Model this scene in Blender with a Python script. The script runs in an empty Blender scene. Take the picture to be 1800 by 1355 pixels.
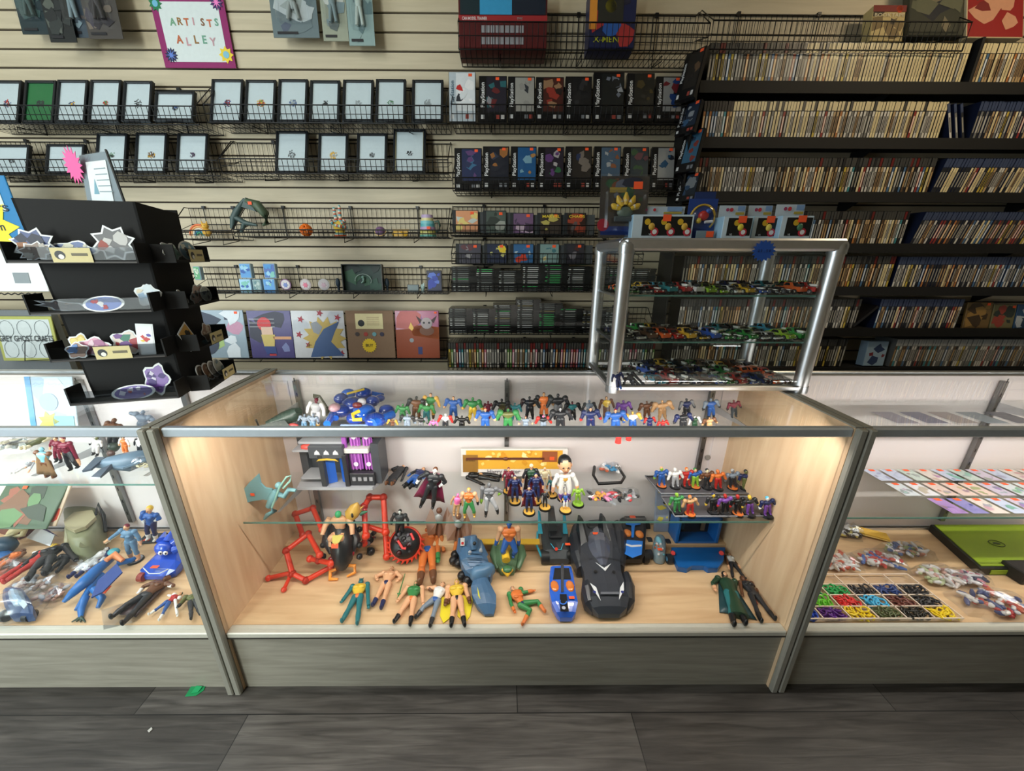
import bpy, math, random
import numpy as np
from mathutils import Vector, Matrix, Euler
random.seed(7)
SC = bpy.context.scene
COL = SC.collection
PI = math.pi

# ------------------------------------------------------------------ camera
F, PIT, ROL, YAW = 644.39, .3219, .0031, .0068
CAM = np.array([-.0195, -.8586, 1.3995]); CX, CY = 886.39, 666.70
_fw = np.array([math.sin(YAW)*math.cos(PIT), math.cos(YAW)*math.cos(PIT), -math.sin(PIT)])
_r = np.array([math.cos(YAW), -math.sin(YAW), 0.]); _u = np.cross(_r, _fw)
_r2 = _r*math.cos(ROL)+_u*math.sin(ROL); _u2 = np.cross(_r2, _fw)
cd = bpy.data.cameras.new('camera'); cam = bpy.data.objects.new('camera', cd); COL.objects.link(cam)
cd.sensor_fit = 'HORIZONTAL'; cd.sensor_width = 36; cd.lens = F/1800*36
cd.shift_x = (900-CX)/1800; cd.shift_y = (CY-677.5)/1800
cd.clip_start = .02; cd.clip_end = 100
cam.matrix_world = Matrix(((_r2[0], _u2[0], -_fw[0], CAM[0]), (_r2[1], _u2[1], -_fw[1], CAM[1]), (_r2[2], _u2[2], -_fw[2], CAM[2]), (0, 0, 0, 1)))
SC.camera = cam

def P(px, py, X=None, Y=None, Z=None):
    """where the sight line of a photograph pixel meets a plane of the room"""
    d = _fw+_r2*(px-CX)/F-_u2*(py-CY)/F
    i, v = (0, X) if X is not None else (1, Y) if Y is not None else (2, Z)
    t = (v-CAM[i])/d[i]
    return Vector((CAM+d*t).tolist())

# ------------------------------------------------------------------ view, world, lights
SC.view_settings.view_transform = 'Standard'; SC.view_settings.look = 'None'
SC.view_settings.exposure = 0.0; SC.view_settings.gamma = 1.0
SC.view_settings.use_curve_mapping = False
try:
    SC.cycles.transparent_max_bounces = 40; SC.cycles.max_bounces = 8
    SC.cycles.sample_clamp_indirect = 4
except Exception: pass
W = bpy.data.worlds.new('World'); SC.world = W; W.use_nodes = True
W.node_tree.nodes['Background'].inputs[0].default_value = (.62, .72, .85, 1)
W.node_tree.nodes['Background'].inputs[1].default_value = .6

def area(name, loc, target, sx, sy, power, col, spread=180):
    l = bpy.data.lights.new(name, 'AREA'); l.shape = 'RECTANGLE'; l.size = sx; l.size_y = sy
    l.energy = power; l.color = col; l.spread = math.radians(spread)
    o = bpy.data.objects.new(name, l); COL.objects.link(o); o.location = loc
    o.rotation_euler = (Vector(target)-Vector(loc)).to_track_quat('-Z', 'Y').to_euler()
    return o
# daylight through the shop window behind the camera on the left
area('window_daylight', (-2.1, -3.27, 1.75), (-1.4, 1.4, 1.6), .9, 1.9, 95, (.93, 1.0, .93))
area('added_side_light', (-4.14, -1.9, 1.6), (-1.2, 1.0, 1.0), 2.4, 2.2, 70, (.84, .95, 1.0))  # added side light that cools the left and reflects in the rails
# ceiling lights; the left one is an added fill light
area('added_fill_left', (-1.6, -.8, 2.93), (-1.5, -.6, 0), 1.1, .28, 15, (1, .97, .90))
area('ceiling_light_right', (2.35, .15, 2.93), (2.0, 1.3, 1.2), .6, .28, 17, (1, .80, .52))
# lamp strips under the front rail of each counter
for cxp, pw, colr in ((0, 8.0, (1, .91, .84)), (-1.835, 6.2, (.95, .97, 1)), (1.835, 7.2, (1, .93, .87))):
    area('counter_strip_light', (cxp, .035, .951), (cxp, .30, .42), 1.68, .012, pw, colr)

# ------------------------------------------------------------------ materials
def lin(c):
    c = c/255.
    return c/12.92 if c <= .04045 else ((c+.055)/1.055)**2.4
_M = {}
def M(c, rough=.45, metal=0., coat=0., alpha=1., bump=0., scale=60., var=.06, emit=0.):
    if isinstance(c, str): c = PAL[c]
    k = (tuple(c), rough, metal, coat, alpha, bump, scale, var, emit)
    if k in _M: return _M[k]
    m = bpy.data.materials.new('mat_%03d' % len(_M)); m.use_nodes = True
    nt = m.node_tree; b = nt.nodes['Principled BSDF']; L = nt.links.new
    col = (lin(c[0]), lin(c[1]), lin(c[2]), 1)
    tc = nt.nodes.new('ShaderNodeTexCoord'); n = nt.nodes.new('ShaderNodeTexNoise'); n.inputs['Scale'].default_value = scale
    n.inputs['Detail'].default_value = 3
    L(tc.outputs['Object'], n.inputs['Vector'])
    mx = nt.nodes.new('ShaderNodeMix'); mx.data_type = 'RGBA'
    mx.inputs[6].default_value = tuple(v*(1-var) for v in col[:3])+(1,)
    mx.inputs[7].default_value = tuple(min(1, v*(1+var)) for v in col[:3])+(1,)
    L(n.outputs['Fac'], mx.inputs[0]); L(mx.outputs[2], b.inputs['Base Color'])
    b.inputs['Roughness'].default_value = rough; b.inputs['Metallic'].default_value = metal
    b.inputs['Coat Weight'].default_value = coat; b.inputs['Alpha'].default_value = alpha
    if bump:
        bp = nt.nodes.new('ShaderNodeBump'); bp.inputs['Strength'].default_value = bump; bp.inputs['Distance'].default_value = .002
        L(n.outputs['Fac'], bp.inputs['Height']); L(bp.outputs[0], b.inputs['Normal'])
    if emit:
        b.inputs['Emission Color'].default_value = col; b.inputs['Emission Strength'].default_value = emit
    _M[k] = m
    return m

PAL = dict(black=(18, 19, 21), dark=(38, 40, 44), grey=(110, 112, 116), lgrey=(170, 172, 176), white=(232, 232, 230), cream=(226, 214, 178),
    red=(176, 42, 36), orange=(214, 116, 54), yellow=(222, 186, 62), green=(54, 128, 70), lime=(132, 176, 56), teal=(36, 112, 118), cyan=(88, 190, 226),
    blue=(42, 88, 160), navy=(30, 40, 84), purple=(112, 66, 150), pink=(236, 110, 168), brown=(104, 66, 42), tan=(190, 148, 104), skin=(222, 170, 130),
    olive=(96, 102, 58), dgreen=(34, 66, 46), maroon=(112, 28, 50), gold=(212, 164, 72), steel=(120, 134, 150), ldblue=(92, 128, 158), sky=(126, 182, 196))

def wood(name, c1, c2, scale=(1, 14, 14), rough=.45, axis_bump=.05):
    m = bpy.data.materials.new(name); m.use_nodes = True; nt = m.node_tree; b = nt.nodes['Principled BSDF']; L = nt.links.new
    tc = nt.nodes.new('ShaderNodeTexCoord'); mp = nt.nodes.new('ShaderNodeMapping'); mp.inputs['Scale'].default_value = scale
    n = nt.nodes.new('ShaderNodeTexNoise'); n.inputs['Scale'].default_value = 3; n.inputs['Detail'].default_value = 8; n.inputs['Distortion'].default_value = .6
    r = nt.nodes.new('ShaderNodeValToRGB'); r.color_ramp.elements[0].position = .3; r.color_ramp.elements[1].position = .72
    r.color_ramp.elements[0].color = tuple(lin(v) for v in c1)+(1,); r.color_ramp.elements[1].color = tuple(lin(v) for v in c2)+(1,)
    L(tc.outputs['Object'], mp.inputs[0]); L(mp.outputs[0], n.inputs['Vector']); L(n.outputs['Fac'], r.inputs[0]); L(r.outputs[0], b.inputs['Base Color'])
    bp = nt.nodes.new('ShaderNodeBump'); bp.inputs['Strength'].default_value = axis_bump; bp.inputs['Distance'].default_value = .001
    L(n.outputs['Fac'], bp.inputs['Height']); L(bp.outputs[0], b.inputs['Normal']); b.inputs['Roughness'].default_value = rough
    return m
MAPLE = wood('maple_laminate', (204, 166, 126), (228, 196, 154), (1.2, 10, 10), .35)
MAPLE_V = wood('maple_laminate_vertical', (206, 172, 136), (226, 198, 162), (10, 10, 1.0), .35)
KICK = wood('grey_laminate', (136, 132, 120), (160, 156, 144), (1.5, 14, 20), .5)
SLAT = wood('slatwall_laminate', (186, 174, 148), (204, 192, 166), (.7, 6, 9), .5)

def floor_mat():
    m = bpy.data.materials.new('plank_floor'); m.use_nodes = True; nt = m.node_tree; b = nt.nodes['Principled BSDF']; L = nt.links.new
    tc = nt.nodes.new('ShaderNodeTexCoord')
    mp = nt.nodes.new('ShaderNodeMapping'); mp.inputs['Location'].default_value = (-.40, .075, 0)
    br = nt.nodes.new('ShaderNodeTexBrick'); br.inputs['Scale'].default_value = 1; br.inputs['Brick Width'].default_value = 1.235
    br.inputs['Row Height'].default_value = .178; br.inputs['Mortar Size'].default_value = .0016; br.offset = .298; br.inputs['Bias'].default_value = 0
    br.inputs['Color1'].default_value = (lin(70), lin(66), lin(63), 1); br.inputs['Color2'].default_value = (lin(122), lin(118), lin(114), 1)
    br.inputs['Mortar'].default_value = (.006, .006, .006, 1)
    L(tc.outputs['Object'], mp.inputs[0]); L(mp.outputs[0], br.inputs['Vector'])
    m2 = nt.nodes.new('ShaderNodeMapping'); m2.inputs['Scale'].default_value = (1.4, 22, 1)
    n = nt.nodes.new('ShaderNodeTexNoise'); n.inputs['Scale'].default_value = 3; n.inputs['Detail'].default_value = 9; n.inputs['Distortion'].default_value = .8
    L(tc.outputs['Object'], m2.inputs[0]); L(m2.outputs[0], n.inputs['Vector'])
    r = nt.nodes.new('ShaderNodeValToRGB'); r.color_ramp.elements[0].position = .28; r.color_ramp.elements[1].position = .75
    r.color_ramp.elements[0].color = (.30, .29, .28, 1); r.color_ramp.elements[1].color = (1.25, 1.25, 1.25, 1)
    L(n.outputs['Fac'], r.inputs[0])
    m3 = nt.nodes.new('ShaderNodeMapping'); m3.inputs['Scale'].default_value = (.9, 3.4, 1)
    n3 = nt.nodes.new('ShaderNodeTexNoise'); n3.inputs['Scale'].default_value = 2.6; n3.inputs['Detail'].default_value = 4
    L(tc.outputs['Object'], m3.inputs[0]); L(m3.outputs[0], n3.inputs['Vector'])
    r3 = nt.nodes.new('ShaderNodeValToRGB'); r3.color_ramp.elements[0].position = .3; r3.color_ramp.elements[1].position = .62
    r3.color_ramp.elements[0].color = (.45, .43, .42, 1); r3.color_ramp.elements[1].color = (1, 1, 1, 1)
    L(n3.outputs['Fac'], r3.inputs[0])
    a = nt.nodes.new('ShaderNodeMix'); a.data_type = 'RGBA'; a.blend_type = 'MULTIPLY'; a.inputs[0].default_value = 1
    L(br.outputs['Color'], a.inputs[6]); L(r.outputs[0], a.inputs[7])
    c = nt.nodes.new('ShaderNodeMix'); c.data_type = 'RGBA'; c.blend_type = 'MULTIPLY'; c.inputs[0].default_value = 1
    L(a.outputs[2], c.inputs[6]); L(r3.outputs[0], c.inputs[7]); L(c.outputs[2], b.inputs['Base Color'])
    b.inputs['Roughness'].default_value = .42
    bp = nt.nodes.new('ShaderNodeBump'); bp.inputs['Strength'].default_value = .25; bp.inputs['Distance'].default_value = .002
    L(n.outputs['Fac'], bp.inputs['Height']); L(bp.outputs[0], b.inputs['Normal'])
    return m

def glass(name, tint, base=.04, maxr=.5, rough=0.0):
    m = bpy.data.materials.new(name); m.use_nodes = True; nt = m.node_tree; nt.nodes.remove(nt.nodes['Principled BSDF'])
    out = nt.nodes['Material Output']; L = nt.links.new
    t = nt.nodes.new('ShaderNodeBsdfTransparent'); t.inputs[0].default_value = tint+(1,)
    g = nt.nodes.new('ShaderNodeBsdfGlossy'); g.inputs['Roughness'].default_value = rough; g.inputs[0].default_value = (.95, .97, 1, 1)
    lw = nt.nodes.new('ShaderNodeLayerWeight'); lw.inputs[0].default_value = .5
    pw = nt.nodes.new('ShaderNodeMath'); pw.operation = 'POWER'; pw.inputs[1].default_value = 4
    ml = nt.nodes.new('ShaderNodeMath'); ml.operation = 'MULTIPLY_ADD'; ml.inputs[1].default_value = maxr; ml.inputs[2].default_value = base
    L(lw.outputs['Facing'], pw.inputs[0]); L(pw.outputs[0], ml.inputs[0])
    mx = nt.nodes.new('ShaderNodeMixShader'); L(ml.outputs[0], mx.inputs[0]); L(t.outputs[0], mx.inputs[1]); L(g.outputs[0], mx.inputs[2]); L(mx.outputs[0], out.inputs[0])
    return m
GLASS = glass('clear_glass', (.975, .99, .985), .018, .30)
GLASS_E = M((96, 140, 128), .2, alpha=.75)
PLASTIC = glass('clear_plastic', (.97, .975, .98), .05, .4, .06)
BAG = glass('clear_bag', (.93, .94, .95), .10, .5, .22)
METAL = M((196, 200, 206), .28, 1.0)
ALU = M((206, 208, 212), .34, 1.0)
BLK = M((14, 14, 15), .4)
WIRE = M((16, 16, 18), .35, .3)
STK = M((250, 92, 44), .6)

# ------------------------------------------------------------------ mesh builder
class MB:
    def __init__(s): s.v = []; s.f = []; s.mi = []; s.sm = []; s.mats = []; s.X = None
    def _m(s, m):
        if not isinstance(m, bpy.types.Material): m = M(m)
        if m not in s.mats: s.mats.append(m)
        return s.mats.index(m)
    def add(s, vs, fs, mat, smooth=False):
        i = len(s.v); k = s._m(mat)
        if s.X is not None: vs = [s.X @ Vector(v) for v in vs]
        s.v += [tuple(v) for v in vs]
        for f in fs: s.f.append([j+i for j in f]); s.mi.append(k); s.sm.append(smooth)
        return s
    def box(s, c, d, mat, R=None, taper=1., bev=0.):
        x, y, z = d[0]/2, d[1]/2, d[2]/2
        if bev and min(x, y, z) > bev*1.05:
            b = bev; vs = []; fs = []
            for sx in (-1, 1):
                for sy in (-1, 1):
                    for sz in (-1, 1):
                        vs += [(sx*x, sy*(y-b), sz*(z-b)), (sx*(x-b), sy*y, sz*(z-b)), (sx*(x-b), sy*(y-b), sz*z)]
            def I(sx, sy, sz, a): return ((sx > 0)*4+(sy > 0)*2+(sz > 0))*3+a
            for q in (-1, 1):
                fs += [[I(q, -1, -1, 0), I(q, 1, -1, 0), I(q, 1, 1, 0), I(q, -1, 1, 0)], [I(-1, q, -1, 1), I(1, q, -1, 1), I(1, q, 1, 1), I(-1, q, 1, 1)],
                       [I(-1, -1, q, 2), I(1, -1, q, 2), I(1, 1, q, 2), I(-1, 1, q, 2)]]
            for a in (-1, 1):
                for c2 in (-1, 1):
                    fs += [[I(a, c2, -1, 0), I(a, c2, 1, 0), I(a, c2, 1, 1), I(a, c2, -1, 1)], [I(a, -1, c2, 0), I(a, 1, c2, 0), I(a, 1, c2, 2), I(a, -1, c2, 2)],
                           [I(-1, a, c2, 1), I(1, a, c2, 1), I(1, a, c2, 2), I(-1, a, c2, 2)]]
                    for e in (-1, 1): fs.append([I(a, c2, e, 0), I(a, c2, e, 1), I(a, c2, e, 2)])
        else:
            t = taper
            vs = [(-x, -y, -z), (x, -y, -z), (x, y, -z), (-x, y, -z), (-x*t, -y*t, z), (x*t, -y*t, z), (x*t, y*t, z), (-x*t, y*t, z)]
            fs = [[0, 3, 2, 1], [4, 5, 6, 7], [0, 1, 5, 4], [1, 2, 6, 5], [2, 3, 7, 6], [3, 0, 4, 7]]
        if R is not None: vs = [R @ Vector(v) for v in vs]
        c = Vector(c)
        return s.add([Vector(v)+c for v in vs], fs, mat)
    def bx(s, x0, x1, y0, y1, z0, z1, mat, bev=0.):
        return s.box(((x0+x1)/2, (y0+y1)/2, (z0+z1)/2), (abs(x1-x0), abs(y1-y0), abs(z1-z0)), mat, bev=bev)
    def cyl(s, a, b, r0, r1, mat, n=8, cap=True):
        a = Vector(a); b = Vector(b); d = b-a
        if d.length < 1e-7: return s
        q = d.to_track_quat('Z', 'Y'); vs = []
        for p, r in ((a, r0), (b, r1)):
            for i in range(n):
                t = 2*PI*i/n; vs.append(p+q @ Vector((r*math.cos(t), r*math.sin(t), 0)))
        s.add(vs, [[i, (i+1) % n, n+(i+1) % n, n+i] for i in range(n)], mat, True)
        if cap: s.add(vs, [list(range(n-1, -1, -1)), list(range(n, 2*n))], mat)
        return s
    def ell(s, c, r, mat, n=10, m=7, R=None):
        if not hasattr(r, '__len__'): r = (r, r, r)
        c = Vector(c); vs = []; fs = []
        for j in range(1, m):
            th = PI*j/m
            for i in range(n):
                ph = 2*PI*i/n; vs.append(Vector((r[0]*math.sin(th)*math.cos(ph), r[1]*math.sin(th)*math.sin(ph), r[2]*math.cos(th))))
        vs += [Vector((0, 0, r[2])), Vector((0, 0, -r[2]))]; T = len(vs)-2
        for j in range(m-2):
            for i in range(n): fs.append([j*n+i, (j+1)*n+i, (j+1)*n+(i+1) % n, j*n+(i+1) % n])
        for i in range(n): fs.append([T, i, (i+1) % n]); fs.append([T+1, (m-2)*n+(i+1) % n, (m-2)*n+i])
        if R is not None: vs = [R @ v for v in vs]
        return s.add([v+c for v in vs], fs, mat, True)
    def tube(s, pts, r, mat, n=5, closed=False):
        pts = [Vector(p) for p in pts]; K = len(pts); vs = []; fs = []
        rr = r if hasattr(r, '__len__') else [r]*K
        for k, p in enumerate(pts):
            if closed: d = pts[(k+1) % K]-pts[k-1]
            else: d = pts[min(k+1, K-1)]-pts[max(k-1, 0)]
            if d.length < 1e-9: d = Vector((0, 0, 1))
            q = d.to_track_quat('Z', 'Y')
            for i in range(n):
                t = 2*PI*i/n; vs.append(p+q @ Vector((rr[k]*math.cos(t), rr[k]*math.sin(t), 0)))
        for k in range(K if closed else K-1):
            a, b = k*n, ((k+1) % K)*n
            for i in range(n): fs.append([a+i, a+(i+1) % n, b+(i+1) % n, b+i])
        s.add(vs, fs, mat, True)
        if not closed: s.add(vs, [list(range(n-1, -1, -1)), list(range((K-1)*n, K*n))], mat)
        return s
    def prism(s, pts, n, th, mat, side=None):
        """pts: planar 3-D outline; extruded by th along -n"""
        pts = [Vector(p) for p in pts]; n = Vector(n).normalized(); K = len(pts)
        vs = pts+[p-n*th for p in pts]
        s.add(vs, [list(range(K)), list(range(2*K-1, K-1, -1))], mat)
        s.add(vs, [[i, K+i, K+(i+1) % K, (i+1) % K] for i in range(K)], side or mat)
        return s
    def poly(s, o, u, v, pts, mat, th=.0004, side=None):
        o, u, v = Vector(o), Vector(u), Vector(v); n = u.cross(v)
        return s.prism([o+u*a+v*b for a, b in pts], n, th, mat, side)
    def rect(s, o, u, v, x0, y0, x1, y1, mat, th=.0004):
        return s.poly(o, u, v, [(x0, y0), (x1, y0), (x1, y1), (x0, y1)], mat, th)
    def disc(s, o, u, v, cx, cy, r, mat, th=.0004, n=14, ry=None):
        ry = ry or r
        return s.poly(o, u, v, [(cx+r*math.cos(2*PI*i/n), cy+ry*math.sin(2*PI*i/n)) for i in range(n)], mat, th)
    def star(s, o, u, v, cx, cy, r0, r1, n, mat, th=.0006, ph=0., ry=1.):
        return s.poly(o, u, v, [(cx+(r0 if i % 2 else r1)*math.cos(PI*i/n+ph), cy+ry*(r0 if i % 2 else r1)*math.sin(PI*i/n+ph)) for i in range(2*n)], mat, th)
    def text(s, txt, o, u, v, cx, cy, h, mat, w=None, th=.0004, lift=.0006):
        vs, fs, tw = textpoly(txt)
        o, u, v = Vector(o), Vector(u).normalized(), Vector(v).normalized(); n = u.cross(v)
        k = h/.7; kx = k if w is None else w/max(tw, .01)
        return s.add([o+u*(cx+a*kx)+v*(cy+b*k)+n*lift for a, b in vs], fs, mat)
    def build(s, name, parent=None, org=None, label=None, kind=None):
        me = bpy.data.meshes.new(name)
        if org is None:
            if parent is not None and parent.get('_w') is not None: org = Vector(parent['_w'])
            elif parent is not None: org = Vector((0, 0, 0))
            else:
                a = np.array([tuple(v) for v in s.v]); org = Vector(((a[:, 0].min()+a[:, 0].max())/2, (a[:, 1].min()+a[:, 1].max())/2, a[:, 2].min()))
        org = Vector(org)
        me.from_pydata([(v[0]-org[0], v[1]-org[1], v[2]-org[2]) for v in s.v], [], s.f)
        for m in s.mats: me.materials.append(m)
        me.polygons.foreach_set('material_index', s.mi); me.polygons.foreach_set('use_smooth', s.sm); me.update()
        o = bpy.data.objects.new(name, me); COL.objects.link(o)
        if parent is not None:
            o.parent = parent
            if parent.get('_w') is not None: o['_w'] = tuple(org); o.location = (0, 0, 0)
        else: o.location = org; o['_w'] = tuple(org)
        if label: o['label'] = label
        if kind: o['kind'] = kind
        return o
_T = {}
def textpoly(t, bold=.012):
    if t not in _T:
        c = bpy.data.curves.new('t', 'FONT'); c.body = t; c.size = 1; c.align_x = 'CENTER'; c.align_y = 'CENTER'; c.resolution_u = 2; c.offset = .03 if len(t) == 1 else .012
        o = bpy.data.objects.new('t', c); COL.objects.link(o)
        dg = bpy.context.evaluated_depsgraph_get(); me = o.evaluated_get(dg).to_mesh()
        vs = [(v.co.x, v.co.y) for v in me.vertices]; fs = [list(p.vertices) for p in me.polygons]
        w = (max(a for a, b in vs)-min(a for a, b in vs)) if vs else 1
        _T[t] = (vs, fs, w); o.evaluated_get(dg).to_mesh_clear(); bpy.data.objects.remove(o); bpy.data.curves.remove(c)
    return _T[t]

def thing(name, label, cat, loc, group=None):
    o = bpy.data.objects.new(name, None); COL.objects.link(o); o.empty_display_size = .05; o.location = loc
    o['_w'] = tuple(loc); o['label'] = label; o['category'] = cat
    if group: o['group'] = group
    return o
def tag(o, label, cat, group=None, kind=None):
    o['label'] = label; o['category'] = cat
    if group: o['group'] = group
    if kind: o['kind'] = kind
    return o
def clone(o, loc, rz=0., label=None, group=None):
    c = o.copy(); COL.objects.link(c); c.location = loc; c.rotation_euler = (0, 0, rz)
    if label: c['label'] = label
    if group: c['group'] = group
    for ch in o.children:
        d = ch.copy(); COL.objects.link(d); d.parent = c
        for g in ch.children:
            e = g.copy(); COL.objects.link(e); e.parent = d
    return c
def struct(o): o['kind'] = 'structure'; return o
def rot(ax, a): return Matrix.Rotation(a, 3, ax)
EX, EY, EZ = Vector((1, 0, 0)), Vector((0, 1, 0)), Vector((0, 0, 1))

# ------------------------------------------------------------------ room
WY = 1.39
m = MB(); m.bx(-4.2, 4.2, -3.3, WY+.06, -.06, 0, floor_mat()); struct(m.build('floor', org=(0, 0, 0)))
m = MB(); m.bx(-4.2, 4.2, -3.3, WY+.06, 2.97, 3.03, M((214, 212, 204), .9, scale=8)); struct(m.build('ceiling', org=(0, 0, 2.97)))
z0 = P(700, 22.6, Y=WY).z
m = MB(); dk = M((52, 42, 32), .8)
m.bx(-4.2, 4.2, WY+.012, WY+.06, 0, 2.97, dk)
z = z0-.0762*33
while z < 2.97:
    a, b = max(0, z+.0045), min(2.97, z+.0762-.0045)
    if b > a: m.bx(-4.2, 4.2, WY, WY+.0125, a, b, SLAT)
    z += .0762
struct(m.build('wall_back', org=(0, WY, 0)))
pt = M((202, 200, 190), .85, scale=6)
m = MB(); m.bx(-4.26, -4.2, -.65, WY+.06, 0, 2.97, pt); m.bx(-4.26, -4.2, -3.3, -.65, 0, .45, pt); m.bx(-4.26, -4.2, -3.3, -.65, 2.75, 2.97, pt); m.bx(-4.26, -4.2, -3.3, -3.15, .45, 2.75, pt); struct(m.build('wall_left', org=(-4.2, 0, 0)))
m = MB(); m.bx(4.2, 4.26, -3.3, WY+.06, 0, 2.97, pt); struct(m.build('wall_right', org=(4.2, 0, 0)))
m = MB()
m.bx(-4.2, -2.62, -3.36, -3.3, 0, 2.97, pt); m.bx(-1.58, 4.2, -3.36, -3.3, 0, 2.97, pt)
m.bx(-2.62, -1.58, -3.36, -3.3, 0, .7, pt); m.bx(-2.62, -1.58, -3.36, -3.3, 2.75, 2.97, pt)
struct(m.build('wall_front', org=(0, -3.3, 0)))
fr = M((60, 62, 64), .4, .6)
m = MB()
for x in (-2.6, -1.6): m.bx(x-.02, x+.02, -3.35, -3.31, .7, 2.75, fr)
for z in (.72, 2.73): m.bx(-2.62, -1.58, -3.349, -3.311, z-.02, z+.02, fr)
w1 = MB(); w1.bx(-2.58, -1.62, -3.334, -3.326, .74, 2.71, GLASS)
fo = struct(m.build('window_1', org=(-2.1, -3.33, .7))); w1.build('window_pane', fo, org=(-2.1, -3.33, .7))
m = MB()
for y in (-3.13, -1.9, -.67): m.bx(-4.25, -4.21, y-.02, y+.02, .45, 2.75, fr)
w1 = MB(); w1.bx(-4.234, -4.226, -3.11, -.69, .47, 2.73, GLASS)
fo = struct(m.build('added_side_window', org=(-4.23, -1.9, .45))); w1.build('window_pane', fo, org=(-4.23, -1.9, .45))  # unseen window added around the side light
m = MB(); m.bx(-1.2, 4.2, -1.62, -1.5, 0, 2.97, pt); struct(m.build('added_shade_wall', org=(1.6, -1.56, 0)))  # unseen wall added to block window light from the right side
# fixtures for the ceiling lights; the left one is added with its fill
for i, (x, y, sx, lb) in enumerate(((-1.6, -.8, 1.2, 'long white fixture added for fill light above the left counters'), (2.35, .15, .7, 'short warm ceiling light above the right shelves'))):
    t = thing('ceiling_light', lb, 'ceiling light', (x, y, 2.935))
    m = MB(); m.bx(x-sx/2, x+sx/2, y-.17, y-.15, 2.935, 2.97, ALU); m.bx(x-sx/2, x+sx/2, y+.15, y+.17, 2.935, 2.97, ALU)
    m.bx(x-sx/2, x-sx/2+.02, y-.15, y+.15, 2.935, 2.97, ALU); m.bx(x+sx/2-.02, x+sx/2, y-.15, y+.15, 2.935, 2.97, ALU); m.build('light_frame', t)
    m = MB(); m.bx(x-sx/2+.02, x+sx/2-.02, y-.15, y+.15, 2.95, 2.969, M((255, 240, 214), .5, emit=1.5)); m.build('diffuser', t)

# ------------------------------------------------------------------ counters
EDGE = M((150, 148, 138), .42, .1); EDGE_D = wood('edge_brown', (92, 80, 62), (110, 96, 76), (10, 10, 2), .5)
PANEL = M((226, 218, 218), .4, scale=5, var=.02)
DECK = .262
def counter(cx, label, shelves, stds, jamb):
    t = thing('display_counter', label, 'display counter', (cx, .26, 0)); HW = .914
    for s in (-1, 1):
        m = MB(); x1 = cx+s*HW; x0 = x1-s*.018
        m.bx(min(x0, x1), max(x0, x1), -.004, .515, 0, .982, MAPLE_V)
        m.build('side_panel', t)
        m = MB(); m.bx(min(x0, x1)-.001, max(x0, x1)+.001, -.022, -.004, 0, .984, EDGE, .003); m.bx(min(x0, x1)-.001, max(x0, x1)+.001, -.004, .515, .982, .986, EDGE)
        m.build('edge_strip', t)
    a, b = cx-HW+.018, cx+HW-.018
    m = MB(); m.bx(a, b, .006, .022, .0, .244, KICK); m.build('kick_panel', t)
    m = MB(); m.bx(a, b, -.006, .026, .244, DECK+.002, M((206, 204, 192), .4, .2), .003); m.bx(a, b, -.0065, -.005, .240, .2445, M((50, 46, 40), .6)); m.build('lower_rail', t)
    m = MB(); m.bx(a, b, .026, .34 if jamb else .47, DECK-.018, DECK, MAPLE); m.build('deck', t)
    m = MB(); jz = .030 if jamb else .0
    if jamb: m.bx(a, b, .34, .47, DECK-.018, DECK+.030, MAPLE)
    m.bx(a, b, .456, .460, DECK+jz, DECK+jz+.010, METAL); m.bx(a, b, .466, .470, DECK+jz, DECK+jz+.012, METAL); m.build('door_track', t)
    m = MB(); m.bx(a, b, .47, .490, 0, .972, PANEL)
    m.bx(a, a+.06, .464, .470, DECK+.04, .95, PANEL); m.bx(b-.06, b, .464, .470, DECK+.04, .95, PANEL)
    m.build('back_panel', t)
    for sx in (-.33, .36):
        m = MB(); m.cyl((cx+sx*2.3, .4685, .62), (cx+sx*2.3, .463, .62), .011, .011, M((150, 146, 142), .5), 14); m.build('finger_pull', t)
    m = MB(); m.bx(a, b, -.004, .016, .954, .981, M((196, 206, 216), .42, .7), .004); m.build('top_rail', t)
    m = MB(); m.bx(a, b, .497, .515, .954, .981, ALU, .003); m.build('rear_rail', t)
    m = MB(); m.bx(a, b, .018, .496, .972, .978, GLASS); m.build('top_glass', t)
    m = MB(); m.bx(a, b, .006, .011, DECK+.002, .956, GLASS); m.build('front_glass', t)
    m = MB(); m.cyl((a+.05, .027, .962), (b-.05, .027, .962), .007, .007, M((255, 244, 226), .5, emit=2.2), 8); m.build('lamp_tube', t)
    for sx in stds:
        m = MB(); m.bx(cx+sx-.009, cx+sx+.009, .452, .466, DECK+.05, .955, M((132, 132, 132), .32, .9))
        for k in range(11): m.bx(cx+sx-.002, cx+sx+.002, .4514, .4522, DECK+.09+k*.06, DECK+.105+k*.06, BLK)
        m.build('shelf_standard', t)
    for z, y0, y1 in shelves:
        m = MB(); m.bx(cx-.875, cx+.875, y0+.0015, y1, z-.006, z, GLASS); m.bx(cx-.875, cx+.875, y0, y0+.0015, z-.006, z, GLASS_E); sh = m.build('glass_shelf', t)
        for sx in stds:
            m = MB(); m.prism([(cx+sx+.0015, y1, z-.008), (cx+sx+.0015, y1, z-.042), (cx+sx+.0015, y0+.07, z-.016), (cx+sx+.0015, y0+.06, z-.008)], (1, 0, 0), .003, METAL)
            m.build('shelf_bracket', sh)
    return t
CS = [counter(0, 'middle wood and glass display counter full of action figures', [(.565, .147, .447), (.88, .17, .447)], (-.80, 0, .79), 1),
      counter(-1.835, 'left glass display counter under the black sticker rack', [(.70, .165, .447)], (-.8, .22, .60), 0),
      counter(1.835, 'right glass display counter with sleeved games and rubber charms', [(.578, .15, .447), (.88, .17, .447)], (-.8, .07, .8), 0)]
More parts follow.
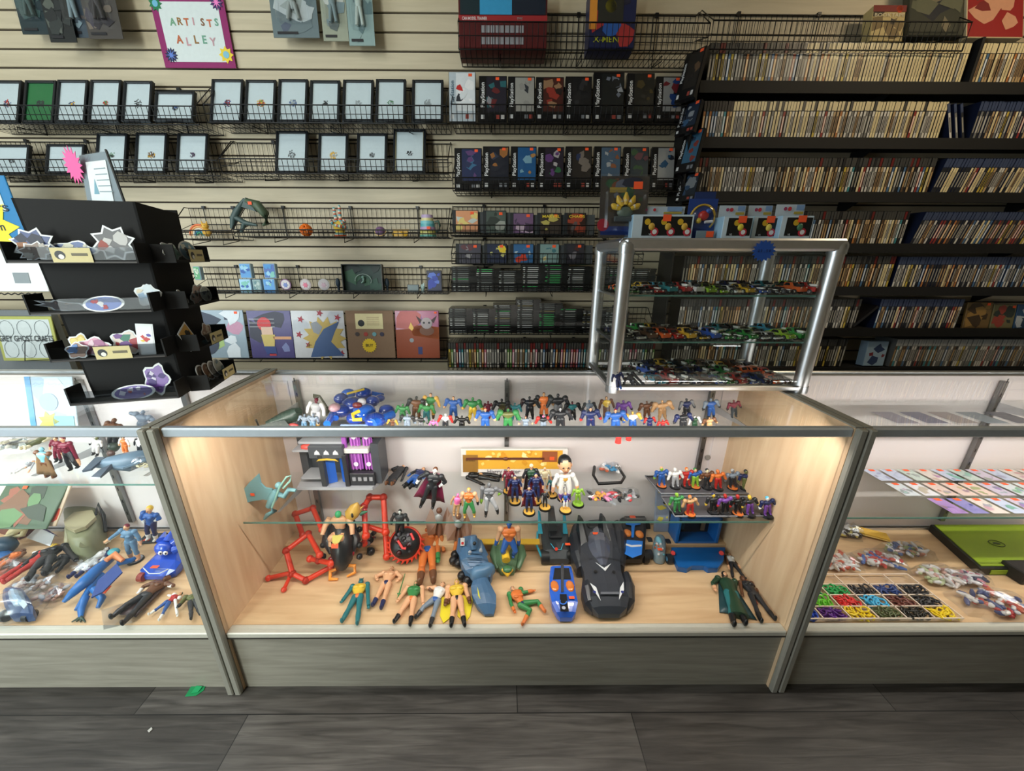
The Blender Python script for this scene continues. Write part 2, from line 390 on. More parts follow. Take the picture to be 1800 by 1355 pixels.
# ================================================================== the slat wall: baskets, framed prints, games
def slab(x0, y0, x1, y1, Yb, Yt):
    """bottom-left corner, axes and size of an upright leaning rectangle seen between these pixels"""
    ym = (y0+y1)/2; Ym = (Yb+Yt)/2
    a = P(x0, ym, Y=Ym); b = P(x1, ym, Y=Ym); zb = P((x0+x1)/2, y1, Y=Yb).z; zt = P((x0+x1)/2, y0, Y=Yt).z
    v = Vector((0, Yt-Yb, zt-zb)); h = v.length
    return Vector((a.x, Yb, zb)), EX.copy(), v.normalized(), b.x-a.x, h
def blobs(m, o, u, v, x0, y0, x1, y1, cols, n, rnd, lift=.0006, kind=0):
    """loose patches of printed colour inside a rectangle"""
    nn = u.cross(v).normalized(); w, h = x1-x0, y1-y0
    for i in range(n):
        cx = rnd.uniform(x0+.12*w, x1-.12*w); cy = rnd.uniform(y0+.1*h, y1-.1*h); r = rnd.uniform(.10, .32)*min(w, h)
        c = rnd.choice(cols); K = rnd.choice((4, 5, 6, 8)); ph = rnd.uniform(0, 6)
        pts = []
        for k in range(K):
            q = r*rnd.uniform(.55, 1.25); t = ph+2*PI*k/K
            pts.append((min(x1, max(x0, cx+q*math.cos(t)*rnd.uniform(.7, 1.5))), min(y1, max(y0, cy+q*math.sin(t)))))
        m.poly(o+nn*(lift+i*.00012), u, v, pts, M(c, .5), .0001)
def price(par, o, u, v, x, y, s=.012, lift=.0012, h=None):
    m = MB(); n = u.cross(v).normalized(); m.rect(o+n*lift, u, v, x-s/2, y-(h or s*.75)/2, x+s/2, y+(h or s*.75)/2, STK, .0003)
    return m.build('price_sticker', par)

def basket(x0, x1, zb, zf, zt, yf, label, grp=None, step=.0254, ends=True, yb=WY-.012):
    t = thing('wire_basket', label, 'wire basket', ((x0+x1)/2, yb, zb))
    m = MB(); n = max(2, int((x1-x0)/step)); r = .0016
    for i in range(n+1):
        x = x0+(x1-x0)*i/n
        m.tube([(x, yb, zt), (x, yb, zb), (x, yf, zb), (x, yf-.004, zf)], r, WIRE, 4)
    for y, z, q in ((yb, zt, .0028), (yb, zb+(zt-zb)*.5, .002), (yb, zb, .0024), ((yb+yf)/2, zb, .002), (yf, zb, .0028), (yf-.002, (zb+zf)/2, .0018), (yf-.004, zf, .0031)):
        m.cyl((x0, y, z), (x1, y, z), q, q, WIRE, 5)
    if ends:
        for x in (x0, x1):
            m.tube([(x, yb, zt), (x, yb-.03, zt), (x, yf-.004, zf), (x, yf, zb)], .0024, WIRE, 5)
            m.cyl((x, yb, (zt+zb)/2), (x, yf, (zf+zb)/2), .0016, .0016, WIRE, 4)
    m.build('wire_grid', t)
    k = max(2, int((x1-x0)/.3))
    for i in range(k):
        x = x0+(x1-x0)*(i+.5)/k
        b = MB(); b.bx(x-.008, x+.008, yb-.002, yb+.011, zt-.004, zt+.012, WIRE)
        b.cyl((x, yb, zt), (x, yb, zb), .0026, .0026, WIRE, 5); b.tube([(x, yb, zb), (x, yf+.035, zb-.004), (x, yf+.03, zb-.028), (x, yb, zb-.004)], .0022, WIRE, 5)
        b.build('bracket', t)
    return t
YF = 1.215
def zz(y, Y, x=600): return P(x, y, Y=Y).z
def xx(x, y, Y=1.25): return P(x, y, Y=Y).x
def bask(px0, px1, yb, yf, yt, label, Yf=YF):
    ym = (yb+yf)/2; zb = zz(yb, Yf, (px0+px1)/2); zf = zz(yf, Yf, (px0+px1)/2); zt = zz(yt, WY-.012, (px0+px1)/2)
    return basket(xx(px0, ym, Yf), xx(px1, ym, Yf), zb, zf, max(zt, zf+.01), Yf, label)
bask(-60, 347, 218, 186, 158, 'black wire basket holding the top left row of framed prints')
bask(362, 785, 216, 185, 158, 'black wire basket holding seven framed prints in the top middle row')
bask(794, 1205, 217, 185, 158, 'black wire basket holding the top row of tall game boxes')
bask(-60, 385, 308, 281, 250, 'black wire basket holding the second row of framed prints at left')
bask(389, 788, 305, 280, 252, 'black wire basket half empty with four framed prints')
bask(796, 1200, 336, 313, 290, 'black wire basket holding the lower row of tall game boxes')
bask(300, 409, 420, 405, 366, 'short black wire basket with the rainbow ornament')
bask(412, 787, 416, 404, 366, 'black wire basket with printed toys and hand ornament')
bask(330, 788, 516, 511, 470, 'black wire basket with coasters and shadow box')
bask(792, 1130, 414, 396, 364, 'black wire basket holding the upper row of disc cases')
bask(794, 1130, 464, 446, 422, 'black wire basket holding the second row of disc cases')
bask(794, 1150, 513, 500, 472, 'black wire basket holding the upper stacked disc cases')
bask(790, 1150, 588, 578, 540, 'black wire basket holding the lower stacked disc cases')
bask(788, 1150, 652, 640, 596, 'black wire basket holding upright film cases')
bask(402, 785, 631, 628, 598, 'narrow black wire rail holding flat art prints', 1.30)
bask(806, 1245, 88, 40, 27, 'long black wire basket high above the game boxes')
bask(1250, 1700, 88, 38, 27, 'long black wire basket above the cream game cases')

# ---- framed prints
FB = M((22, 26, 32), .35); PAPER = M((206, 216, 226), .35)
mats = dict(w=PAPER, g=M((28, 112, 62), .4))
def frame(x0, y0, x1, y1, label, tint='w', motif=0, tone=((60, 64, 70),), grp='small black framed prints', double=False):
    o, u, v, w, h = slab(x0, y0, x1, y1, YF+.03, YF+.03+(y1-y0)*.0011)
    n = u.cross(v)
    t = thing('picture_frame', label, 'picture frame', o+u*w/2, grp)
    m = MB(); b = .012; d = .014
    R = Matrix((u, v, n)).transposed()
    def bar(xa, ya, xb, yb): m.box(o+u*(xa+xb)/2+v*(ya+yb)/2-n*d/2+n*.002, (xb-xa, yb-ya, d), FB, R, bev=.0018)
    bar(0, 0, b, h); bar(w-b, 0, w, h); bar(b, 0, w-b, b); bar(b, h-b, w-b, h)
    m.rect(o-n*.012, u, v, 0, 0, w, h, FB, .001)
    if double:
        g = M((198, 190, 150), .3, .6)
        for q in ((b, b, b+.002, h-b), (w-b-.002, b, w-b, h-b)): m.rect(o+n*.0005, u, v, *q, g, .002)
    m.build('frame', t)
    p = MB(); p.rect(o-n*.006, u, v, b, b, w-b, h-b, mats[tint], .001)
    # small printed pixel motif, plain squares
    if motif:
        rnd = random.Random(int(x0*7+y0)); s = .0052; cx, cy = w/2, h*.46
        K = 3 if motif == 1 else 4
        for i in range(-K, K+1):
            for j in range(-K, K+1):
                if (i*i+j*j) <= K*K*rnd.uniform(.5, 1.1) and rnd.random() < .8:
                    p.rect(o-n*.0055, u, v, cx+i*s-s/2, cy+j*s-s/2, cx+i*s+s/2, cy+j*s+s/2, M(rnd.choice(tone), .5), .0002)
    p.build('print', t)
    g = MB(); g.rect(o-n*.003, u, v, b, b, w-b, h-b, GLASS, .001); g.build('pane', t)
    return t
R_, K_, Y_, B_, G_, W_ = (180, 50, 44), (40, 42, 48), (222, 170, 60), (60, 90, 150), (70, 130, 80), (150, 156, 164)
for a in [(-14, 141, 35, 215, 'framed print cut off by the left edge, top row', 'w', 2, (K_, R_, B_)),
    (41, 141, 96, 215, 'framed print with a green ground, top left row', 'g', 2, (K_,)),
    (98, 140, 152, 215, 'framed print just right of the green one', 'w', 1, (K_, B_, Y_)),
    (156, 140, 211, 214, 'framed print with a small green motif, fourth in the top left row', 'w', 1, (G_, R_)),
    (215, 142, 266, 213, 'framed print with a pale grey motif beside the landscape frame', 'w', 2, (W_, K_)),
    (271, 160, 341, 212, 'landscape framed print at the end of the top left row', 'w', 1, (K_, B_)),
    (370, 139, 426, 215, 'framed print with a red and black motif below the paper sign', 'w', 2, (K_, R_, B_)),
    (430, 140, 484, 214, 'framed print with a green and red motif', 'w', 2, (G_, R_, Y_)),
    (488, 139, 540, 214, 'framed print with a faint blue grey motif, third in its row', 'w', 2, (W_, B_)),
    (544, 141, 597, 213, 'framed print with a small black motif in the middle of its row', 'w', 1, (K_,)),
    (602, 140, 656, 213, 'framed print with a very faint outline motif', 'w', 1, (W_,)),
    (660, 139, 713, 213, 'framed print with a faint green grey round motif', 'w', 1, (W_, G_)),
    (724, 140, 779, 213, 'framed print standing alone at the right end of the top middle row', 'w', 2, (W_,)),
    (-14, 254, 50, 306, 'landscape framed print at the left edge, second row', 'w', 1, (W_, K_)),
    (80, 253, 147, 305, 'landscape framed print half hidden by the leaning price sheet', 'w', 0, (K_,)),
    (168, 234, 222, 303, 'framed print with a green rectangle motif behind the price sheet', 'w', 1, (G_, K_)),
    (237, 233, 292, 304, 'framed print with a yellow brown motif, second row', 'w', 2, (Y_, K_, (120, 84, 50))),
    (310, 234, 364, 303, 'framed print with a thin purple motif near the basket end', 'w', 1, ((110, 80, 120), K_)),
    (484, 230, 540, 304, 'framed print with a round black motif, second row', 'w', 2, (K_, W_)),
    (559, 234, 611, 303, 'framed print with a yellow motif, second row', 'w', 2, (Y_, W_)),
    (627, 234, 680, 303, 'framed print with a tiny dark motif between two others', 'w', 1, (K_, W_)),
    (691, 227, 748, 304, 'taller framed print with gold inner edges', 'w', 1, (W_, K_))]:
    frame(*a, double='gold inner' in a[4])

# ---- tall game boxes
def gamebox(x0, y0, x1, y1, label, cols, base=(14, 14, 16), dark=True, rz=None, seed=1, sx=.75, txt=None, Yb=YF+.03, grp='tall disc game boxes on the wall'):
    o, u, v, w, h = slab(x0, y0, x1, y1, Yb, Yb+(y1-y0)*.0006)
    if rz: u = rot('Z', rz) @ u; v = rot('Z', rz) @ v
    n = u.cross(v); R = Matrix((u, v, n)).transposed(); rnd = random.Random(seed)
    if dark: cols = tuple(tuple(int(q*.72) for q in cc) for cc in cols)
    t = thing('game_box', label, 'game box', o+u*w/2, grp)
    m = MB(); m.box(o+u*w/2+v*h/2-n*.012, (w, h, .023), M(base, .3), R, bev=.001); m.build('box', t)
    p = MB(); bw = w*.27
    p.rect(o+n*.0004, u, v, .002, .002, w-.002, h-.002, M(base if dark else (178, 190, 200), .3), .0002)
    a0, b0 = (h*.22, h*.97)
    p.rect(o+n*.0007, u, v, bw, a0, w-.004, b0, M(cols[0], .4), .0002)
    blobs(p, o, u, v, bw, a0, w-.004, b0, cols, 9, rnd, .0009)
    if txt: p.text(txt, o+n*.002, u, v, bw+(w-bw)*.5, h*.86, h*.05, M((228, 220, 120), .5), w=(w-bw)*.8)
    p.text('PlayStation', o+n*.001, v, -u, h*.58, -bw*.5, bw*.50, M((222, 224, 226), .5) if dark else M((60, 90, 110), .5))
    p.rect(o+n*.0008, u, v, bw*.25, h*.06, bw*.7, h*.15, M((200, 202, 204), .5), .0002)
    for k in (0, 1): p.rect(o+n*.0008, u, v, w*(.62+.17*k), h*.06, w*(.74+.17*k), h*.15, M(rnd.choice(((190, 190, 190), (150, 60, 50), (120, 124, 130))), .5), .0002)
    p.build('cover', t)
    price(t, o, u, v, w*sx+.008, h*.93, .017, .0025)
    return t
gb = [(789, 126, 836, 214, 'light grey long game box at the left end of the top row', ((214, 220, 226), (40, 44, 52), (190, 40, 40), (230, 232, 236)), False),
    (842, 133, 891, 214, 'game box with red and teal figures on a dark cover, beside the light grey one', ((44, 40, 58), (130, 40, 44), (50, 130, 140), (180, 180, 190)), True),
    (893, 134, 940, 213, 'game box with a large white cover panel', ((206, 206, 200), (190, 190, 186), (60, 64, 74)), True),
    (942, 135, 991, 213, 'game box with a red and brown fighting cover', ((90, 34, 26), (190, 60, 44), (196, 150, 110), (40, 24, 20)), True),
    (994, 134, 1040, 213, 'almost black game box with a faint face', ((26, 26, 30), (52, 52, 56), (20, 20, 22)), True),
    (1043, 127, 1097, 214, 'game box showing a white baseball player', ((30, 34, 34), (200, 206, 216), (140, 150, 170)), True),
    (1102, 128, 1150, 213, 'dark brown game box with a dim olive cover', ((44, 42, 36), (90, 76, 34), (60, 56, 50)), True),
    (1153, 134, 1199, 213, 'game box with a white cover and blue blot at the right end', ((196, 196, 196), (36, 80, 160), (150, 40, 50), (20, 20, 24)), True),
    (799, 260, 847, 334, 'game box with a blue and violet cover, first of the lower row', ((40, 56, 110), (70, 140, 190), (120, 80, 150)), True),
    (849, 257, 895, 333, 'game box with a stormy night sky cover', ((24, 30, 50), (60, 70, 100), (200, 130, 60)), True),
    (898, 257, 943, 333, 'game box with a bright blue and orange blast cover', ((30, 110, 180), (220, 160, 90), (150, 210, 240)), True),
    (946, 258, 991, 333, 'game box with purple top and white streak', ((46, 36, 56), (120, 70, 150), (220, 214, 220), (50, 130, 80)), True),
    (994, 257, 1040, 333, 'game box with brown newsprint style cover', ((50, 44, 40), (150, 140, 130), (40, 60, 110)), True),
    (1044, 257, 1091, 333, 'game box with a grey blue star cover', ((90, 120, 150), (214, 220, 224), (180, 110, 70)), True),
    (1096, 258, 1140, 333, 'game box with a muted green and pink cover behind the blister card', ((60, 74, 84), (130, 80, 90), (70, 110, 70)), True),
    (1145, 258, 1186, 333, 'game box with white panel and blue shape beside the tilted case', ((200, 204, 204), (30, 100, 150), (30, 40, 60)), True)]
for i, g in enumerate(gb): gamebox(*g[:6], dark=g[6], seed=i+3, sx=.74 if i != 1 else .6)
# face-out cases hung on the end of the media shelves
for i, (y0, y1, c, l) in enumerate(((100, 182, ((40, 34, 30), (120, 90, 60), (60, 50, 46)), 'brown disc case facing sideways on the end of the top media shelf'),
    (188, 240, ((30, 50, 80), (60, 110, 160), (180, 190, 200)), 'blue disc case facing sideways below the brown one'),
    (236, 306, ((70, 130, 170), (170, 60, 50), (30, 70, 110)), 'pale blue disc case with red mark facing sideways'),
    (310, 356, ((20, 40, 60), (160, 170, 180), (50, 90, 130)), 'dark blue disc case facing sideways at the bottom of the end row'))):
    t = gamebox(1186, y0, 1222, y1, l, c, seed=30+i, rz=math.radians(-58), Yb=1.24, grp='disc cases on the shelf end')

# ---- disc cases
def disccase(x0, y0, x1, y1, label, cols, seed, txt=None, grp='disc cases standing in the wall baskets', side=None):
    o, u, v, w, h = slab(x0, y0, x1, y1, YF+.02, YF+.04); n = u.cross(v); R = Matrix((u, v, n)).transposed(); rnd = random.Random(seed)
    t = thing('disc_case', label, 'disc case', o+u*w/2, grp)
    m = MB(); m.box(o+u*w/2+v*h/2-n*.006, (w, h, .011), M((46, 50, 54), .25), R, bev=.001)
    for k in range(3): m.box(o+u*(w+.004+k*.002)+v*h*.48-n*(.02+k*.014), (w*.8, h*.94, .011), M(((70, 76, 80), (34, 38, 40), side or (90, 96, 98))[k], .3), R)
    m.build('case', t)
    p = MB(); p.rect(o+n*.0004, u, v, w*.14, .004, w-.003, h-.004, M(cols[0], .35), .0002); blobs(p, o, u, v, w*.14, .004, w-.003, h-.004, cols, 8, rnd, .0006)
    if txt: p.text(txt, o+n*.002, u, v, w*.57, h*.82, h*.13, M((232, 208, 60), .5), w=w*.72)
    p.build('cover', t)
    price(t, o, u, v, w*.76, h*.86, .018, .0025)
for i, a in enumerate([(795, 369, 841, 408, 'disc case with peach and yellow cover', ((214, 150, 110), (220, 200, 120), (190, 200, 196))),
    (849, 370, 890, 410, 'disc case with grey green dinosaur coloured cover', ((72, 86, 80), (150, 156, 150), (40, 50, 46))),
    (897, 374, 938, 411, 'disc case with dusty violet cover', ((110, 84, 120), (190, 170, 190), (70, 54, 80))),
    (944, 374, 987, 412, 'disc case with yellow title and small figures', ((60, 50, 44), (120, 60, 40), (180, 170, 90)), 'MARVEL'),
    (992, 374, 1030, 412, 'disc case with short yellow title, last of the upper row', ((50, 34, 30), (150, 60, 40), (90, 80, 80)), 'CHAOS'),
    (801, 428, 846, 464, 'disc case with grey street scene cover in the second row', ((66, 66, 80), (150, 150, 156), (90, 50, 60))),
    (851, 428, 891, 463, 'disc case with navy cover and yellow arc', ((34, 44, 70), (226, 200, 50), (190, 190, 120))),
    (897, 428, 938, 463, 'disc case with blue cover and red base', ((50, 100, 150), (200, 60, 40), (170, 190, 200))),
    (944, 428, 983, 463, 'disc case with cream and teal cover', ((120, 150, 150), (214, 200, 140), (60, 110, 120))),
    (991, 428, 1027, 463, 'disc case with dark face cover beside a green spine', ((40, 40, 50), (110, 110, 120), (70, 40, 40)))]):
    disccase(*a[:6], seed=50+i, txt=a[6] if len(a) > 6 else None, side=(40, 160, 90) if i in (8, 9) else None)

# ---- stacks of flat disc cases: every case is its own object
flat = []
for k, (c1, c2) in enumerate((((20, 22, 22), (120, 126, 124)), ((14, 16, 17), (60, 66, 66)), ((18, 20, 20), (50, 170, 90)), ((26, 28, 26), (150, 140, 90)), ((22, 24, 25), (196, 200, 200)))):
    m = MB(); m.bx(-.07, .07, 0, .122, 0, .0098, M(c1, .25)); m.bx(-.064, .030, -.0007, .002, .0022, .0076, M(c1, .6)); m.bx(-.036, .022, -.0012, .001, .0036, .0062, M(c2, .5)); m.bx(-.062, -.050, -.0012, .001, .003, .0068, M(c2, .5))
    flat.append((m, c2))
fproto = {}
def flatcase(k, loc, label, grp, rz):
    if k not in fproto:
        o = flat[k][0].build('flat_disc_case', org=(0, 0, 0)); fproto[k] = o; tag(o, label, 'disc case', grp); o.location = loc; o.rotation_euler[2] = rz; return o
    c = fproto[k].copy(); COL.objects.link(c); c.location = loc; c.rotation_euler[2] = rz; tag(c, label, 'disc case', grp); return c
fcn = ['dim grey', 'near black', 'green lettered', 'olive lettered', 'white lettered']
stacks = [(817, 513, 13, 'u'), (858, 513, 12, 'u'), (897, 513, 11, 'u'), (938, 513, 14, 'u'), (977, 513, 14, 'u'), (1017, 513, 13, 'u'), (1090, 513, 13, 'u'), (1128, 513, 12, 'u'),
    (811, 587, 14, 'l'), (851, 587, 14, 'l'), (889, 587, 16, 'l'), (928, 587, 19, 'l'), (966, 587, 17, 'l'), (1003, 587, 14, 'l'), (1042, 587, 13, 'l'), (1081, 587, 12, 'l')]
ordn = ['leftmost', 'second', 'third', 'fourth', 'fifth', 'sixth', 'seventh', 'last']
si = {'u': 0, 'l': 0}
for px, py, n, row in stacks:
    w = ordn[si[row]]; si[row] += 1; rw = 'upper' if row == 'u' else 'lower'
    b = P(px, py, Y=1.225); rnd = random.Random(px)
    kk = [rnd.choices((0, 1, 2, 3, 4), (4, 4, 1.1, .5, 3))[0] for _ in range(n)]
    if px == 966: kk[4:11] = [2]*7
    if px == 977: kk[3:9] = [2]*6
    for i in range(n):
        flatcase(kk[i], (b.x+rnd.uniform(-.002, .002), 1.232+rnd.uniform(-.004, .004), b.z+.003+i*.0101), '%s flat disc case in the %s stack of the %s basket' % (fcn[kk[i]], w, rw), '%s flat cases, %s stack, %s basket' % (fcn[kk[i]], w, rw), rnd.uniform(-.03, .03))
# ================================================================== upright game and film cases
def spine(body, cap, art, art2, h, w=.0142, d=.132):
    m = MB(); m.bx(-w/2+.0006, w/2-.0006, 0, d, 0, h, M(body, .3)); m.bx(-w/2+.0024, w/2-.0022, -.0005, .002, .002, h*.74, M(art, .4))
    m.bx(-w/2+.0012, w/2-.0012, -.0006, .002, h*.76, h-.003, M(cap, .4)); m.bx(-w/2+.004, w/2-.004, -.0009, .001, h*.2, h*.62, M(art2, .45)); return m
arts = dict(cream=((232, 218, 172), (206, 190, 146)), white=((214, 212, 204), (110, 106, 100)), grey=((120, 120, 116), (186, 184, 176)), dark=((36, 36, 38), (150, 146, 134)), brown=((92, 68, 46), (180, 150, 104)),
    red=((146, 50, 42), (226, 206, 190)), orange=((180, 116, 60), (240, 220, 180)), yellow=((200, 176, 70), (80, 70, 40)), blue=((74, 110, 148), (220, 226, 232)), teal=((60, 140, 150), (220, 226, 226)), green=((96, 140, 70), (226, 226, 196)), tan=((186, 158, 116), (90, 70, 50)), navy=((40, 52, 96), (190, 190, 200)), pink=((206, 120, 140), (240, 226, 226)))
caps = dict(grey=((66, 66, 64), (30, 31, 32)), blue=((62, 74, 104), (28, 36, 62)), red=((104, 30, 28), (36, 16, 16)), cream=((222, 208, 164), (60, 56, 50)), white=((176, 178, 178), (110, 112, 112)), black=((34, 34, 36), (18, 18, 20)))
_sp = {}
def case(name, cap, art, h, loc, label, cat, grp, tilt=0.):
    k = (name, cap, art, h)
    if k not in _sp:
        cc, body = caps[cap]; a, a2 = arts[art]; o = spine(body, cc, a, a2, h).build(name, org=(0, 0, 0)); _sp[k] = o
    else: o = _sp[k].copy(); COL.objects.link(o)
    o.location = loc; o.rotation_euler = (0, tilt, 0); tag(o, label, cat, grp); return o
capword = dict(grey='grey topped', blue='blue topped', red='red topped', cream='all cream', white='white topped', black='black topped')
YS = 1.235
# rows: px x0, x1, bottom y, spine height, where, weights
rows = [  # (x0,x1,y,where, tilt, palette chooser)
    (1240, 1692, 150, 'top media shelf', 0, 'A'), (1706, 1860, 150, 'top shelf beyond divider', 0, 'C'),
    (1229, 1652, 247, 'second media shelf', 0, 'B'), (1702, 1850, 247, 'second shelf beyond leaning cases', 0, 'P'),
    (1217, 1630, 341, 'third media shelf', 0, 'D'), (1634, 1850, 341, 'slanting run, third shelf', .20, 'Q')]
rest = [(1212, 1588, 430, .0, 'D'), (1598, 1860, 430, .22, 'P'), (1196, 1562, 505, 0, 'D'), (1566, 1860, 506, 0, 'P'),
    (1190, 1505, 577, 0, 'D'), (1534, 1680, 577, 0, 'P'), (1176, 1480, 644, 0, 'D'), (1562, 1860, 644, 0, 'W')]
def pick(mode, f, rnd):
    if mode == 'A':
        if f < .36: return rnd.choices(('grey', 'red', 'black'), (8, 1.4, 1))[0], rnd.choices(('white', 'grey', 'blue', 'yellow', 'red', 'dark', 'tan', 'orange'), (4, 4, 2, 1, 1, 3, 2, 1))[0]
        if f < .46: return 'grey' if rnd.random() < .5 else 'cream', rnd.choice(('tan', 'cream', 'grey', 'orange'))
        return ('cream', 'cream') if rnd.random() < .82 else ('cream', rnd.choice(('tan', 'white', 'yellow', 'grey')))
    if mode == 'B':
        if f < .12: return 'black', rnd.choice(('blue', 'orange', 'teal', 'tan', 'white'))
        return rnd.choices(('grey', 'cream'), (2, 4))[0], rnd.choices(('cream', 'white', 'grey', 'tan', 'red', 'orange', 'yellow'), (6, 6, 3, 2, .8, .6, .5))[0]
    if mode == 'C': return 'cream', rnd.choices(('cream', 'tan', 'blue', 'orange', 'white'), (5, 3, 1, 1, 2))[0]
    if mode == 'P': return 'blue', rnd.choices(('white', 'cream', 'dark', 'brown', 'red', 'yellow', 'orange', 'blue', 'tan', 'grey'), (3, 2, 6, 3, 1, 1, 1, 1, 2, 2))[0]
    if mode == 'Q': return 'blue', rnd.choices(('cream', 'yellow', 'red', 'white', 'dark', 'tan'), (5, 1, 1.5, 2, 4, 2))[0]
    if mode == 'W': return 'white', rnd.choices(('white', 'dark', 'grey', 'brown', 'red', 'teal', 'yellow', 'blue', 'purple'[:0] or 'navy'), (4, 5, 3, 2, 1, 1, 1, 1, 1))[0]
    return rnd.choices(('grey', 'red', 'black'), (9, 1, 1))[0], rnd.choices(('white', 'grey', 'dark', 'brown', 'tan', 'orange', 'red', 'blue', 'yellow', 'cream', 'teal'), (4, 3, 5, 4, 4, 1.5, 1, 1.6, 1, 3, .6))[0]
cnt = 0; HS = .166
stuff = MB()
for x0, x1, y, where, tilt, mode in rows:
    a = P(x0, y, Y=YS); b = P(x1, y, Y=YS); n = int((b.x-a.x)/(.0145/math.cos(tilt))); rnd = random.Random(x0)
    for i in range(n):
        f = i/n; cap, art = pick(mode, f, rnd); x = a.x+.0145/math.cos(tilt)*(i+.5); z = P(x0+(x1-x0)*f, y, Y=YS).z
        px = x0+(x1-x0)*f
        if cnt < 296 and px < 1815:
            third = ('left', 'middle', 'right')[min(2, int(f*3))]
            adj = '%s game case with %s spine' % (capword[cap], art) if cap != 'cream' or art != 'cream' else 'all cream game case'
            lb = '%s, %s third of %s' % (adj, third, where)
            case('game_case', cap, art, HS, (x, YS+rnd.uniform(0, .004), z), lb, 'game case', lb, tilt); cnt += 1
        else:
            rest.append((px, None, y, tilt, (cap, art), x, z))
def spines_into(mb, x, z, cap, art, tilt, rnd):
    cc, body = caps[cap]; A, A2 = arts[art]; s = spine(body, cc, A, A2, HS); R = rot('Y', tilt)
    for f, k, sm in zip(s.f, s.mi, s.sm): pass
    y = YS+rnd.uniform(0, .004); vs = [R @ Vector(v)+Vector((x, y, z)) for v in s.v]; i0 = len(mb.v); mb.v += [tuple(v) for v in vs]
    for f, k in zip(s.f, s.mi): mb.f.append([j+i0 for j in f]); mb.mi.append(mb._m(s.mats[k])); mb.sm.append(False)
for r in rest:
    if r[1] is None: spines_into(stuff, r[5], r[6], r[4][0], r[4][1], r[3], random.Random(int(r[5]*999))); continue
    x0, x1, y, tilt, mode = r; a = P(x0, y, Y=YS); b = P(x1, y, Y=YS); n = int((b.x-a.x)/(.0145/math.cos(tilt))); rnd = random.Random(x0*3+y)
    for i in range(n):
        cap, art = pick(mode, i/n, rnd); spines_into(stuff, a.x+.0145/math.cos(tilt)*(i+.5), P(x0+(x1-x0)*i/n, y, Y=YS).z, cap, art, tilt, rnd)
tag(stuff.build('game_cases'), 'packed rows of game cases filling the lower media shelves', 'game cases', kind='stuff')
# three leaning cases in the gap of the second shelf
for i in range(3):
    b = P(1664+i*11, 247, Y=YS)
    case('game_case', 'blue', ('white', 'grey', 'dark')[i], HS, (b.x+.018, YS, b.z+.004), ('white', 'grey', 'dark')[i]+' spined case leaning left in the gap of the second shelf', 'game case', None, -.42+.0*i)
# film cases in the lowest wall basket
a = P(789, 646, Y=1.232); b = P(1150, 646, Y=1.232); n = int((b.x-a.x)/.0150); rnd = random.Random(5)
for i in range(n):
    f = i/n; art = rnd.choices(('white', 'grey', 'pink', 'blue', 'teal', 'yellow', 'red', 'dark', 'tan', 'green', 'orange'), (6, 3, 2, 3, 2, 1.5, 1.5, 4, 2, 1, 1))[0]; cap = rnd.choices(('grey', 'red'), (6, 1))[0]
    where = ('left', 'middle', 'right')[min(2, int(f*3))]
    lb = '%s film case with %s spine, %s third of lowest basket' % (capword[cap], art, where)
    case('film_case', cap, art, .150, (a.x+.015*(i+.5), 1.232+rnd.uniform(0, .004), P(789+(1150-789)*f, 646, Y=1.232).z), lb, 'film case', lb)

# ---- black media shelves: one plank per level, continuous
SH = M((7, 7, 9), .7)
lv = [(150, 1236, 'top'), (247, 1222, 'second'), (341, 1210, 'third'), (430, 1200, 'fourth'), (505, 1190, 'fifth'), (577, 1183, 'sixth'), (645, 1174, 'lowest')]
for y, px, nm in lv:
    z = P(1500, y, Y=YS).z; x0 = P(px, y, Y=1.22).x-.02
    t = thing('media_shelf', 'black %s shelf of game cases at right' % nm, 'shelf', (1.9, 1.3, z-.02))
    m = MB(); m.bx(x0, 3.4, 1.215, WY-.001, z-.016, z-.001, SH); m.build('plank', t)
    m = MB(); m.bx(x0, 3.4, 1.207, 1.215, z-.042, z+.006, SH); m.build('front_lip', t)
    for bx in (x0+.02, x0+.95, x0+1.9):
        m = MB(); m.prism([(bx, WY-.002, z-.018), (bx, WY-.002, z-.10), (bx, 1.235, z-.018)], (1, 0, 0), .004, SH); m.build('bracket', t)
    if nm == 'top':
        m = MB(); xd = P(1699, y, Y=YS).x; m.bx(xd-.006, xd+.006, 1.225, WY-.002, z, z+.185, SH); m.build('divider', t)
m = MB(); xd = P(1236, 150, Y=1.22).x-.025
m.bx(xd-.008, xd, 1.21, WY-.002, P(1240, 600, Y=1.22).z, P(1240, 90, Y=1.22).z, SH)
tag(m.build('shelf_end_panel'), 'black upright panel at the left end of the media shelves', 'shelf panel')

# ---- face-out cases on the sixth shelf and the white box on the lowest one
def flatart(name, x0, y0, x1, y1, Yb, Yt, label, cat, cols, nb=9, depth=.012, seed=1, base=None, rim=None, grp=None, st=None, rough=.4, draw=None, rz=0):
    o, u, v, w, h = slab(x0, y0, x1, y1, Yb, Yt)
    if rz: u = rot('Z', rz) @ u; v = rot('Z', rz) @ v
    n = u.cross(v); R = Matrix((u, v, n)).transposed(); rnd = random.Random(seed)
    t = thing(name, label, cat, o+u*w/2, grp)
    m = MB(); m.box(o+u*w/2+v*h/2-n*depth/2, (w, h, depth), M(base or cols[0], rough), R, bev=min(.002, depth*.2)); m.build('body', t)
    p = MB(); e = rim or .003; p.rect(o+n*.0004, u, v, e, e, w-e, h-e, M(cols[0], rough), .0002)
    if nb: blobs(p, o, u, v, e, e, w-e, h-e, cols[1:] or cols, nb, rnd, .0006)
    if draw: draw(p, o+n*.0025, u, v, w, h)
    p.build('printed_front', t)
    if st: price(t, o, u, v, w*st[0], h*st[1], st[2] if len(st) > 2 else .018, .0035)
    return t
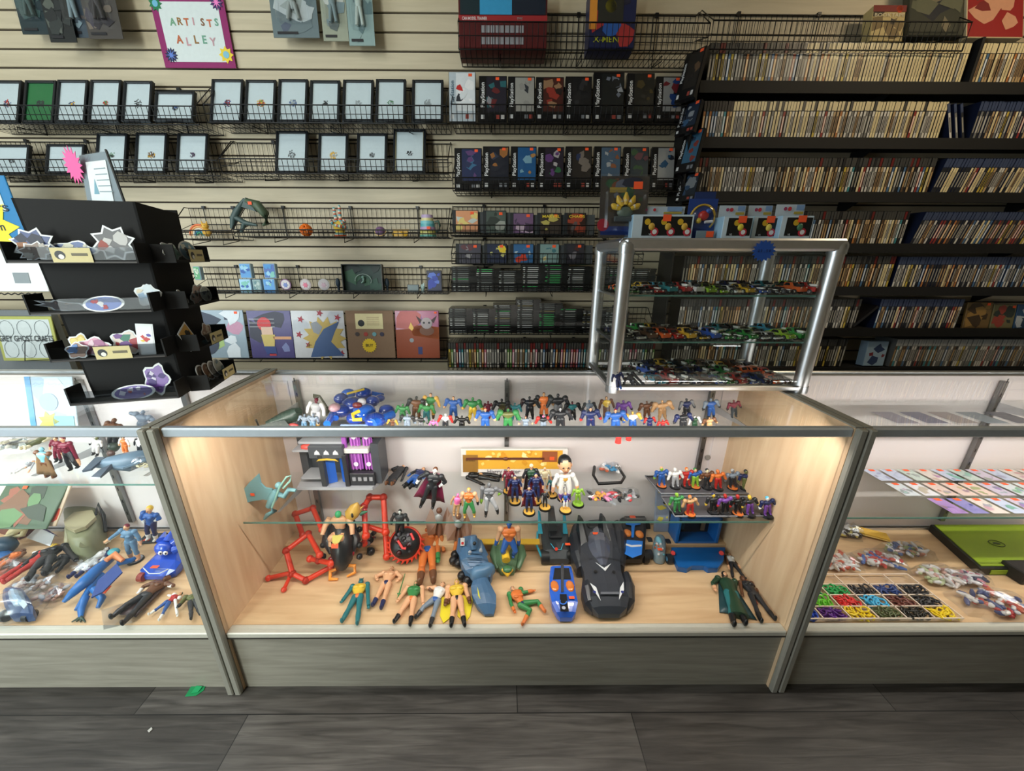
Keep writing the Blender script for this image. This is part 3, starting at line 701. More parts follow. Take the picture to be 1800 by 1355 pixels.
flatart('game_case', 1697, 531, 1742, 577, 1.25, 1.27, 'brown game case facing out with a round face on the cover', 'game case', ((110, 86, 46), (150, 116, 60), (60, 44, 26)), seed=2, st=(.8, .92))
flatart('game_case', 1744, 535, 1784, 577, 1.25, 1.27, 'olive game case facing out beside the brown one', 'game case', ((112, 106, 72), (150, 60, 50), (40, 52, 50)), seed=3, st=(.85, .9))
flatart('game_case', 1786, 535, 1840, 577, 1.25, 1.27, 'blue striped game case facing out at the right edge', 'game case', ((30, 70, 110), (20, 50, 80), (180, 190, 200)), seed=4)
flatart('game_box', 1522, 600, 1558, 643, 1.24, 1.25, 'dark blue and white box filling the gap on the lowest media shelf', 'box', ((150, 176, 200), (40, 60, 100), (120, 40, 50)), 4, .05, seed=5)
m = MB(); a = P(1500, 577, Y=1.24); R = rot('Y', .75); m.box((a.x+.045, 1.30, a.z+.068), (.014, .13, .16), M((30, 28, 30), .3), R); tag(m.build('game_case'), 'dark game case lying slanted in the gap of the sixth shelf', 'game case')
# ---- on the high baskets
def dr_box(p, o, u, v, w, h):
    for i in range(9):
        for j in range(2): p.rect(o, u, v, w*(.25+.055*i), h*(.05+.19*j), w*(.295+.055*i), h*(.17+.19*j), M((150, 150, 156), .5), .0002)
    p.rect(o, u, v, 0, h*.41, w, h*.52, M((150, 34, 38), .5), .0002); p.text('CAN MODEL TRAINER', o, u, v, w*.18, h*.465, h*.05, M((226, 220, 220), .5), w=w*.28); p.rect(o, u, v, w*.66, h*.44, w*.72, h*.49, M((220, 220, 220), .5), .0002)
    p.rect(o+u.cross(v)*.0003, u, v, w*.02, h*.53, w*.24, h*.99, M((18, 40, 48), .4), .0002); p.rect(o+u.cross(v)*.0003, u, v, w*.24, h*.53, w*.60, h*.99, M((54, 150, 200), .4), .0002); p.rect(o+u.cross(v)*.0003, u, v, w*.60, h*.53, w*.98, h*.99, M((20, 30, 46), .4), .0002)
flatart('boxed_set', 806, -26, 962, 84, 1.235, 1.26, 'wide dark red and blue box on the high basket', 'box', ((84, 22, 24),), 0, .12, seed=8, draw=dr_box)
def dr_x(p, o, u, v, w, h):
    p.rect(o, u, v, 0, h*.3, w*.16, h, M((214, 140, 50), .5), .0002); p.rect(o, u, v, w*.18, h*.42, w*.72, h*.98, M((40, 40, 34), .5), .0002)
    p.text('X-MEN', o, u, v, w*.38, h*.13, h*.10, M((170, 176, 40), .5), w=w*.55); p.disc(o, u, v, w*.45, h*.68, w*.12, M((150, 140, 40), .5), .0002)
flatart('boxed_toy', 1036, -24, 1118, 84, 1.235, 1.26, 'navy and yellow boxed toy on the high basket', 'box', ((28, 34, 72), (40, 90, 170), (190, 190, 190), (170, 50, 50), (30, 30, 50)), 10, .09, seed=9, draw=dr_x)
def dr_b(p, o, u, v, w, h):
    p.rect(o, u, v, 0, h*.82, w, h, M((120, 30, 24), .5), .0002); p.text('BOOKTAPE', o, u, v, w*.5, h*.72, h*.1, M((210, 200, 170), .5), w=w*.9); p.disc(o, u, v, w*.8, h*.9, w*.1, STK, .0002)
flatart('boxed_film', 1532, 10, 1590, 72, 1.27, 1.30, 'upright box with red top and pale lower half above the cream cases', 'box', ((196, 176, 122), (120, 100, 60), (60, 50, 40)), 6, .05, seed=10, draw=dr_b)
flatart('large_book', 1598, -40, 1694, 62, 1.25, 1.33, 'large dark book with an olive cover leaning on the high basket', 'book', ((60, 62, 52), (96, 98, 78), (30, 34, 44), (120, 112, 90)), 9, .03, seed=11)
flatart('large_book', 1700, -50, 1800, 66, 1.24, 1.33, 'large red book with a white edge at the top right corner', 'book', ((150, 34, 34), (206, 150, 120), (60, 90, 80), (120, 30, 30)), 8, .03, seed=12, base=(220, 200, 160))
# ================================================================== sign, hanging packs, ornaments, prints on the left wall
def hang(x0, y0, x1, y1, label, cols, seed, bubble=True, Yb=1.30, clear=False, st=None):
    o, u, v, w, h = slab(x0, y0, x1, y1, Yb, Yb+.02); n = u.cross(v); rnd = random.Random(seed); R = Matrix((u, v, n)).transposed()
    t = thing('blister_pack', label, 'packaged toy', o+u*w/2)
    m = MB(); m.box(o+u*w/2+v*h/2-n*.002, (w, h, .003), M(cols[0], .35), R); blobs(m, o, u, v, .004, .004, w-.004, h-.004, cols, 14, rnd, .0002)
    m.rect(o+n*.0022, u, v, w*.1, h*.05, w*.55, h*.09, M((30, 30, 36), .4), .0002); m.build('printed_card', t)
    if bubble:
        m = MB(); m.box(o+u*w*.5+v*h*.55+n*.018, (w*.66, h*.7, .034), PLASTIC, R, bev=.006); m.build('clear_bubble', t)
        m = MB(); c0 = M(cols[1], .5); m.ell(o+u*w*.5+v*h*.6+n*.014, (.016, .011, .05), c0, R=rot('X', .0)); m.ell(o+u*w*.5+v*h*.82+n*.014, .013, M(cols[2], .5)); m.cyl(o+u*w*.45+v*h*.5+n*.014, o+u*w*.38+v*h*.25+n*.014, .009, .007, c0); m.cyl(o+u*w*.55+v*h*.5+n*.014, o+u*w*.62+v*h*.25+n*.014, .009, .007, c0)
        m.build('packed_figure', t)
    m = MB(); m.cyl(o+u*w*.5+v*h*.97-n*.002, Vector((o.x+w*.5, WY, (o+v*h).z-.004)), .002, .002, METAL, 6); m.build('peg_hook', t)
    if st: price(t, o, u, v, w*st[0], h*st[1], .02, .0045)
dgt = ((28, 36, 40), (52, 66, 66), (90, 100, 96))
hang(24, -60, 78, 60, 'dark teal hanging toy pack, leftmost at the top', ((34, 50, 56), (60, 84, 84), (30, 36, 44), (44, 56, 60)), 1)
hang(72, -60, 119, 74, 'black hanging card with an orange sticker and pale picture', ((26, 30, 32), (80, 86, 80), (40, 46, 46), (30, 34, 36)), 2, False, 1.27, st=(.42, .66))
hang(108, -60, 150, 66, 'blue grey hanging pack with a clear edge', ((60, 72, 84), (120, 140, 150), (50, 50, 64), (100, 90, 90)), 3, True, 1.29)
hang(142, -60, 203, 68, 'brownish hanging toy pack, rightmost of the left group', ((70, 66, 64), (44, 40, 46), (110, 100, 90), (60, 56, 70)), 4, True, 1.28)
hang(474, -50, 556, 66, 'wide pale blue hanging pack beside the sign', ((100, 116, 122), (150, 160, 160), (80, 90, 110), (176, 186, 190)), 5)
hang(563, -50, 608, 72, 'narrow clear hanging pack in the middle of three', ((150, 156, 140), (120, 140, 146), (90, 100, 100), (196, 200, 196)), 6)
hang(609, -50, 655, 80, 'pale green hanging pack with rounded clear shell', ((136, 160, 160), (176, 190, 186), (90, 116, 120), (150, 170, 170)), 7, True)

# the paper sign
o = P(291, 119, Y=1.375); w = P(415, 119, Y=1.375).x-o.x; h = P(350, -6, Y=1.375).z-o.z; u, v = EX, EZ; n = -EY
t = thing('paper_sign', 'white paper sign with magenta border and four paper flowers', 'sign', o+u*w/2)
m = MB(); m.rect(o, u, v, 0, 0, w, h, M((140, 30, 100), .7), .003); m.rect(o+n*.001, u, v, w*.09, h*.085, w*.91, h*.93, M((214, 224, 226), .8), .0008)
lc = [(110, 160, 130), (150, 110, 60), (190, 100, 60), (200, 150, 160), (130, 90, 60), (200, 104, 66), (110, 160, 140)]
for i, ch in enumerate('ARTISTS'): m.text(ch, o+n*.0015, u, v, w*(.25+.095*i)+(.01 if i > 3 else 0), h*(.645+(.01 if i % 2 else .0)-(.025 if i == 5 else 0)), h*.10, M(lc[i], .7))
for i, ch in enumerate('ALLEY'): m.text(ch, o+n*.0015, u, v, w*(.29+.115*i), h*(.40-(.03 if i in (1, 4) else 0)), h*.11, M((lc[2], lc[3], lc[1], lc[6], (190, 150, 160))[i], .7))
m.build('sheet', t)
for nm, fx, fy, c1, c2, k, r in (('green', .07, .90, (32, 120, 76), (110, 180, 214), 9, .032), ('pink', .90, .92, (60, 44, 96), (240, 130, 200), 11, .032), ('navy', .13, .18, (34, 36, 74), (96, 130, 214), 13, .032), ('yellow', .90, .19, (236, 206, 60), (130, 190, 214), 8, .036)):
    m = MB(); q = o+n*.0025; m.star(q, u, v, w*fx, h*fy, r*.66, r, k, M(c1, .7), .0012)
    if nm in ('pink', 'navy'):
        m.star(q+n*.001, u, v, w*fx, h*fy, r*.22, r*.82, 8, M(c2, .7), .0008)
    else: m.disc(q+n*.001, u, v, w*fx, h*fy, r*.42, M(c2, .7), .0008)
    m.build('paper_flower', t, label='%s paper flower' % nm)

# ---- printed toys on the third basket
zC = P(600, 417, Y=YF).z+.003
def gat(px, py=None, Y=1.28, z=None): p = P(px, 400, Y=Y); return Vector((p.x, Y, zC if z is None else z))
# rainbow ornament
c = gat(352); m = MB(); t = thing('rainbow_ornament', 'rainbow ornament with a yellow cat on the left wall basket', 'ornament', c)
for i, cc in enumerate(((226, 120, 76), (230, 170, 110), (230, 220, 200), (80, 150, 190), (60, 150, 120))):
    r = .052-.0095*i; m.tube([c+Vector((-.01+r*math.cos(a*PI/12), 0, .006+r*math.sin(a*PI/12)*1.05)) for a in range(13)], .0050, M(cc, .5), 7)
m.build('arch', t)
m = MB(); y_ = M((226, 176, 70), .5); cc = c+Vector((.045, -.02, .0)); m.ell(cc+Vector((0, 0, .022)), (.022, .018, .022), y_); m.ell(cc+Vector((0, -.004, .052)), (.018, .016, .015), y_)
for s in (-1, 1): m.cyl(cc+Vector((s*.011, -.004, .060)), cc+Vector((s*.014, -.004, .078)), .006, .001, y_); m.ell(cc+Vector((s*.006, -.019, .053)), .002, BLK, 6, 5)
m.build('cat', t)
# horned skull-like mask on its side
c = gat(437); t = thing('shark_figure', 'grey green open jawed ornament with an orange sticker', 'ornament', c)
m = MB(); g1 = M((64, 84, 84), .5, bump=.3); g2 = M((74, 92, 72), .5, bump=.3)
def pt3(px, py, Y=1.27): return P(px, py, Y=Y)
m.tube([pt3(432, 352), pt3(452, 360), pt3(466, 376), pt3(470, 392), pt3(462, 396)], [.012, .024, .022, .014, .006], g2, 9)
m.tube([pt3(430, 350), pt3(416, 372), pt3(410, 384), pt3(408, 402)], [.008, .018, .016, .010], g1, 9)
m.tube([pt3(414, 382), pt3(432, 392), pt3(452, 396)], [.014, .013, .006], g1, 8)
m.tube([pt3(430, 391), pt3(424, 408)], [.012, .009], g1, 8)
m.prism([pt3(420, 362, 1.262), pt3(431, 347, 1.262), pt3(450, 372, 1.262)], (0, -1, 0), .02, g1)
m.build('body', t); p = pt3(439, 357, 1.245); price(t, p, EX, EZ, 0, 0, .02, .001)
# orange knot ball
c = gat(539); m = MB(); oc = M((240, 120, 30), .45); rnd = random.Random(4); cc = c+Vector((0, -.01, .035))
for i in range(14):
    d = Vector((rnd.uniform(-1, 1), rnd.uniform(-1, 1), rnd.uniform(-1, 1))).normalized(); e = d.orthogonal().normalized(); f = d.cross(e)
    m.tube([cc+(d*.018+(e*math.cos(a)+f*math.sin(a))*.022)*1.0 for a in [k*PI/4 for k in range(8)]], .0052, oc, 5, True)
tag(m.build('knot_ball'), 'orange knotted ball ornament in the wall basket', 'ornament')
# painted hand with two raised fingers
c = gat(597); t = thing('hand_ornament', 'painted hand ornament with two raised striped fingers', 'ornament', c)
m = MB(); yl = M((226, 190, 70), .5); m.cyl(c, c+Vector((0, 0, .012)), .030, .030, M((206, 96, 50), .5), 14); m.cyl(c+Vector((0, 0, .012)), c+Vector((0, 0, .022)), .028, .026, M((130, 190, 190), .5), 14)
m.cyl(c+Vector((0, 0, .022)), c+Vector((0, 0, .05)), .022, .031, yl, 12); m.ell(c+Vector((0, 0, .058)), (.034, .016, .026), yl); m.build('palm', t)
def finger(pts, r, nm='finger'):
    m = MB(); K = 9
    cs = ((110, 180, 190), (206, 90, 60), (230, 220, 200))
    for k in range(K):
        def at(f):
            f = f*(len(pts)-1); i = min(int(f), len(pts)-2); return Vector(pts[i]).lerp(Vector(pts[i+1]), f-i)
        m.cyl(c+at(k/K), c+at((k+1)/K), r*(1-.25*k/K), r*(1-.25*(k+1)/K), M(cs[k % 3], .5), 8)
    m.ell(c+Vector(pts[-1]), r*.76, M(cs[0], .5), 8, 6); m.build(nm, t)
finger([(-.012, 0, .075), (-.016, 0, .115), (-.018, 0, .142)], .010); finger([(.010, 0, .075), (.010, 0, .12), (.012, 0, .152)], .010)
finger([(-.03, 0, .066), (-.038, -.016, .085), (-.026, -.028, .070)], .009); finger([(.03, 0, .066), (.036, -.016, .082), (.026, -.028, .068)], .009); finger([(.038, 0, .05), (.02, -.028, .052), (-.008, -.032, .058)], .009, 'thumb')
# small purple ball, gold folded tray, tiered mug
c = gat(668); t = thing('striped_ball', 'small purple ball with a cream band', 'ornament', c); m = MB(); m.ell(c+Vector((0, 0, .028)), .028, M((120, 90, 130), .4), 16, 12); m.build('ball', t)
m = MB(); m.tube([c+Vector((.0288*math.cos(a), .0288*math.sin(a)*.7, .028+.0288*math.sin(a)*.7)) for a in [k*PI/8 for k in range(16)]], .003, M((224, 200, 130), .5), 5, True); m.build('band', t)
c = gat(704); m = MB(); gd = M((206, 160, 40), .4); m.prism([c+Vector(q) for q in ((-.045, 0, .042), (.045, 0, .042), (.03, 0, 0), (-.03, 0, 0))], (0, -1, 0), .004, gd); m.prism([c+Vector(q) for q in ((-.045, -.02, .020), (-.015, -.03, .034), (.0, -.03, .030), (.045, -.02, .020), (.03, -.03, 0), (-.03, -.03, 0))], (0, -1, 0), .004, gd); m.bx(c.x-.03, c.x+.03, c.y-.03, c.y, c.z, c.z+.004, gd)
tag(m.build('gold_tray'), 'small folded gold tray between the ball and the tiered mug', 'ornament')
c = gat(752, Y=1.275); t = thing('tiered_mug', 'pastel tiered mug with a handle and orange sticker', 'mug', c); m = MB()
z = 0
for hh, r0, r1, cc in ((.014, .046, .044, (100, 170, 160)), (.020, .043, .042, (196, 190, 110)), (.018, .042, .041, (176, 150, 190)), (.016, .038, .038, (90, 170, 180)), (.014, .038, .036, (120, 190, 200)), (.014, .032, .032, (214, 206, 150)), (.016, .032, .030, (180, 160, 200))):
    m.cyl(c+Vector((0, 0, z)), c+Vector((0, 0, z+hh)), r0, r1, M(cc, .4), 22); z += hh
m.build('cup', t)
m = MB(); m.tube([c+Vector(q) for q in ((.04, 0, .078), (.058, 0, .082), (.066, 0, .06), (.060, 0, .036), (.042, 0, .03))], .006, M((60, 90, 80), .4), 7); m.build('handle', t); price(t, c+Vector((.012, -.043, .046)), EX, EZ, 0, 0, .018, .001)

# ---- fourth basket
zD = P(600, 516, Y=YF).z+.003
def tin(x0, y0, x1, y1, label, cols, seed):
    o, u, v, w, h = slab(x0, y0, x1, y1, 1.235, 1.24); n = u.cross(v); rnd = random.Random(seed); R = Matrix((u, v, n)).transposed(); m = MB()
    m.box(o+u*w/2+v*h/2-n*.014, (w, h, .028), M((150, 180, 200), .2, alpha=1), R, bev=.003); m.rect(o+n*.0006, u, v, .004, .004, w-.004, h-.004, M(cols[0], .3), .0003); blobs(m, o, u, v, .005, .005, w-.005, h-.005, cols[1:], 7, rnd, .0009)
    tag(m.build('glitter_box'), label, 'small box', 'blue glitter boxes in the wall basket')
bl = ((60, 140, 206), (40, 90, 170), (150, 200, 230), (120, 190, 180))
tin(421, 463, 441, 489, 'blue glitter box on top of the left pair', bl, 1); tin(421, 490, 442, 516, 'pale blue glitter box under the left pair', bl[2:]+bl[:2], 2); tin(444, 491, 459, 514, 'grey green glitter box between the two stacks', ((120, 150, 150), (90, 130, 140), (170, 190, 190)), 3)
tin(463, 463, 484, 489, 'dark blue glitter box on top of the right pair', bl[1:]+bl[:1], 4); tin(463, 490, 484, 516, 'blue green glitter box under the right pair', bl, 5)
tin(340, 468, 352, 492, 'small green card box beside the black sticker rack', ((60, 150, 90), (190, 210, 190)), 6)
def coaster(px, py, r, label, c1, c2):
    p = P(px, py, Y=1.25); m = MB(); a = p+Vector((0, .004, 0)); m.cyl(a, p, r, r, M(c1, .5), 24); m.cyl(p, p+Vector((0, -.0015, 0)), r*.82, r*.82, M((206, 200, 204), .5), 24); m.star(p+Vector((0, -.003, 0)), EX, EZ, 0, -r*.1, r*.3, r*.55, 6, M(c2, .5), .001)
    tag(m.build('round_coaster'), label, 'coaster', 'round coasters')
coaster(502, 500, .030, 'violet rimmed round coaster beside the glitter boxes', (120, 80, 120), (110, 130, 190)); coaster(537, 500, .031, 'round coaster with a pink centre', (190, 180, 180), (226, 120, 150)); coaster(569, 500, .031, 'pale round coaster with a faint pink grey centre', (200, 200, 204), (210, 180, 196))
o, u, v, w, h = slab(601, 464, 672, 514, 1.235, 1.25); n = u.cross(v); R = Matrix((u, v, n)).transposed()
t = thing('shadow_box', 'dark green shadow box with a pale curled figure', 'shadow box', o+u*w/2); m = MB(); b = .005
for q in ((0, 0, b, h), (w-b, 0, w, h), (b, 0, w-b, b), (b, h-b, w-b, h)): m.box(o+u*(q[0]+q[2])/2+v*(q[1]+q[3])/2-n*.015, (q[2]-q[0], q[3]-q[1], .032), M((24, 26, 26), .4), R)
m.rect(o-n*.028, u, v, 0, 0, w, h, M((20, 24, 24), .4), .003); m.build('frame', t)
m = MB(); m.rect(o-n*.024, u, v, b, b, w-b, h-b, M((18, 50, 46), .5), .002); blobs(m, o, u, v, b, b, w-b, h-b, ((24, 70, 56), (14, 36, 36), (40, 84, 60)), 10, random.Random(3), -.022); m.build('backdrop', t)
m = MB(); cc = o+u*w*.5+v*h*.45-n*.014; m.tube([cc+u*(.045*math.cos(a))+v*(.036*math.sin(a)-.004) for a in [-.4+k*.33 for k in range(12)]], .0016, M((170, 190, 184), .4), 5); m.ell(cc+v*.014, .009, M((120, 160, 150), .4)); m.tube([cc+v*.006, cc-v*.010+u*.004, cc-v*.016-u*.01], [.008, .009, .004], M((130, 166, 156), .4), 7); m.build('curled_figure', t)
for i, (x, lbl) in enumerate(((594, 'dark blue fin shape behind the left of the shadow box'), (680, 'dark blue fin shape behind the right of the shadow box'))):
    p = P(x, 497, Y=1.28); m = MB(); m.ell(p, (.014, .01, .026), M((30, 50, 66), .5)); m.cyl(p+Vector((0, 0, -.02)), Vector((p.x, p.y, zD)), .006, .006, M((30, 50, 66), .5)); tag(m.build('fin_ornament'), lbl, 'ornament')
o, u, v, w, h = slab(716, 500, 736, 514, 1.235, 1.24); m = MB(); m.rect(o, u, v, 0, 0, w, h, M((36, 46, 50), .4), .02); m.rect(o+EY*-.0006, u, v, .004, .003, w-.004, h-.003, M((90, 110, 116), .4), .0003); tag(m.build('small_tin'), 'small dark tin in the wall basket left of the blue frame', 'tin')
p = P(743, 505, Y=1.27); m = MB(); m.ell(p, (.014, .012, .018), M((170, 200, 200), .4)); m.ell(p+Vector((.008, -.004, .012)), (.006, .005, .014), M((190, 210, 210), .4)); m.cyl(p, Vector((p.x, p.y, zD)), .008, .012, M((170, 200, 200), .4)); tag(m.build('small_bust'), 'small pale ornament beside the blue square frame', 'ornament')
flatart('picture_frame', 750, 475, 777, 514, 1.235, 1.245, 'small navy frame with a bright blue square picture', 'picture frame', ((20, 30, 70), (50, 70, 170), (90, 120, 210)), 8, .012, seed=2, base=(14, 16, 30), rim=.006)

# ---- flat art prints on the wire rail
def pr_red(p, o, u, v, w, h):
    for i in range(3): p.rect(o, u, v, .01, h*(.82-.08*i), w*.62, h*(.83-.08*i), M((200, 204, 210), .4), .0002)
    p.disc(o, u, v, w*.38, h*.72, w*.16, M((206, 60, 66), .5), .0002); p.rect(o+u.cross(v)*.0003, u, v, w*.3, h*.5, w*.56, h*.66, M((222, 190, 170), .5), .0002)
    p.poly(o, u, v, [(w*.28, h*.5), (w*.6, h*.5), (w*.56, h*.25), (w*.32, h*.25)], M((206, 186, 110), .5), .0002); p.rect(o, u, v, w*.55, h*.40, w*.97, h*.46, M((214, 160, 120), .5), .0002)
    p.poly(o, u, v, [(w*.3, h*.25), (w*.58, h*.25), (w*.6, h*.08), (w*.36, h*.08)], M((40, 66, 130), .5), .0002); p.rect(o, u, v, w*.42, h*.05, w*.58, h*.10, M((196, 50, 50), .5), .0002)
def pr_script(p, o, u, v, w, h):
    p.star(o, u, v, w*.6, h*.42, w*.30, w*.42, 14, M((196, 170, 90), .5), .0002); p.poly(o+u.cross(v)*.0004, u, v, [(w*.3, h*.02), (w*.95, h*.05), (w*.72, h*.35), (w*.9, h*.78), (w*.6, h*.62), (w*.42, h*.35)], M((60, 90, 140), .5), .0002)
    p.poly(o+u.cross(v)*.0007, u, v, [(w*.36, h*.74), (w*.48, h*.78), (w*.58, h*.66), (w*.5, h*.5), (w*.40, h*.55)], M((150, 156, 166), .5), .0002)
    for x, y in ((.18, .82), (.55, .95), (.88, .86), (.12, .5), (.28, .28), (.45, .1), (.9, .1)): p.star(o, u, v, w*x, h*y, w*.03, w*.07, 5, M((160, 40, 60), .5), .0002)
def pr_card(p, o, u, v, w, h):
    p.rect(o, u, v, w*.2, h*.62, w*.78, h*.94, M((224, 214, 166), .6), .0004); p.disc(o+u.cross(v)*.0003, u, v, w*.32, h*.74, w*.07, M((30, 34, 36), .5), .0002)
    for i in range(5): p.rect(o+u.cross(v)*.0003, u, v, w*.44, h*(.70+.04*i), w*.7, h*(.71+.04*i), M((170, 140, 110), .5), .0002)
    for x, c in ((.22, (60, 50, 50)), (.4, (170, 60, 50)), (.58, (110, 170, 180)), (.74, (40, 36, 66))): p.disc(o, u, v, w*x, h*.51, w*.045, M(c, .5), .001)
    p.star(o, u, v, w*.46, h*.27, w*.13, w*.16, 18, M((240, 206, 50), .7), .001); p.text('BUY', o+u.cross(v)*.001, u, v, w*.46, h*.27, h*.06, M((60, 50, 30), .5))
def pr_desert(p, o, u, v, w, h):
    p.poly(o, u, v, [(0, h*.6), (w*.3, h*.62), (w*.5, h*.70), (w, h*.66), (w, 0), (0, 0)], M((150, 66, 30), .5), .0002); p.poly(o, u, v, [(w*.35, h*.62), (w*.6, h*.70), (w, h*.66), (w, h*.4), (w*.4, h*.48)], M((214, 110, 50), .5), .0002)
    q = u.cross(v)*.0004; p.disc(o+q, u, v, w*.72, h*.58, w*.17, M((110, 66, 44), .5), .0002, ry=h*.1); p.disc(o+q*2, u, v, w*.72, h*.74, w*.13, M((170, 160, 164), .5), .0002)
    for s in (-1, 1): p.poly(o+q, u, v, [(w*(.72+s*.1), h*.8), (w*(.72+s*.24), h*.90), (w*(.72+s*.16), h*.74)], M((60, 36, 40), .5), .0002); p.disc(o+q*3, u, v, w*(.72+s*.06), h*.75, w*.025, M((40, 40, 50), .5), .0002)
    p.poly(o+q, u, v, [(w*.30, h*.64), (w*.36, h*.76), (w*.42, h*.64), (w*.38, h*.58)], M((250, 206, 110), .5), .0002); p.disc(o+q, u, v, w*.36, h*.38, w*.05, M((150, 160, 170), .5), .0002); p.rect(o+q, u, v, w*.5, h*.08, w*.6, h*.24, M((50, 60, 120), .5), .0002)
flatart('art_print', 352, 545, 432, 629, 1.27, 1.30, 'glossy blue white art print partly behind the sticker rack', 'art print', ((150, 170, 186), (220, 230, 240), (60, 70, 90), (170, 200, 130), (200, 150, 180)), 14, .006, seed=21, st=(.85, .95), rough=.25)
flatart('art_print', 438, 546, 514, 629, 1.27, 1.30, 'purple art print of a person in a red hat', 'art print', ((80, 74, 126), (60, 62, 80), (120, 130, 180)), 5, .004, seed=22, draw=pr_red, rough=.25)
flatart('art_print', 515, 546, 607, 629, 1.27, 1.30, 'white art print with gold burst and blue shape', 'art print', ((206, 208, 214), (190, 196, 206)), 3, .004, seed=23, draw=pr_script, rough=.25)
flatart('cardboard_sign', 610, 546, 693, 629, 1.265, 1.295, 'brown cardboard sheet with a cream card and yellow burst', 'sign', ((140, 114, 92),), 0, .005, draw=pr_card, rough=.8)
flatart('art_print', 696, 546, 772, 629, 1.27, 1.30, 'orange desert art print at the right end of the rail', 'art print', ((170, 90, 130), (150, 110, 160), (196, 110, 110)), 4, .012, seed=25, draw=pr_desert, st=(.93, .96, .014), rough=.25)

# ---- far left: poster, white panel, craft sign
def pr_post(p, o, u, v, w, h):
    p.rect(o, u, v, w*.1, h*.5, w*.86, h*.98, M((214, 230, 230), .5), .0002); p.star(o+u.cross(v)*.0003, u, v, w*.5, h*.28, w*.28, w*.46, 9, M((240, 226, 60), .5), .0002); p.text('Stickers', o+u.cross(v)*.0006, u, v, w*.5, h*.56, h*.13, M((40, 60, 80), .5), w=w*.8); p.text('Sm', o+u.cross(v)*.0008, u, v, w*.66, h*.28, h*.12, M((30, 40, 60), .5))
flatart('poster', -96, 308, 30, 432, 1.10, 1.10, 'blue bordered poster at the left edge', 'poster', ((40, 130, 190),), 0, .006, draw=pr_post, rough=.3)
def pr_lap(p, o, u, v, w, h): p.rect(o, u, v, w*.72, h*.2, w*.86, h*.45, M((140, 150, 156), .5), .0003)
flatart('white_panel', -120, 438, 76, 512, 1.05, 1.07, 'bright white rectangular panel standing left of the sticker rack', 'panel', ((236, 240, 244),), 0, .02, draw=pr_lap)
m = MB(); a = P(-200, 545, Y=1.18); b = P(124, 652, Y=1.18); m.bx(a.x, b.x, 1.19, 1.22, .30, a.z, M((120, 126, 130), .6)); tag(m.build('grey_board'), 'grey board standing behind the craft sign at left', 'board')
def pr_gg(p, o, u, v, w, h):
    for i in range(3):
        for j in (0, 1): p.tube([o+u*(w*(.2+.3*i)+w*.12*math.cos(k*PI/6))+v*(h*(.26+.46*j)+h*.19*math.sin(k*PI/6)) for k in range(12)], .0010, M((150, 160, 166), .5), 4, True)
    p.text('GREY GHOST CRAFTS', o+u.cross(v)*.001, u, v, w*.5, h*.5, h*.13, M((50, 56, 60), .5), w=w*.94)
flatart('craft_sign', -4, 556, 98, 634, 1.14, 1.17, 'white craft sign with a yellow green border and outlined ghosts', 'sign', ((204, 214, 216),), 0, .006, draw=pr_gg, base=(176, 180, 96), rim=.016)
t = thing('wire_easel', 'thin black wire easel in front of the craft sign', 'easel', P(70, 632, Y=1.12)); m = MB(); m.tube([P(44, 634, Y=1.12), P(44, 598, Y=1.12), P(94, 598, Y=1.12), P(94, 632, Y=1.12)], .002, WIRE, 5); m.cyl(P(44, 634, Y=1.12), P(94, 632, Y=1.12), .002, .002, WIRE, 5); m.build('wire', t)
m = MB(); m.tube([P(x, 515+(3 if i % 2 else 0), Y=1.04) for i, x in enumerate(range(-10, 80, 6))], .003, WIRE, 5); tag(m.build('cable'), 'black crinkled cable below the white panel', 'cable')

# ---- cardboard sticker rack
ZC = .986
A = math.radians(14); U = Vector((math.cos(A), math.sin(A), 0)); V = Vector((-math.sin(A), math.cos(A), 0))
O = Vector((-1.245, .178, ZC+.0)); BW, BD, BH = .232, .20, .552
CB = M((6, 7, 9), .8); LIP = glass('smoky_acrylic', (.62, .64, .66), .008, .04)
t = thing('sticker_rack', 'tall black cardboard rack holding stickers on four tiers', 'display rack', O+U*BW/2+V*BD/2)
Rk = Matrix((U, V, EZ)).transposed()
m = MB()
def rb(m, u0, u1, v0, v1, z0, z1, mat): m.box(O+U*(u0+u1)/2+V*(v0+v1)/2+EZ*(z0+z1)/2, (u1-u0, v1-v0, z1-z0), mat, Rk)
TP = .018
m.prism([O, O+U*BW, O+U*(BW+.01)+EZ*BH, O-U*TP+EZ*BH], -V, .006, CB); m.build('front_board', t)
m = MB(); m.prism([O+U*BW, O+U*BW+V*BD, O+U*(BW+.01)+V*BD+EZ*(BH-.01), O+U*(BW+.01)+EZ*BH], U, .006, CB); m.build('side_board', t)
m = MB(); m.prism([O+V*BD+U*BW, O+V*BD, O+V*BD-U*TP+EZ*BH, O+V*BD+U*(BW+.01)+EZ*BH], V, .006, CB); m.prism([O+V*BD, O, O-U*TP+EZ*BH, O-U*TP+V*BD+EZ*BH], -U, .006, CB); m.build('back_board', t)
tiers = [.005, .135, .265, .395]
BR = M((38, 30, 28), .5)
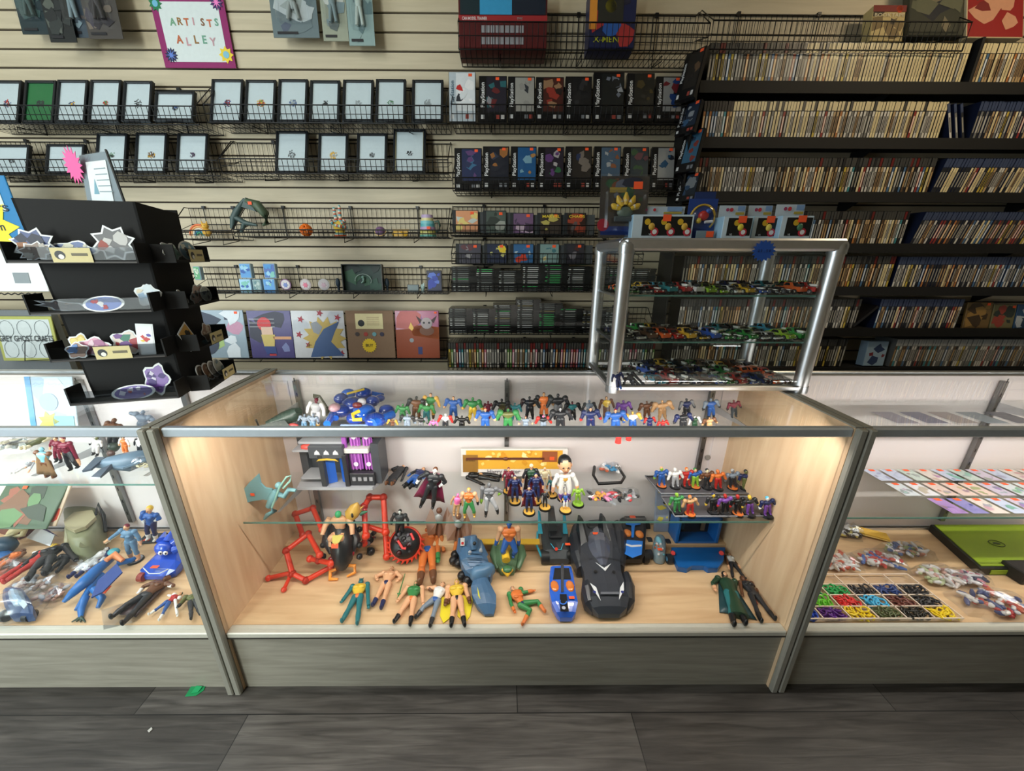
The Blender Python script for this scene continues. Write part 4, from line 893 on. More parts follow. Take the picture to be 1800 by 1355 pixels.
for k, z in enumerate(tiers):
    e = TP*(z/BH)
    m = MB(); rb(m, -e-.02, BW+.005, -.05, 0, z, z+.004, CB); rb(m, -e-.02, BW+.005, -.054, -.052, z, z+.008, CB); rb(m, -e-.024, -e-.02, -.054, 0, z, z+.052, CB); rb(m, BW+.005, BW+.009, -.054, .0, z, z+.052, CB); rb(m, -e-.02, BW+.005, -.0545, -.054, z+.0, z+.004, BR); f_ = m.build('front_tray', t); m = MB(); rb(m, -e-.02, BW+.005, -.0535, -.0515, z+.008, z+.040, LIP); m.build('clear_lip', f_)
    m = MB(); x = BW+.012; rb(m, x, x+.05, .01, BD, z, z+.004, CB); rb(m, x+.05, x+.054, .01, BD, z, z+.008, CB); rb(m, x, x+.054, .006, .010, z, z+.05, CB); rb(m, x, x+.054, BD, BD+.004, z, z+.05, CB); f_ = m.build('side_tray', t); m = MB(); rb(m, x+.0515, x+.0535, .01, BD, z+.008, z+.040, LIP); m.build('clear_lip', f_)
def RK(u, v, z): return O+U*u+V*v+EZ*z
def sticker(kind, side, pos, z, w, h, label, cols, tilt=0., dep=.02, seed=1):
    """a white edged die cut sticker standing in a tray"""
    pos = pos*(.81 if side == 'f' else .74)
    if side == 'f': o = RK(pos, -.02-dep*.6, z+.004); u, v = U.copy(), (EZ*1+V*.12).normalized()
    else: o = RK(BW+.03+dep*.5, pos, z+.004); u, v = V.copy(), (EZ-U*.12).normalized()
    n = u.cross(v); rnd = random.Random(seed)
    u2 = u*math.cos(tilt)+v*math.sin(tilt); v2 = v*math.cos(tilt)-u*math.sin(tilt); o = o+v*h*.5; u, v = u2, v2
    m = MB(); wh = M((218, 224, 228), .35)
    def outline(k, s):
        if k == 'oval': return [(w/2*s*math.cos(a), h/2*s*math.sin(a)) for a in [i*PI/9 for i in range(18)]]
        if k == 'card': return [(-w/2*s, -h/2*s), (w/2*s, -h/2*s), (w/2*s, h/2*s), (-w/2*s, h/2*s)]
        if k == 'spiky': return [((w/2*s*(1 if i % 2 else .68))*math.cos(i*PI/8), (h/2*s*(1 if i % 2 else .72))*math.sin(i*PI/8)) for i in range(16)]
        return [(w/2*s*(.86+.14*math.cos(5*a))*math.cos(a), h/2*s*(.86+.14*math.cos(5*a))*math.sin(a)) for a in [i*PI/12 for i in range(24)]]
    m.poly(o, u, v, outline(kind, 1), wh, .0008); m.poly(o+n*.0004, u, v, outline(kind, .86), M(cols[0], .35), .0003)
    blobs(m, o, u, v, -w*.34, -h*.34, w*.34, h*.34, cols[1:] or cols, 5, rnd, .0007)
    return tag(m.build('sticker'), label, 'sticker', 'die cut stickers on the rack')
def namecard(side, pos, z, label):
    pos = pos*(.81 if side == 'f' else .74)
    if side == 'f': o = RK(pos, -.0555, z+.002); u, v = U.copy(), (EZ).copy()
    else: o = RK(BW+.0665, pos, z+.002); u, v = V.copy(), EZ.copy()
    n = u.cross(v)
    if n.dot(Vector((0, -1, 0))+EX*.5*(side == 's')) < 0: n = -n
    m = MB(); m.rect(o+n*.001, u, v, 0, 0, .084, .036, M((214, 202, 150), .6), .0006); m.disc(o+n*.0014, u, v, .018, .018, .011, M((34, 40, 46), .5), .0003); m.disc(o+n*.0016, u, v, .020, .014, .006, M((230, 230, 226), .5), .0003); m.rect(o+n*.0014, u, v, .042, .016, .076, .023, M((110, 104, 84), .6), .0003)
    tag(m.build('name_card'), label, 'card', 'cream name cards on the rack')
bl_ = ((34, 60, 130), (26, 36, 70), (196, 150, 110)); 
sticker('spiky', 'f', .02, tiers[3], .10, .085, 'large blue brown sticker at the left of the top tier', ((34, 60, 120), (150, 100, 66), (30, 36, 60)), .1, .03, 1)
sticker('round', 'f', .11, tiers[3], .11, .055, 'long blue sticker with a pale top, middle of the top tier', ((40, 76, 140), (206, 206, 190)), 0, .01, 2)
sticker('spiky', 'f', .225, tiers[3], .105, .095, 'dark jagged sticker with red marks at the right of the top tier', ((38, 36, 48), (150, 60, 50), (190, 190, 190)), -.1, .02, 3)
sticker('spiky', 'f', .03, tiers[3], .08, .05, 'pale outlined brown sticker in front at the left of the top tier', ((116, 96, 84), (170, 166, 160)), .2, .05, 4)
namecard('f', .075, tiers[3], 'cream name card on the front of the top tier')
sticker('round', 's', .06, tiers[3], .10, .055, 'pale green sticker at the near end of the top side tray', ((150, 190, 180), (90, 150, 140)), -.2, .03, 5)
sticker('oval', 's', .17, tiers[3], .10, .06, 'light blue oval sticker in the top side tray', ((110, 160, 190), (60, 70, 80), (220, 226, 220)), 0, .04, 6)
sticker('round', 's', .23, tiers[3], .07, .05, 'teal sticker at the far end of the top side tray', ((100, 150, 150), (200, 120, 90)), .1, .02, 7)
namecard('s', .11, tiers[3], 'cream name card on the top side tray')
sticker('oval', 'f', .165, tiers[2], .095, .042, 'blue and red oval sticker on the third tier', ((40, 80, 160), (160, 50, 60), (200, 204, 210)), .08, .06, 8)
sticker('spiky', 'f', .06, tiers[2], .15, .030, 'long dark brown lettered sticker on the third tier', ((70, 50, 50), (130, 100, 90)), -.18, .05, 9)
sticker('round', 'f', .262, tiers[2], .070, .075, 'pale blue winged sticker at the right of the third tier', ((200, 214, 224), (150, 180, 210), (230, 220, 196)), .2, -.02, 10)
sticker('round', 's', .05, tiers[2], .06, .05, 'beige sticker at the near end of the second side tray', ((190, 170, 140), (110, 90, 70)), -.6, .03, 11)
sticker('round', 's', .15, tiers[2], .11, .055, 'pink grey sticker in the second side tray', ((196, 166, 160), (90, 90, 90), (180, 190, 200)), .5, .04, 12)
sticker('oval', 's', .21, tiers[2], .07, .05, 'pale oval sticker at the far end of the second side tray', ((170, 180, 180), (90, 96, 110)), 0, .05, 13)
sticker('round', 'f', .04, tiers[1], .06, .072, 'yellow centred flower sticker at the left of the second tier', ((206, 176, 70), (230, 214, 130)), 0, .02, 14)
sticker('round', 'f', .085, tiers[1], .085, .062, 'pink faced sticker on the second tier', ((206, 140, 170), (170, 110, 150), (226, 200, 214)), .1, .04, 15)
sticker('round', 'f', .045, tiers[1], .06, .05, 'brown and blue sticker in front at the left of the second tier', ((150, 110, 90), (90, 130, 190)), .3, .055, 16)
sticker('round', 'f', .17, tiers[1], .09, .075, 'round sticker covered with small coloured cups', ((214, 200, 190), (170, 60, 70), (60, 130, 110), (120, 80, 150)), 0, .01, 17)
sticker('card', 'f', .235, tiers[1], .042, .090, 'tall white sticker with a rainbow stripe', ((220, 224, 230), (200, 60, 60), (236, 200, 60), (90, 80, 170)), -.08, .03, 18)
namecard('f', .095, tiers[1], 'cream name card on the front of the second tier')
sticker('card', 's', .055, tiers[1], .065, .070, 'black and yellow angular sticker in the third side tray', ((206, 160, 60), (40, 36, 34)), .45, .0, 19)
sticker('round', 's', .17, tiers[1], .075, .065, 'brown white sticker standing in the third side tray', ((150, 120, 110), (200, 190, 180)), .5, .03, 20)
namecard('s', .11, tiers[1], 'cream name card on the third side tray')
sticker('round', 'f', .225, tiers[0], .075, .105, 'violet sticker with a white curl on the bottom tier', ((110, 70, 160), (214, 210, 230), (70, 50, 120)), -.1, .02, 21)
sticker('oval', 'f', .16, tiers[0], .11, .045, 'long violet and white sticker with a red tip on the bottom tier', ((90, 70, 150), (206, 206, 226), (150, 40, 50)), .08, .05, 22)
for i in range(4): sticker('oval', 's', .08+.035*i, tiers[0], .05, .075, ('dark', 'brown', 'grey', 'pale')[i]+' slanted sticker in the bottom side tray', (((60, 60, 56), (110, 96, 80)), ((110, 84, 66), (160, 150, 130)), ((130, 130, 126), (90, 90, 90)), ((170, 176, 170), (110, 130, 140)))[i], .7, .01+.01*i, 23+i)
namecard('s', .14, tiers[0], 'cream name card on the bottom side tray')
# leaning price sheet in a clear stand on top of the rack, with the pink burst
T0 = O+EZ*BH
t = thing('sheet_holder', 'clear tilted sheet holder standing on the black sticker rack', 'sign holder', T0+U*.19+V*.08)
a, b, c_, d = P(152, 358, Y=.30), P(220, 360, Y=.30), P(186, 264, Y=.34), P(136, 272, Y=.34)
nn = (b-a).cross(d-a).normalized()
m = MB(); m.prism([a, b, c_, d], nn, .003, PLASTIC); m.prism([b, b+nn*.004, c_+nn*.004, c_], (b-c_).cross(nn), .004, BLK); m.prism([a-nn*.004, b-nn*.004, c_-nn*.004, d-nn*.004], nn, .002, M((120, 136, 146), .4)); m.build('holder', t)
q = lambda fx, fy: (a.lerp(b, fx)).lerp(d.lerp(c_, fx), fy)-nn*.0015
m = MB(); m.prism([q(.15, .06), q(.72, .06), q(.86, .84), q(.2, .84)], nn, .0015, M((224, 232, 236), .5))
uu = (b-a).normalized(); vv = (nn.cross(uu)).normalized()
for k in range(5): m.prism([q(.42, .68-.11*k)+nn*.0008, q(.78, .68-.11*k)+nn*.0008, q(.78, .70-.11*k)+nn*.0008, q(.42, .70-.11*k)+nn*.0008], nn, .0004, M((130, 150, 160), .5))
m.prism([q(.26, .2)+nn*.001, q(.4, .2)+nn*.001, q(.36, .5)+nn*.001], nn, .0004, M((110, 160, 180), .5)); m.build('price_sheet', t)
m = MB(); cc = P(131, 291, Y=.325); m.star(cc-EY*.004, EX, EZ, 0, 0, .017, .026, 16, M((236, 96, 160), .7), .0012, ry=1.9); tag(m.build('pink_burst'), 'pink paper burst clipped to the sheet holder', 'paper burst')
# ================================================================== aluminium table case on the middle counter
ZT = .987
cx0, cx1, cy0, cy1, cz0, cz1 = .318, .968, .236, .560, ZT, 1.452
t = thing('tabletop_case', 'aluminium framed glass case of toy cars standing on the middle counter', 'display case', ((cx0+cx1)/2, (cy0+cy1)/2, cz0))
r = .021
for x in (cx0+r, cx1-r):
    for y in (cy0+r, cy1-r):
        m = MB(); m.cyl((x, y, cz0+.02), (x, y, cz1-.03), r, r, ALU, 20); m.bx(x-.004, x+.004, y-.0172, y+.0172, cz0+.02, cz1-.03, ALU); m.build('post', t)
m = MB(); m.bx(cx0+.01, cx1-.01, cy0, cy0+.030, cz1-.034, cz1, ALU, .006); m.bx(cx0+.01, cx1-.01, cy1-.03, cy1, cz1-.034, cz1, ALU, .006); m.bx(cx0, cx0+.03, cy0+.02, cy1-.02, cz1-.034, cz1, ALU, .008); m.bx(cx1-.03, cx1, cy0+.02, cy1-.02, cz1-.034, cz1, ALU, .008); m.bx(cx0+.025, cx1-.025, cy0+.025, cy1-.025, cz1-.008, cz1-.001, M((150, 150, 150), .35, .7)); m.build('top_frame', t)
for x in (cx0+r, cx1-r):
    for y in (cy0+r, cy1-r):
        m = MB(); m.ell((x, y, cz1-.022), (r*1.16, r*1.16, .023), METAL, 18, 12); m.cyl((x, y, cz1-.042), (x, y, cz1-.022), r*1.14, r*1.16, METAL, 18); m.build('corner_cap', t)
m = MB(); m.bx(cx0+.01, cx1-.01, cy0+.004, cy0+.026, cz0+.006, cz0+.024, ALU, .004); m.bx(cx0+.01, cx1-.01, cy1-.026, cy1-.004, cz0+.006, cz0+.024, ALU, .004); m.bx(cx0+.004, cx0+.026, cy0+.02, cy1-.02, cz0+.006, cz0+.024, ALU, .004); m.bx(cx1-.026, cx1-.004, cy0+.02, cy1-.02, cz0+.006, cz0+.024, ALU, .004)
for x in (cx0+r, cx1-r):
    for y in (cy0+r, cy1-r): m.cyl((x, y, cz0), (x, y, cz0+.022), r*1.1, r*1.1, METAL, 16)
m.build('base_frame', t)
m = MB(); m.bx(cx0+.02, cx1-.02, cy0+.02, cy1-.02, cz0+.010, cz0+.013, GLASS); m.build('base_glass', t)
for a in ((cx0+.03, cx1-.03, cy0+.012, cy0+.015), (cx0+.03, cx1-.03, cy1-.015, cy1-.012), (cx0+.012, cx0+.015, cy0+.03, cy1-.03), (cx1-.015, cx1-.012, cy0+.03, cy1-.03)):
    m = MB(); m.bx(*a, cz0+.024, cz1-.034, GLASS); m.build('glass_pane', t)
LZ = [ZT+.0135, 1.150, 1.293]
for z in LZ[1:]:
    m = MB(); m.bx(cx0+.017, cx1-.017, cy0+.030, cy1-.02, z-.005, z, GLASS); m.bx(cx0+.017, cx1-.017, cy0+.0285, cy0+.030, z-.005, z, GLASS_E); sh = m.build('glass_shelf', t)
    for x in (cx0+.02, cx1-.02):
        m = MB(); m.bx(x-.006, x+.006, cy0+.034, cy1-.03, z-.011, z-.005, METAL); m.build('shelf_clip', sh)
m = MB(); p = P(1343, 441, Y=cy0-.003); m.star(p, EX, EZ, 0, 0, .026, .034, 16, M((26, 74, 156), .7), .0015, ry=.86)
for i, c in enumerate('$2.50'): m.text(c, p+EY*-.0005, EX, EZ, -.016+.008*i, 0, .007, M((16, 40, 90), .6))
tag(m.build('blue_burst'), 'blue paper starburst tag on the front of the tabletop case', 'paper burst')

# ---- toy cars
def carmesh(kind, col, col2):
    m = MB(); L, Wd = .070, .029; b = M(col, .25, .3, .6); g = M((20, 24, 30), .12); tr = M(col2, .3)
    if kind == 0: prof = [(0, .006), (0, .014), (.006, .017), (.022, .018), (.030, .026), (.050, .026), (.062, .019), (.070, .018), (.070, .006)]; cab = (.028, .052, .0262)
    elif kind == 1: prof = [(0, .005), (.001, .010), (.020, .014), (.030, .022), (.046, .022), (.064, .016), (.070, .017), (.070, .006)]; cab = (.027, .049, .0222)
    elif kind == 2: prof = [(0, .008), (0, .020), (.020, .021), (.027, .031), (.046, .031), (.047, .020), (.070, .020), (.070, .008)]; cab = (.026, .044, .0312)
    else: prof = [(0, .005), (0, .009), (.025, .011), (.032, .018), (.044, .019), (.060, .013), (.070, .014), (.070, .005)]; cab = (.03, .046, .0186)
    # body along -Y (nose towards -Y)
    m.prism([(Wd/2, -L/2+a, z) for a, z in prof], (1, 0, 0), Wd, b)
    a0, a1, zt = cab; zb = zt-.008
    for s in (-1, 1): m.prism([(s*(Wd/2+.0003), -L/2+a0+.002, zb), (s*(Wd/2+.0003), -L/2+a0+.006, zt-.001), (s*(Wd/2+.0003), -L/2+a1-.004, zt-.001), (s*(Wd/2+.0003), -L/2+a1+.002, zb)][::s], (s, 0, 0), .0006, g)
    m.prism([(-Wd*.38, -L/2+a0-.0062, zb-.0006), (Wd*.38, -L/2+a0-.0062, zb-.0006), (Wd*.36, -L/2+a0+.0008, zt-.0004), (-Wd*.36, -L/2+a0+.0008, zt-.0004)], (0, -1, .8), .0012, g)
    m.bx(-.004, .004, -L/2+.004, L/2-.004, prof[3][1]-.004, prof[2][1]+.0004, tr)
    if kind in (1, 3): m.bx(-Wd/2, Wd/2, L/2-.010, L/2-.002, .021, .0225, tr); m.bx(-.010, -.008, L/2-.008, L/2-.004, .015, .021, tr); m.bx(.008, .010, L/2-.008, L/2-.004, .015, .021, tr)
    if kind == 2: m.bx(-Wd/2+.003, Wd/2-.003, L/2-.022, L/2-.002, .019, .0206, g)
    for s in (-1, 1):
        m.ell((s*.010, -L/2+.0004, prof[1][1]-.001), (.003, .0012, .002), M((226, 226, 210), .3), 6, 5)
        for y in (-L/2+.014, L/2-.014): m.cyl((s*(Wd/2-.005), y, .0072), (s*(Wd/2+.001), y, .0072), .0072, .0072, M((18, 18, 18), .5), 12); m.cyl((s*(Wd/2), y, .0072), (s*(Wd/2+.0016), y, .0072), .004, .004, METAL, 8)
    return m
ccol = dict(white=(220, 222, 222), red=(176, 36, 34), blue=(38, 84, 176), green=(44, 140, 60), lime=(150, 190, 50), yellow=(220, 176, 50), orange=(226, 100, 40), black=(26, 28, 32), silver=(150, 156, 162), teal=(50, 140, 150), navy=(30, 44, 90), purple=(90, 60, 120), brown=(96, 66, 46), cyan=(80, 180, 220))
cknd = ['coupe', 'sports car', 'pickup', 'racer']; cm_ = {}
def toycar(kind, cn, loc, rz, label, grp):
    k = (kind, cn)
    if k not in cm_: cm_[k] = carmesh(kind, ccol[cn], (235, 235, 230) if cn in ('red', 'blue', 'black', 'green', 'navy') else (30, 32, 36)).build('toy_car', org=(0, 0, 0)); o = cm_[k]
    else: o = cm_[k].copy(); COL.objects.link(o)
    o.location = loc; o.rotation_euler = (0, 0, rz); o.scale = (1.12, 1.12, 1.12); return tag(o, label, 'toy car', grp)
rnd = random.Random(12)
levels = [('bottom', LZ[0], [(.50, .915, .045, 12)], 3), ('middle', LZ[1], [(.37, .925, .04, 15)], 2), ('top', LZ[2], [(.37, .925, .04, 15)], 2)]
seqs = {'top': 'green silver red teal red white lime lime white yellow blue black black orange red'.split(), 'middle': 'black white brown orange red yellow yellow blue green green green white white lime green'.split(), 'bottom': 'cyan red black navy brown blue green red blue navy orange brown'.split()}
posw = ['leftmost', 'left', 'left of centre', 'centre', 'right of centre', 'right', 'rightmost']
for nm, z, ((x0, x1, _, n),), nr in levels:
    for row in range(nr):
        for i in range(n):
            if nm != 'bottom' and rnd.random() < .10 and row: continue
            cn = seqs[nm][i] if row == 0 else rnd.choice(list(ccol)); k = rnd.randrange(4)
            x = x0+(x1-x0)*i/(n-1); y = cy0+.078+row*.080
            rr = ('front', 'second', 'back')[row]; pw = posw[int(i/n*6.99)]
            lb = '%s toy %s, %s part of the %s row, %s level' % (cn, cknd[k], pw, rr, nm)
            toycar(k, cn, (x+rnd.uniform(-.002, .002), y, z+.0005), rnd.uniform(.30, .42), lb, lb)
# ---- packages on top of the tabletop case
ZP = cz1+.001
def stand(x0, y0, x1, Yb, label, name, cat, col, seed, depth=.06, card=None, tall=None):
    """a boxed toy with a hanging card behind; y0 is the top of the box face"""
    a = P(x0, 412, Y=Yb); b = P(x1, 412, Y=Yb); h = P((x0+x1)/2, y0, Y=Yb).z-ZP; w = b.x-a.x; t = thing(name, label, cat, (a.x+w/2, Yb, ZP), 'white and blue boxed toys on the tabletop case')
    o = Vector((a.x, Yb, ZP)); m = MB(); m.bx(a.x, b.x, Yb, Yb+depth, ZP, ZP+h, M((150, 186, 210), .35), .001); m.build('box', t)
    p = MB(); n = -EY; p.rect(o+n*.0004, EX, EZ, .001, .001, w-.001, h-.001, M((196, 212, 222), .3), .0003); p.rect(o+n*.0008, EX, EZ, w*.16, h*.12, w*.97, h*.92, M((22, 24, 26), .2), .0003)
    rnd = random.Random(seed); K = max(1, int(round(w/.065)))
    for k in range(K):
        q = w*(.16+.81*(k+.5)/K); s = min(h*.3, w*.8/K*.4)
        p.disc(o+n*.0014, EX, EZ, q-s*.5, h*.7, s*.45, M((206, 166, 40), .4), .0006); p.ell(o+n*.002+EX*(q+s*.2)+EZ*h*.5, (s*.5, .004, s*.55), M(col, .4), 8, 6); p.disc(o+n*.0022, EX, EZ, q+s*.7, h*.28, s*.62, M((190, 40, 60), .35), .001); p.disc(o+n*.0034, EX, EZ, q+s*.7, h*.28, s*.35, M((220, 220, 220), .35), .001)
    p.text('OLSEN'[:0] or 'VS', o+n*.002, EX, EZ, w*.3, h*.17, h*.08, M((210, 216, 220), .5)); p.build('printed_front', t)
    if card:
        c0 = P(card[0], card[1], Y=Yb+depth*.6); c1 = P(card[2], card[1], Y=Yb+depth*.6); m = MB(); q = Vector((a.x+(card[3] if len(card) > 3 else 0), Yb+depth*.55, ZP+h)); cw = w*.92; ch = c0.z-(ZP+h)
        m.poly(q, EX, Vector((0, .25, 1)).normalized(), [(0, 0), (cw, 0), (cw+.004, ch), (.004, ch)], M((176, 190, 202), .35), .001); qn = Vector((0, -.002, 0))
        m.disc(q+qn, EX, EZ, cw*.3, ch*.6, ch*.14, M((150, 50, 90), .4), .0004); m.disc(q+qn, EX, EZ, cw*.45, ch*.6, ch*.16, M((190, 50, 60), .4), .0004); m.rect(q+qn, EX, EZ, cw*.68, ch*.5, cw*.95, ch*.9, M((120, 150, 190), .4), .0004); m.rect(q+qn, EX, EZ, cw*.62, ch*.2, cw*.95, ch*.4, M((170, 150, 60), .4), .0004); m.build('hang_card', t)
    price(t, o, EX, EZ, w*(.62 if K < 3 else .55), h*.86, .024, .003)
stand(1110, 377, 1216, .30, 'long boxed set of three round toys behind the tabletop case front', 'boxed_toy', 'boxed toy', (200, 160, 60), 1, .07, (1130, 362, 1210))
stand(1268, 380, 1319, .28, 'first white and blue boxed toy right of the clear ball toy', 'boxed_toy', 'boxed toy', (214, 196, 60), 2, .06, (1270, 360, 1310))
stand(1320, 380, 1366, .30, 'middle white and blue boxed toy without a price sticker nearby', 'boxed_toy', 'boxed toy', (220, 200, 90), 3, .06, (1318, 360, 1360))
stand(1369, 379, 1424, .28, 'rightmost white and blue boxed toy with an orange sticker', 'boxed_toy', 'boxed toy', (60, 110, 80), 4, .06, (1372, 358, 1420))
# blister card at the left
a = P(1050, 414, Y=.33); b = P(1136, 414, Y=.33); h = P(1100, 307, Y=.36).z-ZP; w = b.x-a.x; o = Vector((a.x, .33, ZP)); u, v = EX, Vector((0, .10, 1)).normalized(); n = u.cross(v)
t = thing('blister_pack', 'tall clear blister pack with a yellow clawed toy on the tabletop case', 'packaged toy', o+u*w/2)
m = MB(); m.rect(o, u, v, w*.02, h*.03, w*.98, h*.97, M((58, 50, 48), .4), .0015); blobs(m, o, u, v, w*.05, h*.55, w*.95, h*.95, ((120, 70, 50), (46, 84, 60), (40, 44, 60), (90, 96, 110)), 14, random.Random(8), .0003)
m.rect(o+n*.001, u, v, w*.06, h*.06, w*.9, h*.2, M((40, 70, 150), .4), .0004); m.disc(o+n*.0012, u, v, w*.1, h*.22, w*.12, M((150, 30, 46), .4), .0004); m.rect(o+n*.0016, u, v, w*.2, h*.72, w*.66, h*.80, M((150, 130, 60), .4), .0004); m.build('printed_card', t)
m = MB(); ye = M((214, 176, 50), .35)
for k in range(5):
    ang = PI*(.12+.19*k); q = o+n*.018+u*w*.5+v*h*.42; m.tube([q+(u*math.cos(ang)+v*math.sin(ang))*.016, q+(u*math.cos(ang)*1.1+v*math.sin(ang))*.034, q+(u*math.cos(ang)*.9+v*math.sin(ang))*.050], [.007, .009, .003], ye, 7); m.ell(q+(u*math.cos(ang)+v*math.sin(ang))*.028, .0085, M((210, 204, 196), .3), 7, 5)
m.ell(o+n*.016+u*w*.5+v*h*.40, (.024, .010, .016), M((90, 106, 96), .4)); m.tube([o+n*.016+u*w*(.3+.1*k)+v*h*.30 for k in range(5)], .008, M((70, 80, 84), .4), 6); m.build('clawed_toy', t)
m = MB(); Rb = Matrix((u, v, n)).transposed(); m.box(o+u*w*.5+v*h*.42+n*.016, (w*.84, h*.62, .034), PLASTIC, Rb, bev=.007); m.rect(o+n*.001, u, v, 0, 0, w, h, PLASTIC, .0006); m.build('clear_bubble', t)
price(t, o, u, v, w*.68, h*.78, .026, .036)
# ball toy
p = P(1236, 375, Y=.32); t = thing('ball_toy_pack', 'clear round blister with a red and blue spinning toy', 'packaged toy', (p.x, .32, ZP)); rb_ = .040
c = Vector((p.x, .32, ZP+.058)); m = MB(); m.ell(c, (rb_, rb_*.6, rb_), PLASTIC, 18, 12); m.build('clear_dome', t)
m = MB(); m.tube([c+Vector((-.036*math.cos(a), 0, .036*math.sin(a))) for a in [k*PI/12 for k in range(16)]], .003, M((196, 160, 40), .4), 6); m.bx(c.x-.045, c.x+.04, .322, .324, ZP, ZP+.11, M((30, 60, 130), .4)); m.bx(c.x-.03, c.x+.03, .322, .326, ZP+.11, ZP+.128, M((30, 50, 100), .4)); m.build('printed_card', t)
m = MB(); m.ell(c+Vector((0, -.004, .006)), (.016, .012, .014), M((180, 40, 36), .35)); m.ell(c+Vector((-.014, -.008, -.008)), (.008, .007, .008), M((210, 180, 50), .35)); m.cyl(c+Vector((.004, -.010, -.012)), c+Vector((.026, -.010, -.010)), .004, .004, M((220, 220, 226), .35)); m.ell(c+Vector((.01, -.01, .018)), (.008, .006, .007), M((50, 90, 170), .35)); m.build('packed_figure', t)
m = MB(); m.bx(c.x-.02, c.x+.032, .300, .304, ZP, ZP+.022, M((120, 140, 150), .35)); m.build('base_card', t); price(t, Vector((c.x+.018, .298, ZP+.012)), EX, EZ, 0, 0, .022, .001)
# ================================================================== action figures
def col(c): return M(PAL[c] if isinstance(c, str) else c, .38)
def loft(m, a, b, side, prof, mat, n=10):
    """prof: (t, half width, half depth) rings from a to b"""
    a, b = Vector(a), Vector(b); up = (b-a).normalized(); side = (side-up*side.dot(up)).normalized(); fr = side.cross(up)
    vs = []
    for t, w, d in prof:
        c = a.lerp(b, t)
        for i in range(n): q = 2*PI*i/n; vs.append(c+side*w*math.cos(q)+fr*d*math.sin(q))
    K = len(prof); m.add(vs, [[k*n+i, k*n+(i+1) % n, (k+1)*n+(i+1) % n, (k+1)*n+i] for k in range(K-1) for i in range(n)], mat, True)
    m.add(vs, [list(range(n-1, -1, -1)), list(range((K-1)*n, K*n))], mat); return m
def figure(label, head, foot, surf, mode='lie', c='skin red skin skin blue red black brown', w=1., lh=None, rh=None, lf=None, rf=None, le=None, re=None, lk=None, rk=None,
           cape=None, base=None, weapon=None, st=None, simple=False, name='action_figure', cat='action figure', group=None, back=False, hip=None, horns=None, lift=0., fat=None, helmet=False, bighead=1., robe=None, kilt=None):
    """head/foot: photograph pixels of head top and feet.  mode 'lie': on its back on the height surf; 'stand': upright, feet on surf"""
    sk, to, ar, gl, tr, le_, bo, ha = [col(x) if x != '-' else None for x in c.split()] if isinstance(c, str) else [col(x) for x in c]
    if mode == 'lie':
        H0 = P(*head, Z=surf); F0 = P(*foot, Z=surf); L = (H0-F0).length; s = L/1.78; hz = .085*s*1.4*w+lift; pl = dict(Z=surf+hz); front = EZ.copy()
        up = (H0-F0).normalized(); F0 = F0+EZ*hz; H0 = H0+EZ*hz
    else:
        F0 = P(*foot, Z=surf+lift); pl = dict(Y=F0.y); H0 = P(*head, Y=F0.y); L = (H0-F0).length; s = L/1.78; front = -EY; up = (H0-F0).normalized(); F0 = F0+EY*0
    if back: front = -front
    side = up.cross(front).normalized()
    if mode == 'lie' and not back: pass
    Q = lambda p: P(*p, **pl)
    sgn = 1
    hipc = Q(hip) if hip else F0+up*.93*s
    neck = H0-up*.27*s*bighead; sh = neck-up*.06*s
    up2 = (neck-hipc).normalized(); side2 = up2.cross(front).normalized()
    ls, rs = sh-side2*(.24 if fat is None and not simple else .28)*s*w, sh+side2*(.24 if fat is None and not simple else .28)*s*w
    hl, hr = hipc-side2*.095*s, hipc+side2*.095*s
    lh_ = Q(lh) if lh else ls-up*.55*s-side*.16*s*w+front*.04*s; rh_ = Q(rh) if rh else rs-up*.55*s+side*.16*s*w+front*.04*s
    lf_ = Q(lf) if lf else F0-side*.14*s*w+up*.05*s; rf_ = Q(rf) if rf else F0+side*.14*s*w+up*.05*s
    def mid(a, b, over, l, fr=0.): 
        if over: return Q(over)
        d = (b-a).length; k = .5*math.sqrt(max(0, l*l-d*d)); return (a+b)/2+l_out*k*.7+front*k*.5*fr
    l_out = -side; E1 = mid(ls, lh_, le, .60*s); l_out = side; E2 = mid(rs, rh_, re, .60*s)
    l_out = -side*.5; K1 = mid(hl, lf_, lk, .90*s, 1); l_out = side*.5; K2 = mid(hr, rf_, rk, .90*s, 1)
    fat = fat or (1.55 if simple else 1.25); s0 = s; z_ = s*fat
    org = (F0+H0)/2 if mode == 'lie' else F0; org = Vector((org.x, org.y, surf))
    T = None if simple else thing(name, label, cat, org, group)
    one = MB()
    def part(nm, fn, par=None, lab=None):
        if simple: fn(one); return None
        m = MB(); fn(m)
        return m.build(nm, par or T, label=lab) if m.v else None
    def torso(m):
        if robe: loft(m, hipc-up2*.75*s, neck, side2, [(0, .26*s*w, .15*s), (.35, .20*s, .13*s), (.6, .15*z_, .11*z_), (.85, .19*z_*w, .13*z_), (.95, .15*z_*w, .09*z_), (1, .06*z_, .06*z_)], to, 12)
        else: loft(m, hipc+up2*.02*s, neck, side2, [(0, .135*z_, .10*z_), (.25, .125*z_, .10*z_), (.6, .18*z_*w, .13*z_), (.82, .20*z_*w, .125*z_), (.93, .15*z_*w, .09*z_), (1, .06*z_, .06*z_)], to, 12)
        if not simple and not robe:
            for sg in (-1, 1): m.ell(hipc+up2*.36*s+side2*sg*.085*s*w+front*.095*z_, (.085*z_*w, .06*z_, .06*z_), to, 8, 6)
    part('torso', torso)
    if not robe: part('trunks', lambda m: (loft(m, hipc-up2*.09*s, hipc+up2*.06*s, side2, [(0, .11*z_, .085*z_), (.5, .155*z_, .115*z_), (1, .14*z_, .105*z_)], tr, 12), kilt and loft(m, hipc-up2*.26*s, hipc, side2, [(0, .22*s, .15*s), (1, .15*s, .11*s)], tr, 12)))
